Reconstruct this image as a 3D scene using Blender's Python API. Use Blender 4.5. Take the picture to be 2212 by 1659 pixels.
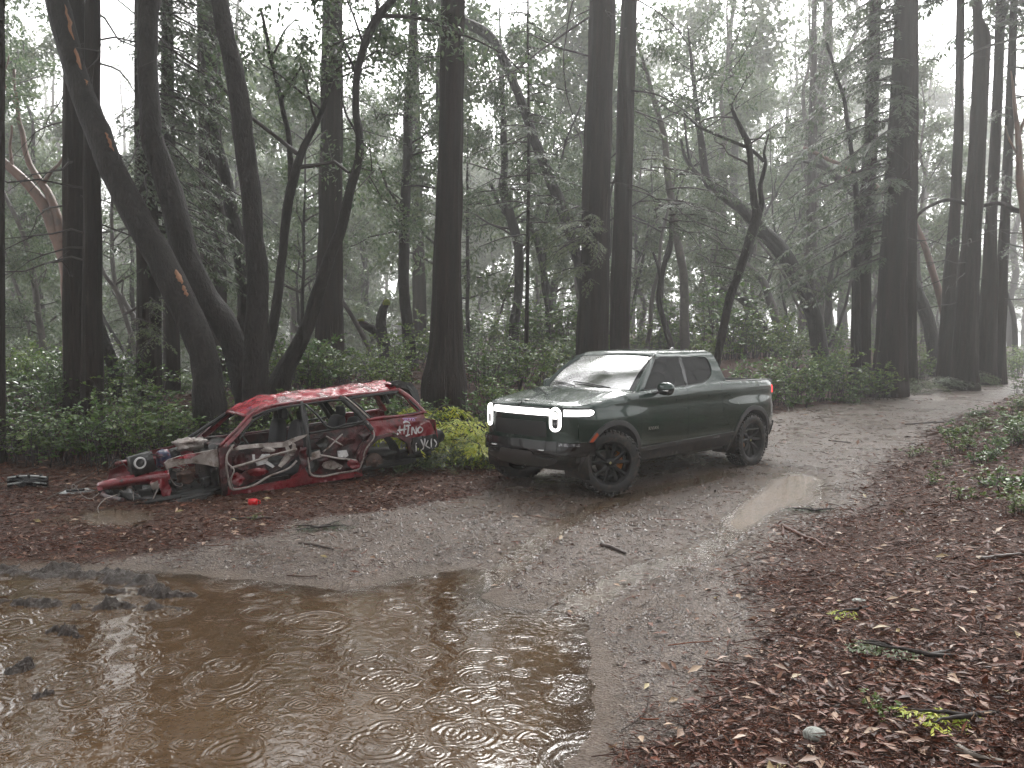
import bpy, bmesh, math, random
import numpy as np
from mathutils import Vector, Matrix
from mathutils.geometry import delaunay_2d_cdt

for o in list(bpy.data.objects):
    bpy.data.objects.remove(o)
scene = bpy.context.scene
R = math.radians
rng = np.random.default_rng(7)
random.seed(7)

# ------------------------------------------------------------------ camera
def Rx(a): c, s = math.cos(a), math.sin(a); return np.array([[1, 0, 0], [0, c, -s], [0, s, c]])
def Ry(a): c, s = math.cos(a), math.sin(a); return np.array([[c, 0, s], [0, 1, 0], [-s, 0, c]])
def Rz(a): c, s = math.cos(a), math.sin(a); return np.array([[c, -s, 0], [s, c, 0], [0, 0, 1]])
PW, PH, PF = 2212.0, 1659.0, 1661.0          # measuring grid of the photograph and its focal length
CAM_P = np.array([0.0, 0.0, 1.87])
CAM_R = Rx(R(-2.5)) @ Ry(R(-1.0))
cam_data = bpy.data.cameras.new("camera")
cam_data.sensor_width = 36.0
cam_data.lens = 36.0 * PF / PW
cam_data.clip_start = 0.05
cam_data.clip_end = 1000.0
cam = bpy.data.objects.new("camera", cam_data)
scene.collection.objects.link(cam)
_m = CAM_R @ np.array([[1, 0, 0], [0, 0, -1], [0, 1, 0]])
cam.matrix_world = Matrix([[*_m[0], 0.0], [*_m[1], 0.0], [*_m[2], CAM_P[2]], [0, 0, 0, 1]])
scene.camera = cam

# ------------------------------------------------------------------ sky, sun, exposure
SUN_EL, SUN_AZ = R(45), R(12)
world = bpy.data.worlds.new("World")
scene.world = world
world.use_nodes = True
wn = world.node_tree
sky = wn.nodes.new("ShaderNodeTexSky")
sky.sky_type = 'NISHITA'
sky.sun_disc = False
sky.sun_elevation = SUN_EL
sky.sun_rotation = SUN_AZ
sky.air_density = 1.0
sky.dust_density = 4.0
sky.ozone_density = 1.0
hsv = wn.nodes.new("ShaderNodeHueSaturation")
hsv.inputs["Saturation"].default_value = 0.04      # an even, colourless rain cloud
wn.links.new(sky.outputs[0], hsv.inputs["Color"])
bg = wn.nodes["Background"]
wn.links.new(hsv.outputs[0], bg.inputs["Color"])
bg.inputs["Strength"].default_value = 0.15
sun_d = bpy.data.lights.new("sun", 'SUN')
sun_d.energy = 1.5
sun_d.angle = R(40)
sun_d.color = (1.0, 0.98, 0.95)
sun = bpy.data.objects.new("sun", sun_d)
scene.collection.objects.link(sun)
sun.rotation_euler = (math.pi / 2 - SUN_EL, 0, math.pi - SUN_AZ)
sun.location = (0, 0, 40)
vs = scene.view_settings
vs.view_transform = 'Standard'
vs.look = 'None'
vs.exposure = 1.65
vs.gamma = 1.0
vs.use_curve_mapping = False
scene.render.engine = 'CYCLES'
cy = scene.cycles
cy.use_denoising = True
cy.use_adaptive_sampling = True
cy.adaptive_threshold = .03
cy.max_bounces = 5
cy.diffuse_bounces = 2
cy.glossy_bounces = 4
cy.transmission_bounces = 4
cy.transparent_max_bounces = 12
cy.volume_bounces = 2
cy.sample_clamp_indirect = 6.0
cy.caustics_reflective = False
cy.caustics_refractive = False

# ------------------------------------------------------------------ helpers
def ray(u, v):
    return CAM_R @ np.array([(u - PW / 2) / PF, 1.0, -(v - PH / 2) / PF])
def at(u, v, Y):
    """point seen at (u, v) that stands at distance Y; also metres per measuring unit there"""
    d = ray(u, v); t = Y / d[1]
    return CAM_P + d * t, t / PF

def _hash(i, j, k, seed):
    n = (i.astype(np.int64) * 374761393 + j.astype(np.int64) * 668265263 + k.astype(np.int64) * 2147483647 + seed * 1274126177) & 0xFFFFFFFF
    n = ((n ^ (n >> 13)) * 1274126177) & 0xFFFFFFFF
    n = n ^ (n >> 16)
    return (n & 0xFFFFFF) / float(0xFFFFFF) * 2 - 1
def vnoise(P, seed=0):
    P = np.asarray(P, float)
    if P.shape[1] == 2: P = np.c_[P, np.zeros(len(P))]
    I = np.floor(P).astype(np.int64); f = P - I; f = f * f * (3 - 2 * f)
    out = 0
    for a in (0, 1):
        for b in (0, 1):
            for c in (0, 1):
                w = (f[:, 0] if a else 1 - f[:, 0]) * (f[:, 1] if b else 1 - f[:, 1]) * (f[:, 2] if c else 1 - f[:, 2])
                out = out + w * _hash(I[:, 0] + a, I[:, 1] + b, I[:, 2] + c, seed)
    return out
def fbm(P, oct=4, seed=0):
    P = np.asarray(P, float); a, s, t = 0.5, 0, 0
    for o in range(oct):
        s = s + a * vnoise(P * 2 ** o, seed + o * 17); a *= .5
    return s
def sstep(a, b, x):
    t = np.clip((np.asarray(x, float) - a) / (b - a), 0, 1); return t * t * (3 - 2 * t)
def unit(v):
    v = np.asarray(v, float); return v / np.maximum(np.linalg.norm(v, axis=-1, keepdims=True), 1e-9)
def runit(n, g=rng): return unit(g.normal(size=(n, 3)))

def mesh_np(name, V, F):
    """mesh from arrays; F is one array or a list of arrays (triangles and quads)"""
    V = np.asarray(V, np.float32)
    Fs = F if isinstance(F, list) else [F]
    Fs = [np.asarray(f, np.int32) for f in Fs if len(f)]
    me = bpy.data.meshes.new(name)
    loops = np.concatenate([f.ravel() for f in Fs])
    tot = np.concatenate([np.full(len(f), f.shape[1], np.int32) for f in Fs])
    start = np.concatenate([[0], np.cumsum(tot)[:-1]]).astype(np.int32)
    me.vertices.add(len(V)); me.vertices.foreach_set("co", V.ravel())
    me.loops.add(len(loops)); me.loops.foreach_set("vertex_index", loops)
    me.polygons.add(len(tot)); me.polygons.foreach_set("loop_start", start); me.polygons.foreach_set("loop_total", tot)
    me.update(calc_edges=True)
    return me
def link(name, me, mat=None, parent=None, smooth=True):
    o = bpy.data.objects.new(name, me)
    scene.collection.objects.link(o)
    if me is not None:
        if mat is not None and not me.materials: me.materials.append(mat)
        if smooth: me.polygons.foreach_set("use_smooth", np.ones(len(me.polygons), bool))
    if parent is not None: o.parent = parent
    return o
def tag(o, label=None, cat=None, group=None, kind=None):
    if label: o["label"] = label
    if cat: o["category"] = cat
    if group: o["group"] = group
    if kind: o["kind"] = kind
    return o
def empty(name, loc=(0, 0, 0), rot=(0, 0, 0)):
    o = bpy.data.objects.new(name, None)
    scene.collection.objects.link(o)
    o.location = loc; o.rotation_euler = rot; o.empty_display_size = .2
    return o

class MB:
    """collects shapes for ONE mesh"""
    def __init__(s): s.V = []; s.F = {3: [], 4: []}; s.n = 0
    def add(s, V, F):
        V = np.asarray(V, float)
        for f in (F if isinstance(F, list) else [F]):
            f = np.asarray(f, int)
            if len(f): s.F[f.shape[1]].append(f + s.n)
        s.V.append(V); s.n += len(V); return s
    def box(s, c, size, rot=None):
        x, y, z = np.array(size) / 2
        V = np.array([[a * x, b * y, d * z] for d in (-1, 1) for b in (-1, 1) for a in (-1, 1)])
        if rot is not None: V = V @ np.asarray(rot).T
        F = np.array([[0, 2, 3, 1], [4, 5, 7, 6], [0, 1, 5, 4], [2, 6, 7, 3], [0, 4, 6, 2], [1, 3, 7, 5]])
        return s.add(V + np.array(c), F)
    def tube(s, P, r, seg=8, cap=True):
        V, F = tube(P, r, seg, cap); return s.add(V, F)
    def build(s, name, mat, parent=None, smooth=True):
        Fs = [np.concatenate(s.F[k]) for k in (3, 4) if s.F[k]]
        return link(name, mesh_np(name, np.concatenate(s.V), Fs), mat, parent, smooth)

def resample(P, n):
    P = np.asarray(P, float); d = np.r_[0, np.cumsum(np.linalg.norm(np.diff(P[:, :3], axis=0), axis=1))]
    t = np.linspace(0, d[-1], n)
    # catmull-rom through the points
    out = np.zeros((n, P.shape[1]))
    k = np.clip(np.searchsorted(d, t, side='right') - 1, 0, len(P) - 2)
    u = ((t - d[k]) / np.maximum(d[k + 1] - d[k], 1e-9))[:, None]
    p0 = P[np.maximum(k - 1, 0)]; p1 = P[k]; p2 = P[k + 1]; p3 = P[np.minimum(k + 2, len(P) - 1)]
    out = .5 * (2 * p1 + (p2 - p0) * u + (2 * p0 - 5 * p1 + 4 * p2 - p3) * u ** 2 + (3 * p1 - p0 - 3 * p2 + p3) * u ** 3)
    return out
def frames(P):
    P = np.asarray(P, float)
    T = unit(np.gradient(P, axis=0))
    ref = np.array([0, 0, 1.0]) if abs(T[0][2]) < .9 else np.array([1.0, 0, 0])
    A = np.zeros_like(P); a = unit(np.cross(ref, T[0]))
    for i in range(len(P)):
        a = unit(a - T[i] * np.dot(a, T[i])); A[i] = a
    return T, A, np.cross(T, A)
def tube(P, r, seg=8, cap=True, shape=None):
    P = np.asarray(P, float); n = len(P)
    r = np.full(n, r, float) if np.isscalar(r) else np.asarray(r, float)
    T, A, B = frames(P)
    th = np.linspace(0, 2 * math.pi, seg, endpoint=False)
    k = np.ones((n, seg)) if shape is None else shape(th, P)
    V = P[:, None, :] + (np.cos(th)[None, :, None] * A[:, None, :] + np.sin(th)[None, :, None] * B[:, None, :]) * (r[:, None] * k)[:, :, None]
    V = V.reshape(-1, 3)
    i = np.arange(n - 1)[:, None] * seg; j = np.arange(seg)[None, :]; j2 = (j + 1) % seg
    F = np.stack([i + j, i + j2, i + seg + j2, i + seg + j], -1).reshape(-1, 4)
    out = [F]
    if cap:
        V = np.concatenate([V, P[:1], P[-1:]])
        a, b = n * seg, n * seg + 1
        jj = np.arange(seg)
        out.append(np.concatenate([np.stack([np.full(seg, a), (jj + 1) % seg, jj], -1),
                                   np.stack([np.full(seg, b), (n - 1) * seg + jj, (n - 1) * seg + (jj + 1) % seg], -1)]))
    return V, out
def lathe(prof, seg=48, axis=1):
    """profile (radius, along) spun about an axis"""
    prof = np.asarray(prof, float); n = len(prof)
    th = np.linspace(0, 2 * math.pi, seg, endpoint=False)
    a = prof[:, 0][:, None] * np.cos(th); b = prof[:, 0][:, None] * np.sin(th); c = np.repeat(prof[:, 1][:, None], seg, 1)
    V = {1: np.stack([a, c, b], -1), 2: np.stack([a, b, c], -1), 0: np.stack([c, a, b], -1)}[axis].reshape(-1, 3)
    i = np.arange(n - 1)[:, None] * seg; j = np.arange(seg)[None, :]; j2 = (j + 1) % seg
    F = np.stack([i + j, i + j2, i + seg + j2, i + seg + j], -1).reshape(-1, 4)
    return V, F
def leaves(C, A, N, L, Wd, fold=.0, mid=.45):
    """folded rhombic leaves: base C, axis A, normal N"""
    n = len(C); A = unit(A); B = unit(np.cross(N, A)); N = np.cross(A, B)
    L = np.broadcast_to(L, n)[:, None]; Wd = np.broadcast_to(Wd, n)[:, None]
    V = np.empty((n, 4, 3))
    V[:, 0] = C; V[:, 2] = C + A * L - N * L * .06
    V[:, 1] = C + A * L * mid + B * Wd / 2 + N * Wd * fold
    V[:, 3] = C + A * L * mid - B * Wd / 2 + N * Wd * fold
    i = np.arange(n)[:, None] * 4
    F = np.concatenate([i + np.array([0, 1, 2]), i + np.array([0, 2, 3])])
    return V.reshape(-1, 3), F

# ------------------------------------------------------------------ materials
def mat(name, col, rough=.5, metal=0., spec=.5, coat=0., noise=None, bump=None, emit=None, trans=0., rnd=None, rough_noise=None):
    m = bpy.data.materials.new(name); m.use_nodes = True
    nt = m.node_tree; b = nt.nodes["Principled BSDF"]
    b.inputs["Base Color"].default_value = (*col, 1); b.inputs["Roughness"].default_value = rough
    b.inputs["Metallic"].default_value = metal; b.inputs["Specular IOR Level"].default_value = spec
    b.inputs["Coat Weight"].default_value = coat; b.inputs["Coat Roughness"].default_value = .05
    def tex(kind, scale, stretch=(1, 1, 1), detail=5):
        tc = nt.nodes.new("ShaderNodeTexCoord"); mp = nt.nodes.new("ShaderNodeMapping")
        mp.inputs["Scale"].default_value = stretch
        nt.links.new(tc.outputs["Object"], mp.inputs["Vector"])
        t = nt.nodes.new({"n": "ShaderNodeTexNoise", "v": "ShaderNodeTexVoronoi"}[kind])
        t.inputs["Scale"].default_value = scale
        if kind == "n": t.inputs["Detail"].default_value = detail; t.inputs["Roughness"].default_value = .65
        nt.links.new(mp.outputs[0], t.inputs["Vector"])
        return t
    cur = None
    if noise:                      # list of (colour, scale, low, high, stretch)
        for (c2, sc, lo, hi, st) in noise:
            t = tex("n", sc, st); rp = nt.nodes.new("ShaderNodeMapRange")
            rp.inputs["From Min"].default_value = lo; rp.inputs["From Max"].default_value = hi
            nt.links.new(t.outputs["Fac"], rp.inputs["Value"])
            mx = nt.nodes.new("ShaderNodeMix"); mx.data_type = 'RGBA'
            nt.links.new(rp.outputs[0], mx.inputs["Factor"])
            if cur is None: mx.inputs["A"].default_value = (*col, 1)
            else: nt.links.new(cur, mx.inputs["A"])
            mx.inputs["B"].default_value = (*c2, 1); cur = mx.outputs["Result"]
    if rnd:                        # list of colours, one picked for each leaf
        g = nt.nodes.new("ShaderNodeNewGeometry"); cr = nt.nodes.new("ShaderNodeValToRGB")
        cr.color_ramp.interpolation = 'LINEAR'
        els = cr.color_ramp.elements
        while len(els) < len(rnd): els.new(.5)
        for i, c in enumerate(rnd): els[i].position = i / (len(rnd) - 1); els[i].color = (*c, 1)
        nt.links.new(g.outputs["Random Per Island"], cr.inputs["Fac"])
        if cur is None: cur = cr.outputs["Color"]
        else:
            mx = nt.nodes.new("ShaderNodeMix"); mx.data_type = 'RGBA'; mx.inputs["Factor"].default_value = .5
            nt.links.new(cur, mx.inputs["A"]); nt.links.new(cr.outputs["Color"], mx.inputs["B"]); cur = mx.outputs["Result"]
    if cur is not None: nt.links.new(cur, b.inputs["Base Color"])
    if rough_noise:
        sc, lo, hi = rough_noise
        t = tex("n", sc); rp = nt.nodes.new("ShaderNodeMapRange")
        rp.inputs["From Min"].default_value = .35; rp.inputs["From Max"].default_value = .65
        rp.inputs["To Min"].default_value = lo; rp.inputs["To Max"].default_value = hi
        nt.links.new(t.outputs["Fac"], rp.inputs["Value"]); nt.links.new(rp.outputs[0], b.inputs["Roughness"])
    if bump:                       # list of (kind, scale, strength, distance, stretch)
        last = None
        for (kd, sc, stg, dist, st) in bump:
            t = tex(kd, sc, st, 6); bp = nt.nodes.new("ShaderNodeBump")
            bp.inputs["Strength"].default_value = stg; bp.inputs["Distance"].default_value = dist
            nt.links.new(t.outputs[0], bp.inputs["Height"])
            if last is not None: nt.links.new(last, bp.inputs["Normal"])
            last = bp.outputs[0]
        nt.links.new(last, b.inputs["Normal"])
    if emit:
        b.inputs["Emission Color"].default_value = (*emit[0], 1); b.inputs["Emission Strength"].default_value = emit[1]
    if trans > 0:
        tr = nt.nodes.new("ShaderNodeBsdfTranslucent")
        if cur is not None: nt.links.new(cur, tr.inputs["Color"])
        else: tr.inputs["Color"].default_value = (*col, 1)
        ms = nt.nodes.new("ShaderNodeMixShader"); ms.inputs[0].default_value = trans
        nt.links.new(b.outputs[0], ms.inputs[1]); nt.links.new(tr.outputs[0], ms.inputs[2])
        nt.links.new(ms.outputs[0], nt.nodes["Material Output"].inputs["Surface"])
    return m
HAZE = .0026
V1 = (1, 1, 1); VST = (1, 1, .08)
M = {}
M['redwood'] = mat('redwood_bark', (.009, .006, .0045), .8, spec=.25, noise=[((.024, .013, .010), 6, .4, .7, VST), ((.05, .036, .03), 11, .60, .75, (1, 1, .05)), ((.008, .006, .005), 14, .5, .75, VST)], bump=[("n", 9, 1., .09, (1, 1, .06)), ("n", 40, .7, .03, (1, 1, .12))])
M['oak'] = mat('oak_bark', (.008, .006, .005), .65, spec=.3, noise=[((.021, .016, .0135), 6, .45, .7, (1, 1, .4)), ((.038, .033, .028), 2.2, .60, .8, V1), ((.008, .006, .005), 18, .52, .7, (1, 1, .5))], bump=[("n", 12, 1., .06, (1, 1, .35)), ("v", 26, .6, .025, (1, 1, .4)), ("n", 60, .5, .012, V1)])
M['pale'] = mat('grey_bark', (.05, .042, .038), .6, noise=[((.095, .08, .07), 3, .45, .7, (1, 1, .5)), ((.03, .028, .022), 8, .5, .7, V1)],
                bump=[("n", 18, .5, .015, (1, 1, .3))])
M['madrone'] = mat('madrone_bark', (.13, .065, .042), .5, noise=[((.06, .042, .032), 3, .48, .68, (1, 1, .4)), ((.18, .10, .065), 5, .5, .75, (1, 1, .3))], bump=[("n", 14, .4, .012, (1, 1, .3))])
M['wood'] = mat('split_wood', (.30, .13, .055), .6, noise=[((.16, .07, .035), 12, .4, .7, VST)])
M['moss'] = mat('moss', (.10, .13, .012), .9, noise=[((.20, .22, .02), 9, .45, .65, V1), ((.05, .06, .01), 20, .5, .7, V1)], bump=[("n", 60, 1, .02, V1)])
M['leaf_far'] = mat('misty_leaf', (.09, .13, .06), .45, rnd=[(.06, .095, .048), (.095, .14, .068), (.14, .18, .085), (.08, .11, .065)], trans=.5)
M['leaf_oak'] = mat('tanoak_leaf', (.09, .13, .06), .3, rnd=[(.05, .085, .044), (.08, .125, .062), (.12, .165, .075), (.09, .13, .075)], trans=.48)
M['needle'] = mat('conifer_needle', (.06, .085, .04), .42, rnd=[(.038, .062, .035), (.06, .092, .046), (.085, .118, .055), (.06, .085, .048)], trans=.4)
M['needle_light'] = mat('fresh_needle', (.08, .11, .045), .42, rnd=[(.06, .09, .036), (.10, .14, .05), (.135, .17, .065)], trans=.35)
M['shrub_leaf'] = mat('glossy_shrub_leaf', (.07, .125, .045), .14, spec=.8, rnd=[(.05, .10, .034), (.09, .165, .048), (.145, .225, .065), (.10, .16, .07)], trans=.3)
M['shrub_mid'] = mat('mid_green_shrub_leaf', (.10, .16, .05), .2, spec=.7, rnd=[(.075, .13, .04), (.125, .205, .055), (.19, .27, .08), (.15, .18, .055)], trans=.35)
M['shrub_lime'] = mat('lime_shrub_leaf', (.10, .15, .03), .3, rnd=[(.07, .11, .022), (.11, .17, .03), (.15, .2, .05)], trans=.3)
M['yellow_spray'] = mat('yellow_green_spray', (.3, .3, .03), .45, rnd=[(.18, .27, .02), (.36, .42, .03), (.50, .46, .035), (.24, .38, .04)], trans=.35)
M['twig'] = mat('twig_bark', (.022, .016, .013), .7)
# ------------------------------------------------------------------ terrain
LEFT = np.array([(-60, 4), (-30, 7), (-12, 11), (-8, 12.3), (-5, 13.0), (-2, 14.2), (0, 15.4), (2, 17.2), (4, 19.6), (6.4, 21), (8.9, 23), (13.9, 28.5), (21, 36.5), (40, 58), (140, 170)], float)
GRAV = np.array([(-60, 2), (-14, 4.5), (-7, 5.6), (-4.5, 7.0), (-2.1, 8.6), (-.7, 10.4), (.5, 12.2), (3.5, 16.4), (6.4, 19.4), (8.9, 21.4), (13.9, 27.2), (21, 35), (40, 56), (140, 168)], float)
EDGE = np.array([(-26, -40), (-2, -.2), (.36, 3.7), (1.58, 5.8), (4.05, 9.7), (7.7, 15), (12, 20), (16, 24.2), (26, 34), (45, 54), (160, 172)], float)   # right edge of the road
WL = -.22                                                   # water level of the big puddle
def flat(u, v, z):
    d = ray(u, v); return (CAM_P + d * (z - CAM_P[2]) / d[2])[:2]
PUD = [(-700, 1235), (-60, 1222), (120, 1236), (330, 1238), (480, 1248), (600, 1262), (735, 1277), (830, 1262), (905, 1240), (1010, 1228), (1045, 1240), (1035, 1275), (1065, 1302), (1120, 1316), (1190, 1340),
       (1245, 1372), (1280, 1420), (1288, 1480), (1272, 1560), (1258, 1640), (1252, 1760), (1225, 2000), (1000, 2160), (500, 2200), (-300, 2150), (-1000, 1800)]
PUD_W = np.array([flat(u, v, WL) for u, v in PUD])
def poly_sd(X, P):
    """signed distance to a closed polygon, negative inside"""
    A = P; B = np.roll(P, -1, 0); best = np.full(len(X), 1e9); inside = np.zeros(len(X), bool)
    for a, b in zip(A, B):
        e = b - a; w = X - a; t = np.clip((w @ e) / (e @ e), 0, 1)
        best = np.minimum(best, np.linalg.norm(w - t[:, None] * e, axis=1))
        c = ((a[1] > X[:, 1]) != (b[1] > X[:, 1]))
        with np.errstate(divide='ignore', invalid='ignore'):
            xi = (b[0] - a[0]) * (X[:, 1] - a[1]) / (b[1] - a[1]) + a[0]
        inside ^= c & (X[:, 0] < xi)
    return np.where(inside, -best, best)
def line_d(X, P):
    best = np.full(len(X), 1e9)
    for a, b in zip(P[:-1], P[1:]):
        e = b - a; w = X - a; t = np.clip((w @ e) / (e @ e), 0, 1)
        best = np.minimum(best, np.linalg.norm(w - t[:, None] * e, axis=1))
    return best
def h_base(X):
    x, y = X[:, 0], X[:, 1]
    a = (x - 2) * .66 + (y - 12) * .75
    sp = lambda q, k: np.log1p(np.exp(np.clip(q / k, -30, 30))) * k
    z = .042 * sp(np.minimum(a, 70), 1.5) - .022 * np.clip(sp(-a, 1.5), 0, 8)
    d = y - np.interp(x, LEFT[:, 0], LEFT[:, 1])
    hb = 1.0 - .35 * sstep(-4, -9, x)
    z = z + hb * sstep(-.2, 4.2, d) + .012 * np.clip(d - 4, 0, 40)
    z = z - .13 * np.clip(d - 7, 0, 60) * sstep(-2, -9, x)
    dr = (x - np.interp(y, EDGE[:, 1], EDGE[:, 0])) * .82
    rise = .33 * sp(dr - .35, .25)
    z = z + 2.2 * np.tanh(rise / 2.2)
    return z
RUT1 = np.array([flat(u, v, -.1) for u, v in [(1560, 1040), (1430, 1066), (1330, 1090), (1250, 1115), (1160, 1168), (1060, 1230)]])
RUT2 = np.array([flat(u, v, -.08) for u, v in [(1720, 1040), (1690, 1075), (1620, 1115), (1575, 1160), (1520, 1195), (1420, 1217), (1330, 1245), (1260, 1275), (1150, 1312)]])
POOL2 = np.array([flat(u, v, -.03) for u, v in [(1660, 1045), (1720, 1036), (1778, 1040), (1780, 1078), (1755, 1096), (1690, 1098), (1640, 1120), (1600, 1140), (1580, 1125), (1620, 1085)]])
POOL3 = np.array([flat(u, v, -.15) for u, v in [(170, 1105), (250, 1095), (330, 1108), (345, 1122), (270, 1135), (190, 1132), (150, 1120)]])
def h(X, fine=True, ruts=True):
    X = np.atleast_2d(np.asarray(X, float))[:, :2]
    z = h_base(X)
    near = (np.abs(X[:, 0]) < 14) & (X[:, 1] < 20) & (X[:, 1] > -6)
    if fine:
        road = road_mask(X)
        amp = .035 * (1 - .75 * road) + .04 * sstep(12, 30, X[:, 1])
        z = z + amp * fbm(X * 1.3, 4, 3) + .010 * fbm(X * 6, 3, 9) * (1 + 1.2 * (1 - road))
        z = z + .12 * fbm(X * .35, 2, 5) * (1 - road) * sstep(11, 16, X[:, 1])
    if near.any():
        Q = X[near]; zn = z[near]
        wob = .22 * fbm(Q * 1.1, 3, 21) + .05 * fbm(Q * 5, 2, 22)
        d = poly_sd(Q, PUD_W) + wob * .6
        zp = WL + np.where(d > 0, .11 * d, np.maximum(.16 * d, -.16)) + .012 * fbm(Q * 7, 3, 25)
        w = np.where(d > 0, np.exp(-(d / .75) ** 2), 1.0)
        zn = zn * (1 - w) + np.minimum(zp, zn + .02) * w
        for P, wd, dp in () if not ruts else ((RUT1, .26, .045), (RUT2, .26, .04)):
            dl = line_d(Q, P) + .25 * wob
            zn = zn - dp * np.exp(-(dl / wd) ** 2)
        for P, dp in () if not ruts else ((POOL2, .05), (POOL3, .05)):
            d2 = poly_sd(Q, P) + .3 * wob
            zn = zn - dp * sstep(.12, -.15, d2)
        z = z.copy(); z[near] = zn
    return z
def road_mask(X):
    x, y = X[:, 0], X[:, 1]
    n = .9 * fbm(X * .9, 3, 41) + .35 * fbm(X * 3.2, 3, 44)
    dl = np.interp(x, GRAV[:, 0], GRAV[:, 1]) - y
    dr = (np.interp(y, EDGE[:, 1], EDGE[:, 0]) - x)
    return sstep(-.35, .45, dl + n * .8) * sstep(-.75, .3, dr + n * .8)
def hz(x, y): return float(h(np.array([[x, y]]))[0])
def ground_at(u, v):
    """where the sight line of a measured point meets the ground"""
    d = ray(u, v); t = np.concatenate([np.linspace(1.5, 20, 800), np.linspace(20, 90, 900)])
    Pp = CAM_P + d * t[:, None]; g = Pp[:, 2] - h(Pp)
    k = np.argmax(g < 0) if (g < 0).any() else len(t) - 1
    return np.array([Pp[k][0], Pp[k][1], hz(Pp[k][0], Pp[k][1])])

def axis(lo, f0, f1, hi, step, growth=1.09):
    mid = np.arange(f0, f1, step); out = [mid]
    s, p, a = step, f1, []
    while p < hi: a.append(p); s *= growth; p += s
    s, q, b = step, f0, []
    while q > lo: s *= growth; q -= s; b.append(q)
    return np.concatenate([b[::-1], mid, a, [hi]])
gx = axis(-120, -6.5, 8.0, 120, .055); gy = axis(-40, 2.6, 13.0, 170, .05, 1.05)
GX, GY = np.meshgrid(gx, gy)
XY = np.stack([GX.ravel(), GY.ravel()], 1)
GZ = h(XY)
nx, ny = len(gx), len(gy)
ii = (np.arange(ny - 1)[:, None] * nx + np.arange(nx - 1)[None, :]).ravel()
me = mesh_np("ground", np.c_[XY, GZ], np.stack([ii, ii + 1, ii + nx + 1, ii + nx], -1))
col = np.zeros((len(XY), 4), np.float32)
rm = road_mask(XY)
near = (np.abs(XY[:, 0]) < 14) & (XY[:, 1] < 22) & (XY[:, 1] > -6)
mud = np.zeros(len(XY)); q = XY[near]
wob = .25 * fbm(q * 1.5, 3, 61)
m1 = np.exp(-((line_d(q, RUT1) + wob) / .42) ** 2); m2 = np.exp(-((line_d(q, RUT2) + wob) / .42) ** 2)
m3 = sstep(.55, -.05, poly_sd(q, PUD_W) + wob); m4 = sstep(.4, -.1, poly_sd(q, POOL2) + wob); m5 = sstep(.35, -.1, poly_sd(q, POOL3) + wob)
mud[near] = np.maximum.reduce([m1 * .8, m2, m3 * .6, m4, m5 * .7])
col[:, 0] = rm; col[:, 1] = mud; col[:, 3] = 1
ca = me.color_attributes.new("mask", 'FLOAT_COLOR', 'POINT'); ca.data.foreach_set("color", col.ravel())

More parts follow.
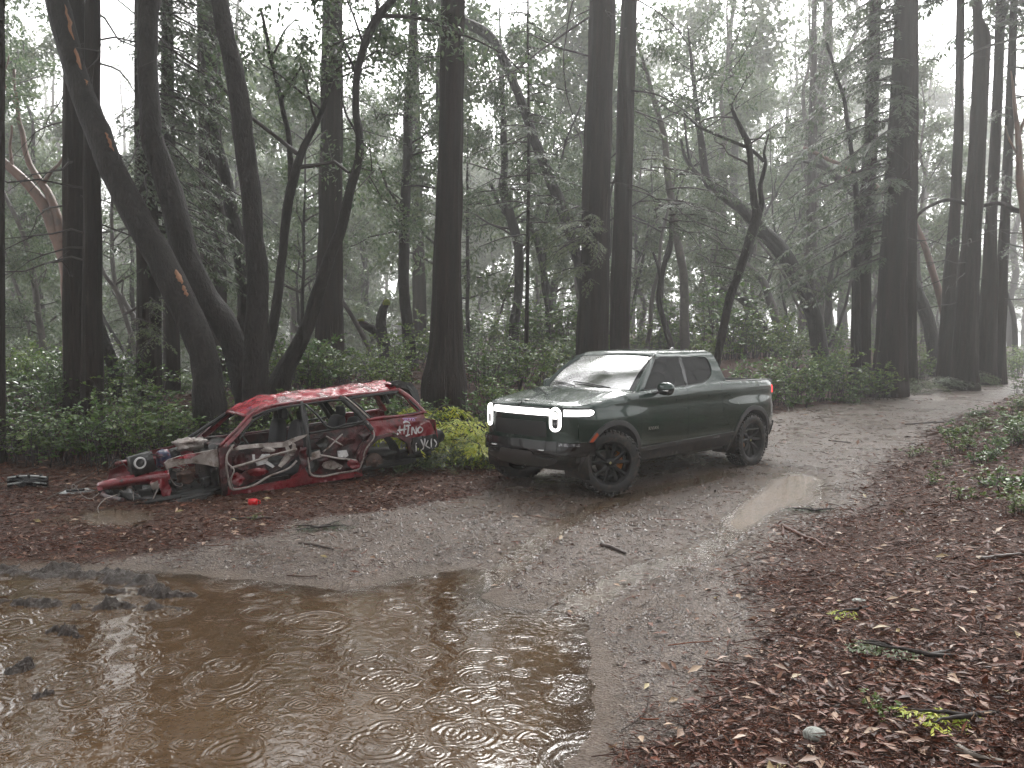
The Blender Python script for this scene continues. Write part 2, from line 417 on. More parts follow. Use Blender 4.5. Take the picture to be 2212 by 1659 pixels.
def ground_material():
    m = bpy.data.materials.new("forest_floor"); m.use_nodes = True; nt = m.node_tree; N = nt.nodes; L = nt.links
    b = N["Principled BSDF"]
    tc = N.new("ShaderNodeTexCoord"); at_ = N.new("ShaderNodeAttribute"); at_.attribute_name = "mask"
    sep = N.new("ShaderNodeSeparateColor"); L.new(at_.outputs["Color"], sep.inputs[0])
    def noise(sc, det=6, rough=.65, st=(1, 1, 1)):
        mp = N.new("ShaderNodeMapping"); mp.inputs["Scale"].default_value = st; L.new(tc.outputs["Object"], mp.inputs[0])
        t = N.new("ShaderNodeTexNoise"); t.inputs["Scale"].default_value = sc; t.inputs["Detail"].default_value = det; t.inputs["Roughness"].default_value = rough
        L.new(mp.outputs[0], t.inputs["Vector"]); return t.outputs["Fac"]
    def vor(sc, out="Color"):
        t = N.new("ShaderNodeTexVoronoi"); t.inputs["Scale"].default_value = sc; L.new(tc.outputs["Object"], t.inputs["Vector"]); return t
    def ramp(fac, stops):
        r = N.new("ShaderNodeValToRGB"); e = r.color_ramp.elements
        while len(e) < len(stops): e.new(.5)
        for i, (p, c) in enumerate(stops): e[i].position = p; e[i].color = (*c, 1)
        L.new(fac, r.inputs[0]); return r.outputs[0]
    def mix(f, a, c, mode='MIX'):
        x = N.new("ShaderNodeMix"); x.data_type = 'RGBA'; x.blend_type = mode
        if isinstance(f, float): x.inputs["Factor"].default_value = f
        else: L.new(f, x.inputs["Factor"])
        L.new(a, x.inputs["A"]); L.new(c, x.inputs["B"]); return x.outputs["Result"]
    def rng_(f, a, c, lo=0., hi=1.):
        x = N.new("ShaderNodeMapRange"); x.inputs[1].default_value = a; x.inputs[2].default_value = c; x.inputs[3].default_value = lo; x.inputs[4].default_value = hi
        L.new(f, x.inputs[0]); return x.outputs[0]
    litter = ramp(noise(3.2), [(.3, (.020, .010, .007)), (.48, (.055, .021, .013)), (.62, (.080, .036, .022)), (.75, (.038, .02, .014))])
    lit2 = ramp(noise(38, 3), [(.35, (.012, .007, .005)), (.52, (.068, .027, .017)), (.68, (.15, .072, .045))])
    lit3 = ramp(noise(90, 3, .7, (1, .45, 1)), [(.38, (.010, .005, .004)), (.52, (.07, .028, .017)), (.66, (.20, .11, .07))])
    litter = mix(.5, mix(.6, litter, lit2), lit3)
    v1 = vor(62); peb = ramp(v1.outputs["Color"], [(.15, (.018, .013, .010)), (.4, (.10, .068, .050)), (.7, (.20, .148, .113)), (.92, (.42, .35, .29))])
    big = ramp(noise(1.4), [(.3, (.055, .036, .026)), (.5, (.13, .089, .063)), (.7, (.19, .132, .094))])
    grav = mix(.62, big, peb)
    dark = ramp(noise(2.3, 5), [(.42, (.04, .027, .022)), (.6, (.16, .125, .105))])
    grav = mix(.35, grav, dark)
    mudc = ramp(noise(5), [(.3, (.06, .036, .019)), (.7, (.12, .077, .044))])
    nj = noise(9, 4); ad = N.new("ShaderNodeMath"); ad.operation = 'ADD'; L.new(sep.outputs[0], ad.inputs[0]); L.new(rng_(nj, .3, .7, -.3, .3), ad.inputs[1])
    c = mix(rng_(ad.outputs[0], .25, .75), litter, grav)
    c = mix(rng_(sep.outputs[1], .25, .85), c, mudc)
    L.new(c, b.inputs["Base Color"])
    rr = noise(1.1, 4)
    rx = N.new("ShaderNodeMix"); rx.data_type = 'FLOAT'; L.new(sep.outputs[0], rx.inputs[0]); rx.inputs[2].default_value = .7; L.new(rng_(rr, .35, .65, .2, .5), rx.inputs[3])
    L.new(rx.outputs[0], b.inputs["Roughness"])
    L.new(rng_(sep.outputs[0], 0., 1., .25, .6), b.inputs["Specular IOR Level"])
    b1 = N.new("ShaderNodeBump"); b1.inputs["Strength"].default_value = .9; b1.inputs["Distance"].default_value = .018; L.new(v1.outputs["Distance"], b1.inputs["Height"])
    b2 = N.new("ShaderNodeBump"); b2.inputs["Strength"].default_value = .8; b2.inputs["Distance"].default_value = .03; L.new(noise(24, 6, .7), b2.inputs["Height"]); L.new(b1.outputs[0], b2.inputs["Normal"])
    L.new(b2.outputs[0], b.inputs["Normal"])
    return m
M['ground'] = ground_material()
ground = link("ground", me, M['ground']); tag(ground, kind="structure")

# ------------------------------------------------------------------ water
def water_material(name, ripples=True, base=(.070, .043, .023)):
    m = bpy.data.materials.new(name); m.use_nodes = True; nt = m.node_tree; N = nt.nodes; L = nt.links
    b = N["Principled BSDF"]; b.inputs["Roughness"].default_value = .03; b.inputs["IOR"].default_value = 1.52
    tc = N.new("ShaderNodeTexCoord")
    n = N.new("ShaderNodeTexNoise"); n.inputs["Scale"].default_value = .9; n.inputs["Detail"].default_value = 4; L.new(tc.outputs["Object"], n.inputs["Vector"])
    cr = N.new("ShaderNodeValToRGB"); cr.color_ramp.elements[0].position = .3; cr.color_ramp.elements[0].color = (base[0] * .75, base[1] * .72, base[2] * .7, 1)
    cr.color_ramp.elements[1].position = .7; cr.color_ramp.elements[1].color = (base[0] * 1.2, base[1] * 1.2, base[2] * 1.2, 1)
    L.new(n.outputs["Fac"], cr.inputs[0]); L.new(cr.outputs[0], b.inputs["Base Color"])
    def math_(op, a, c=None):
        x = N.new("ShaderNodeMath"); x.operation = op
        for i, q in enumerate((a, c)):
            if q is None: continue
            if isinstance(q, (int, float)): x.inputs[i].default_value = q
            else: L.new(q, x.inputs[i])
        return x.outputs[0]
    hsum = None
    if ripples:
        # rings spreading from rain drops: concentric waves round scattered points, each with its own age
        for k, (sc, wav, amp, off) in enumerate(((1.0, 95., 1.1, 0.), (1.6, 125., .9, 7.3), (2.7, 160., .7, 13.1), (4.4, 210., .45, 29.3))):
            mp = N.new("ShaderNodeMapping"); mp.inputs["Location"].default_value = (off, off * .7, 0)
            wn_ = N.new("ShaderNodeTexNoise"); wn_.inputs["Scale"].default_value = 5.0; wn_.inputs["Detail"].default_value = 2; L.new(tc.outputs["Object"], wn_.inputs["Vector"])
            va = N.new("ShaderNodeVectorMath"); va.operation = 'MULTIPLY_ADD'; L.new(wn_.outputs["Color"], va.inputs[0]); va.inputs[1].default_value = (.07, .07, 0); L.new(tc.outputs["Object"], va.inputs[2])
            L.new(va.outputs[0], mp.inputs[0])
            v = N.new("ShaderNodeTexVoronoi"); v.voronoi_dimensions = '2D'; v.inputs["Scale"].default_value = sc; L.new(mp.outputs[0], v.inputs["Vector"])
            d = math_('DIVIDE', v.outputs["Distance"], sc)          # metres from the drop
            sepc = N.new("ShaderNodeSeparateColor"); L.new(v.outputs["Color"], sepc.inputs[0])
            age = math_('MULTIPLY', sepc.outputs[0], .36 / sc)       # ring radius
            w = math_('DIVIDE', math_('SUBTRACT', d, age), .085 / math.sqrt(sc))
            env = math_('POWER', 2.718, math_('MULTIPLY', math_('MULTIPLY', w, w), -1.0))
            env = math_('MULTIPLY', env, math_('MULTIPLY', math_('GREATER_THAN', sepc.outputs[1], .42), sepc.outputs[1]))
            edge = math_('SUBTRACT', 1.0, math_('POWER', math_('MINIMUM', math_('MULTIPLY', d, sc / .5), 1.0), 6.0))
            wave = math_('MULTIPLY', math_('MULTIPLY', math_('SINE', math_('MULTIPLY', d, wav)), env), math_('MULTIPLY', edge, amp))
            hsum = wave if hsum is None else math_('ADD', hsum, wave)
    n2 = N.new("ShaderNodeTexNoise"); n2.inputs["Scale"].default_value = 14 if ripples else 34; n2.inputs["Detail"].default_value = 3; n2.inputs["Distortion"].default_value = .6
    L.new(tc.outputs["Object"], n2.inputs["Vector"])
    t = math_('MULTIPLY', n2.outputs["Fac"], 1.3 if ripples else 1.5)
    hsum = t if hsum is None else math_('ADD', hsum, t)
    bp = N.new("ShaderNodeBump"); bp.inputs["Strength"].default_value = 1.0; bp.inputs["Distance"].default_value = .0030 if ripples else .012
    L.new(hsum, bp.inputs["Height"]); L.new(bp.outputs[0], b.inputs["Normal"])
    # thin water lets the mud through at the shore
    at_ = N.new("ShaderNodeAttribute"); at_.attribute_name = "deep"
    rp = N.new("ShaderNodeMapRange"); rp.inputs[1].default_value = 0.; rp.inputs[2].default_value = .045; rp.inputs[3].default_value = .25; rp.inputs[4].default_value = 1.
    L.new(at_.outputs["Fac"], rp.inputs[0])
    gl = N.new("ShaderNodeBsdfTransparent"); g2 = N.new("ShaderNodeBsdfGlossy"); g2.inputs["Roughness"].default_value = .04; L.new(bp.outputs[0], g2.inputs["Normal"])
    fr = N.new("ShaderNodeFresnel"); fr.inputs[0].default_value = 1.33; L.new(bp.outputs[0], fr.inputs["Normal"])
    film = N.new("ShaderNodeMixShader"); L.new(fr.outputs[0], film.inputs[0]); L.new(gl.outputs[0], film.inputs[1]); L.new(g2.outputs[0], film.inputs[2])
    ms = N.new("ShaderNodeMixShader"); L.new(rp.outputs[0], ms.inputs[0]); L.new(film.outputs[0], ms.inputs[1]); L.new(b.outputs[0], ms.inputs[2])
    L.new(ms.outputs[0], N["Material Output"].inputs["Surface"])
    return m
M['puddle'] = water_material("muddy_rain_water")
M['stream'] = water_material("thin_muddy_water", False, (.13, .088, .052))
def sheet(name, xs, ys, zfun, material, keep):
    A, B = np.meshgrid(xs, ys); P = np.stack([A.ravel(), B.ravel()], 1); z = zfun(P)
    k = len(xs); i = (np.arange(len(ys) - 1)[:, None] * k + np.arange(k - 1)[None, :]).ravel()
    F = np.stack([i, i + 1, i + k + 1, i + k], -1)
    g = h(P); ok = (keep(P) & (g < z + .02))
    F = F[ok[F].any(1)]
    used = np.unique(F); mp = np.zeros(len(P), int); mp[used] = np.arange(len(used))
    me = mesh_np(name, np.c_[P, z][used], mp[F])
    a = me.attributes.new("deep", 'FLOAT', 'POINT'); a.data.foreach_set("value", np.clip(z - g, 0, 1)[used].astype(np.float32))
    o = link(name, me, material); tag(o, kind="structure"); return o
sheet("puddle_water", np.arange(-9, 2.2, .045), np.arange(1.2, 8.2, .045), lambda P: np.full(len(P), WL), M['puddle'], lambda P: poly_sd(P, PUD_W) < .5)
def rut_level(P): return h(P, False, False) - .026
sheet("rut_water", np.arange(-.5, 4.5, .045), np.arange(5.6, 12.0, .045), rut_level, M['stream'],
      lambda P: (np.minimum(line_d(P, RUT1) + .05, line_d(P, RUT2)) < .30) & (poly_sd(P, PUD_W) > .12))
sheet("roadside_pool_water", np.arange(2.2, 4.6, .045), np.arange(8.0, 11.6, .045), lambda P: h(P, False, False) - .022, M['stream'], lambda P: poly_sd(P, POOL2) < .12)
sheet("shallow_pool_water", np.arange(-6.2, -3.5, .045), np.arange(7.8, 10.2, .045), lambda P: h(P, False, False) - .02, M['stream'], lambda P: poly_sd(P, POOL3) < .1)
# ------------------------------------------------------------------ foliage generators
UP = np.array([0, 0, 1.0])
def leafy_twigs(g, TB, TD, TL, per, ls, lw, spread=.10, droop=.25, fold=.12):
    n = len(TB); idx = np.repeat(np.arange(n), per); k = len(idx)
    t = g.uniform(.1, 1.05, k)[:, None]
    C = TB[idx] + TD[idx] * TL[idx][:, None] * t + g.normal(size=(k, 3)) * spread
    A = unit(TD[idx] * .5 + runit(k, g) * .9 - UP * droop)
    Nn = unit(UP * .9 + runit(k, g) * .7)
    s = g.uniform(.65, 1.25, k)
    return leaves(C, A, Nn, ls * s, lw * s, fold)
def broad_crown(seed, H, zb, Rad, nl, ntw, per, ls, lw, trunk=None, rad=.09, spread=.16, top=.55):
    """limbs and leaves of a broadleaf tree that stands at the origin"""
    g = np.random.default_rng(seed); LB = MB(); TB, TD, TL = [], [], []
    trunk = trunk or (lambda z: np.array([0, 0, z]))
    for i in range(nl):
        z0 = zb + (H * .92 - zb) * ((i + g.uniform()) / nl); az = g.uniform(0, 2 * math.pi)
        f = (z0 - zb) / (H - zb); L = Rad * g.uniform(.55, 1.1) * (1 - top * f)
        d = np.array([math.cos(az), math.sin(az), g.uniform(.1, .75)]); d = d / np.linalg.norm(d)
        t = np.linspace(0, 1, 7)[:, None]
        bend = g.normal(size=3) * .22 * L
        Pp = trunk(z0) + d * L * t + bend * t ** 2 + np.array([0, 0, g.uniform(-.3, .25)]) * L * t ** 2 + g.normal(size=(7, 3)) * .04 * L * t
        LB.tube(Pp, np.linspace(rad * (1 - .6 * f) * L / Rad, .008, 7), 5, False)
        for k in range(ntw):
            q = g.uniform(.3, 1); base = Pp[0] * 0 + np.array([np.interp(q, t[:, 0], Pp[:, c]) for c in range(3)])
            td = unit(d * .5 + g.normal(size=3) * .75); l = g.uniform(.3, .95) * L * .35
            TB.append(base); TD.append(td); TL.append(l)
            if k % 2 == 0: LB.tube(np.array([base, base + td * l * .5 + np.array([0, 0, .05]), base + td * l]), [.014, .009, .004], 4, False)
    V, F = leafy_twigs(g, np.array(TB), np.array(TD), np.array(TL), per, ls, lw, spread)
    return V, F, LB
def sprays(g, branches, spacing=.10, tw=.5, ls=.075, lw=.018, step=.05, droop=.35, sub=1.0, stem=1.0):
    """drooping conifer branches: (root, direction, length); flat two-ranked sprays"""
    LB = MB(); Cs, As, Ns, Ls = [], [], [], []
    for root, d, L in branches:
        d = unit(d); t = np.linspace(0, 1, 9)[:, None]
        ax = root + d * L * t - UP * droop * L * t ** 2 + g.normal(size=(9, 3)) * .02 * L * t
        LB.tube(ax, np.linspace(.012 + .008 * L, .003, 9) * stem, 5, False)
        nt_ = max(4, int(L / spacing)); tt = np.repeat(np.linspace(.10, 1, nt_), 2) + g.normal(size=nt_ * 2) * .02
        tt = np.clip(tt, .05, 1)
        sg = np.tile([1, -1], nt_)
        base = np.stack([np.interp(tt, t[:, 0], ax[:, c]) for c in range(3)], 1)
        axis_d = unit(np.stack([np.interp(np.clip(tt + .05, 0, 1), t[:, 0], ax[:, c]) - np.interp(np.clip(tt - .05, 0, 1), t[:, 0], ax[:, c]) for c in range(3)], 1))
        side = unit(np.cross(axis_d, UP))
        td = unit(axis_d * .7 + side * sg[:, None] * g.uniform(.5, 1., (len(sg), 1)) - UP * g.uniform(.05, .55, (len(sg), 1)))
        tl = np.clip((.16 + (1 - tt) * tw * .75) * g.uniform(.5, 1.1, len(tt)), .10, .95) * min(1, .45 + L * .2) * sub
        kk = np.maximum(2, (tl / step).astype(int)); idx = np.repeat(np.arange(len(tt)), kk * 2); m = len(idx)
        u = g.uniform(.05, 1.05, m); s2 = np.where(g.uniform(size=m) < .5, 1, -1)
        C = base[idx] + td[idx] * (tl[idx] * u)[:, None] - UP * (.25 * tl[idx] * u ** 2)[:, None]
        pn = unit(np.cross(td[idx], np.cross(UP, td[idx])) + g.normal(size=(m, 3)) * .15)
        lat = unit(np.cross(pn, td[idx]))
        A = unit(td[idx] * .75 + lat * s2[:, None] * .65 - UP * .18 + g.normal(size=(m, 3)) * .12)
        Cs.append(C); As.append(A); Ns.append(pn); Ls.append(g.uniform(.6, 1.2, m))
    C = np.concatenate(Cs); s = np.concatenate(Ls)
    V, F = leaves(C, np.concatenate(As), np.concatenate(Ns), ls * s, lw * s, .05, .4)
    return V, F, LB
def conifer_branches(g, trunk, z0, z1, n, L0, L1, up=-.1, az=None):
    out = []
    for i in range(n):
        z = z0 + (z1 - z0) * (i + g.uniform()) / n; f = (z - z0) / (z1 - z0)
        a = g.uniform(0, 2 * math.pi) if az is None else R(g.uniform(*az))
        out.append((trunk(z), np.array([math.cos(a), math.sin(a), up + g.uniform(-.15, .2)]), (L0 + (L1 - L0) * f) * g.uniform(.6, 1.1)))
    return out

# ------------------------------------------------------------------ trunks
def trunk_path(path, D, ext=0., lean=0.):
    """measured points (u, v, width), top first or last, at distance D -> world points and radii, grown down into the soil"""
    path = sorted(path, key=lambda q: -q[1]) if path[0][1] != path[-1][1] else path
    pts, rad = [], []
    for i, (u, v, w) in enumerate(path):
        P, s = at(u, v, D + lean * (path[0][1] - v) / 100.)
        pts.append(P); rad.append(w * s / 2)
    pts = np.array(pts); rad = np.array(rad)
    if len(pts) > 2:
        a = np.c_[pts, rad]; a = resample(a, max(6, 3 * len(pts))); pts, rad = a[:, :3], a[:, 3]
    t = unit(pts[0] - pts[1]); gz = hz(pts[0][0], pts[0][1]) - .25
    if pts[0][2] > gz:
        dz = pts[0][2] - gz; k = np.clip(t[:2] / max(-t[2], .25), -.6, .6) * dz * .55
        b = np.array([pts[0][0] + k[0], pts[0][1] + k[1], gz]); n = max(2, int(dz / .35))
        s = np.linspace(0, 1, n, endpoint=False)[:, None]
        pts = np.concatenate([b * (1 - s) + pts[0] * s, pts]); rad = np.concatenate([np.linspace(rad[0] * 1.28, rad[0] * 1.03, n), rad])
    if ext > 0:
        t = unit(pts[-1] - pts[-3]); n = max(3, int(ext / .8)); s = np.linspace(0, 1, n + 1)[1:, None]
        pts = np.concatenate([pts, pts[-1] + t * ext * s + np.array([0, 0, .0])]); rad = np.concatenate([rad, rad[-1] * (1 - .75 * s[:, 0])])
    return pts, np.maximum(rad, .006)
def trunk_mesh(pts, rad, kind, seed=0):
    L = np.linalg.norm(np.diff(pts, axis=0), axis=1).sum()
    rmax = rad.max(); seg = 32 if kind == 'redwood' and rmax > .2 else (20 if rmax > .12 else (12 if rmax > .05 else 7))
    n = int(np.clip(L / (.22 if rmax > .12 else .3), 8, 90))
    a = resample(np.c_[pts, rad], n); P, r = a[:, :3], np.maximum(a[:, 3], .004)
    if kind != 'redwood': P = P + np.c_[fbm(np.c_[P[:, 2] * .9, np.full((n, 2), seed)], 2, seed), fbm(np.c_[P[:, 2] * .9, np.full((n, 2), seed + 5.)], 2, seed + 1), np.zeros(n)] * .05 * min(1, rmax * 8)
    def shape(th, P):
        c, s = np.cos(th), np.sin(th); k = len(P)
        if kind == 'redwood':
            q = np.stack([np.repeat(c[None] * 2.2, k, 0), np.repeat(s[None] * 2.2, k, 0), np.repeat(P[:, 2:3] * .35, len(th), 1)], -1).reshape(-1, 3)
            q2 = np.stack([np.repeat(c[None] * 7, k, 0), np.repeat(s[None] * 7, k, 0), np.repeat(P[:, 2:3] * .8, len(th), 1)], -1).reshape(-1, 3)
            return (1 + .07 * fbm(q, 2, seed) + .12 * vnoise(q2, seed + 3)).reshape(k, -1)
        q = np.stack([np.repeat(c[None] * 1.5, k, 0), np.repeat(s[None] * 1.5, k, 0), np.repeat(P[:, 2:3] * 1.6, len(th), 1)], -1).reshape(-1, 3)
        return (1 + .17 * fbm(q, 3, seed) + .10 * vnoise(q * 2.6 + 5, seed + 9)).reshape(k, -1)
    V, F = tube(P, r, seg, True, shape)
    return V, F
def pathfun(pts):
    o = np.argsort(pts[:, 2]); P = pts[o]
    return lambda z: np.array([np.interp(z, P[:, 2], P[:, 0]), np.interp(z, P[:, 2], P[:, 1]), z])

# shared high crowns of the redwoods, above the picture
HI = []
for k in range(3):
    g = np.random.default_rng(100 + k)
    V, F, LB = sprays(g, conifer_branches(g, lambda z: np.array([0, 0, z]), 0, 10, 60, 4.2, 1.4, -.05), spacing=.2, tw=.9, ls=.28, lw=.10, step=.12)
    mc = mesh_np("crown", V, F); mc.materials.append(M['needle'])
    HI.append((mc, LB))
HI_L = []
for mc, LB in HI:
    mm = mesh_np("limbs", np.concatenate(LB.V), [np.concatenate(LB.F[4])]); mm.materials.append(M['twig']); HI_L.append(mm)

tree_no = 0
def tree(name, kind, D, label, path, ext=0., lean=0., branches=(), crown=None, limbs=0, extra=None, group=None, limb_side=None):
    """a tree with trunk, traced branches, bare limbs and crown"""
    global tree_no; tree_no += 1
    pts, rad = trunk_path(path, D, ext, lean)
    base = np.array([pts[0][0], pts[0][1], max(pts[0][2], hz(pts[0][0], pts[0][1]) - .3)])
    root = empty(name, base); tag(root, label, "tree", group)
    V, F = trunk_mesh(pts, rad, 'redwood' if kind == 'redwood' else 'oak', tree_no)
    link("trunk", mesh_np("trunk", V - base, F), M[kind], root)
    for b in branches:
        bp, br = [], []
        for q in b:
            P, s = at(q[0], q[1], D + (q[3] if len(q) > 3 else 0)); bp.append(P); br.append(q[2] * s / 2)
        a = resample(np.c_[np.array(bp), np.array(br)], max(8, 4 * len(bp)))
        g = np.random.default_rng(tree_no); a[:, :3] += fbm(a[:, :3] * 2.1, 2, tree_no)[:, None] * np.array([.04, .04, .03])
        V, F = tube(a[:, :3], np.maximum(a[:, 3], .004), 9 if a[:, 3].max() > .05 else 6)
        link("branch", mesh_np("branch", V - base, F), M[kind] if kind != 'redwood' or a[:, 3].max() > .05 else M['twig'], root)
    if limbs:                                   # bare drooping lower limbs
        g = np.random.default_rng(500 + tree_no); f = pathfun(pts)
        for i in range(limbs):
            mb = MB()
            z = g.uniform(base[2] + 3.0, min(pts[-1][2], base[2] + 13)); az = g.uniform(0, 2 * math.pi)
            L = g.uniform(.7, 3.2); t = np.linspace(0, 1, 8)[:, None]
            P = f(z) + np.array([math.cos(az), math.sin(az), g.uniform(-.2, .35)]) * L * t - UP * g.uniform(.1, .5) * L * t ** 2 + np.cumsum(g.normal(size=(8, 3)), 0) * .025 * L
            mb.tube(P - base, np.linspace(.022, .004, 8), 5, False)
            for q in range(2):
                k = g.integers(3, 7); l = L * .35
                mb.tube(P[k] - base + (unit(P[k] - P[0]) * .6 + g.normal(size=3) * .5) * l * np.linspace(0, 1, 4)[:, None], np.linspace(.010, .003, 4), 4, False)
            mb.build("limb", M['twig'], root)
    if crown is not None:
        if crown == 'high':
            k = tree_no % 3; z = base[2] + 13.0 + (tree_no * 37 % 10) * .25; p = pathfun(pts)(z)
            for nm, mm in (("crown", HI[k][0]), ("limbs", HI_L[k])):
                o = link(nm, mm, None, root, False); o.location = p - base; o.rotation_euler = (0, 0, tree_no * 1.7)
        else:
            V, F, LB, m = crown(pathfun(pts), base)
            link("crown", mesh_np("crown", V - base, F), m, root, False)
            if LB is not None and LB.n:
                mm = mesh_np("limbs", np.concatenate(LB.V) - base, [np.concatenate(LB.F[4])]); link("limbs", mm, M['twig'], root)
    if extra: extra(root, base, pts, rad)
    return root
def con(z0, z1, n, L0, L1, m='needle', up=-.1, az=None, **kw):
    def fn(f, base):
        g = np.random.default_rng(900 + tree_no)
        V, F, LB = sprays(g, conifer_branches(g, f, base[2] + z0, base[2] + z1, n, L0, L1, up, az), **kw)
        return V, F, LB, M[m]
    return fn
def brd(zb, H, Rad, nl, ntw, per, ls, lw, m='leaf_oak', rad=.05, spread=.14):
    def fn(f, base):
        V, F, LB = broad_crown(700 + tree_no, base[2] + H, base[2] + zb, Rad, nl, ntw, per, ls, lw, f, rad, spread)
        return V, F, LB, M[m]
    return fn
def torn_wood(spots):
    def fn(root, base, pts, rad):
        f = pathfun(pts); o = np.argsort(pts[:, 2]); g = np.random.default_rng(5)
        for (u, v, l, w) in spots:
            # a strip where bark is torn off, lying on the surface that faces the clearing
            D0 = np.interp(0, [0, 1], [pts[0][1], pts[0][1]])
            P, s = at(u, v, D0); c = f(P[2]); rr = np.interp(P[2], pts[o, 2], rad[o])
            t = unit(f(P[2] + .3) - f(P[2] - .3)); side = unit(np.cross(t, [0, -1, 0])); fr = unit(np.cross(side, t)); fr = fr if fr[1] < 0 else -fr
            off = np.clip(np.dot(P - c, side) / rr, -.85, .85); nd = side * off + fr * math.sqrt(1 - off ** 2); tg = unit(np.cross(t, nd))
            n = 9; q = np.linspace(-1, 1, n); wd = w * s * (1 - q ** 2) ** .5 * (1 + .5 * g.normal(size=n) * .6) + .004
            cen = c + nd * rr * 1.06 + t * (q * l * s / 2)[:, None] + tg * (g.normal(size=(n, 1)) * .012)
            V = np.concatenate([cen - tg * wd[:, None] / 2, cen + tg * wd[:, None] / 2, cen - tg * wd[:, None] / 2 - nd * .08, cen + tg * wd[:, None] / 2 - nd * .08])
            i = np.arange(n - 1)
            F = np.concatenate([np.stack([i, i + 1, n + i + 1, n + i], -1), np.stack([i, 2 * n + i, 2 * n + i + 1, i + 1], -1), np.stack([n + i, n + i + 1, 3 * n + i + 1, 3 * n + i], -1)])
            link("torn_bark", mesh_np("torn_bark", V - base, F), M['wood'], root)
    return fn
# ------------------------------------------------------------------ the trees one can tell apart
tree("redwood_tree", 'redwood', 12.5, "dark redwood trunk cut off by the left picture edge", [(-14, 0, 40), (-16, 900, 46)], 6, crown='high')
tree("redwood_tree", 'redwood', 14.6, "left stem of the twin redwoods behind the shrubs at far left", [(160, 0, 38), (160, 300, 42), (162, 850, 48)], 7, limbs=10, crown='high')
tree("redwood_tree", 'redwood', 14.2, "right stem of the twin redwoods behind the shrubs at far left", [(200, 0, 29), (199, 300, 33), (200, 550, 37), (199, 860, 44)], 7, limbs=10, crown='high')
tree("tanoak_tree", 'oak', 13.3, "thick leaning oak with torn orange wood showing through its bark", [(125, 0, 46), (156, 133, 47), (203, 267, 51), (260, 400, 55), (330, 533, 58), (370, 609, 60), (415, 709, 60), (438, 775, 58), (450, 875, 70)], 3.5, lean=.05,
     extra=torn_wood([(137, 35, 80, 6), (158, 120, 50, 6), (230, 310, 45, 5), (398, 610, 34, 7), (408, 640, 26, 6), (191, 176, 16, 5)]), crown=brd(9, 13, 3.2, 14, 9, 44, .15, .07))
tree("tanoak_tree", 'oak', 13.9, "leaning oak second from left, bending into the clump behind the wreck", [(325, -10, 46), (320, 133, 41), (327, 267, 44), (362, 400, 51), (397, 533, 52), (413, 575, 52), (446, 642, 55), (492, 709, 55), (516, 775, 48), (530, 830, 50)], 4, lean=.04, crown=brd(9, 13.5, 3.2, 14, 9, 44, .15, .07))
tree("tanoak_tree", 'oak', 13.5, "rough black upright oak rising directly behind the wrecked car windscreen", [(474, -10, 36), (500, 133, 39), (525, 267, 43), (541, 400, 43), (551, 533, 42), (557, 642, 44), (553, 742, 48), (550, 850, 56)], 4, crown=brd(9, 13.5, 3.0, 14, 9, 44, .15, .07))
tree("redwood_tree", 'redwood', 20, "grey redwood trunk between the two leaning oaks at upper left", [(450, 0, 46), (455, 300, 48), (465, 800, 54)], 7, limbs=6, crown='high')
tree("tanoak_tree", 'oak', 15.5, "slim oak forking into a wide V beside the black upright oak", [(565, 800, 24), (578, 750, 23), (585, 710, 22), (600, 642, 20), (612, 550, 18), (618, 467, 19), (630, 398, 20), (655, 317, 15), (690, 250, 12), (705, 205, 9), (722, 150, 7)],
     branches=[[(630, 398, 15), (628, 370, 13), (623, 300, 12), (607, 217, 11), (587, 133, 9), (565, 20, 6)], [(607, 217, 7), (640, 160, 5), (660, 135, 3)], [(587, 133, 6), (612, 70, 4), (640, 40, 2)]], crown=brd(5, 11, 3.0, 14, 8, 44, .12, .055))
tree("redwood_tree", 'redwood', 20.5, "broad greyish redwood trunk above the wrecked car roof", [(718, 0, 42), (716, 300, 46), (712, 600, 55), (711, 830, 66)], 7, limbs=8, crown='high')
tree("tanoak_tree", 'oak', 14.5, "curved oak sweeping up to the right behind the wrecked car", [(598, 835, 48), (612, 800, 40), (640, 755, 34), (668, 700, 30), (690, 620, 28), (710, 555, 26), (737, 500, 23), (757, 417, 20), (773, 350, 18), (776, 300, 17), (769, 233, 16), (770, 167, 15), (787, 100, 16), (814, 43, 18), (850, 0, 14)],
     branches=[[(814, 43, 10), (815, 10, 8), (812, -40, 6)], [(770, 167, 8), (752, 120, 5), (735, 70, 4), (700, 20, 3)], [(776, 300, 6), (745, 240, 5), (737, 190, 3)], [(790, 100, 6), (770, 50, 5), (750, 0, 4)]], ext=2, crown=brd(8, 13, 3.0, 14, 8, 44, .13, .06))
tree("fir_tree", 'oak', 22.5, "straight grey tree left of the big central redwood", [(894, -10, 16), (889, 133, 19), (882, 267, 20), (879, 400, 21), (874, 452, 23), (872, 602, 23), (880, 702, 25), (887, 785, 30), (890, 830, 32)], 5,
     branches=[[(882, 215, 6), (905, 203, 5), (930, 201, 3)], [(890, 135, 6), (915, 125, 4), (950, 122, 3)], [(876, 345, 6), (900, 332, 5), (945, 322, 3)], [(888, 50, 5), (862, 30, 4), (850, -5, 3)]], crown=brd(3.5, 14, 3.0, 30, 8, 48, .13, .06))
tree("redwood_tree", 'redwood', 16, "tall dark redwood in the middle between the wreck and the pickup", [(979, -10, 52), (974, 267, 53), (968, 533, 58), (966, 602, 61), (964, 702, 64), (963, 785, 80), (961, 830, 96)], 8, crown='high')
tree("tanoak_tree", 'oak', 24, "long bare trunk arching over from the central redwood to its right", [(985, 40, 20), (1007, 50, 20), (1047, 70, 22), (1070, 97, 20), (1097, 150, 19), (1130, 227, 20), (1154, 300, 21), (1180, 367, 23), (1212, 445, 25), (1237, 519, 23), (1252, 580, 24), (1275, 700, 26)])
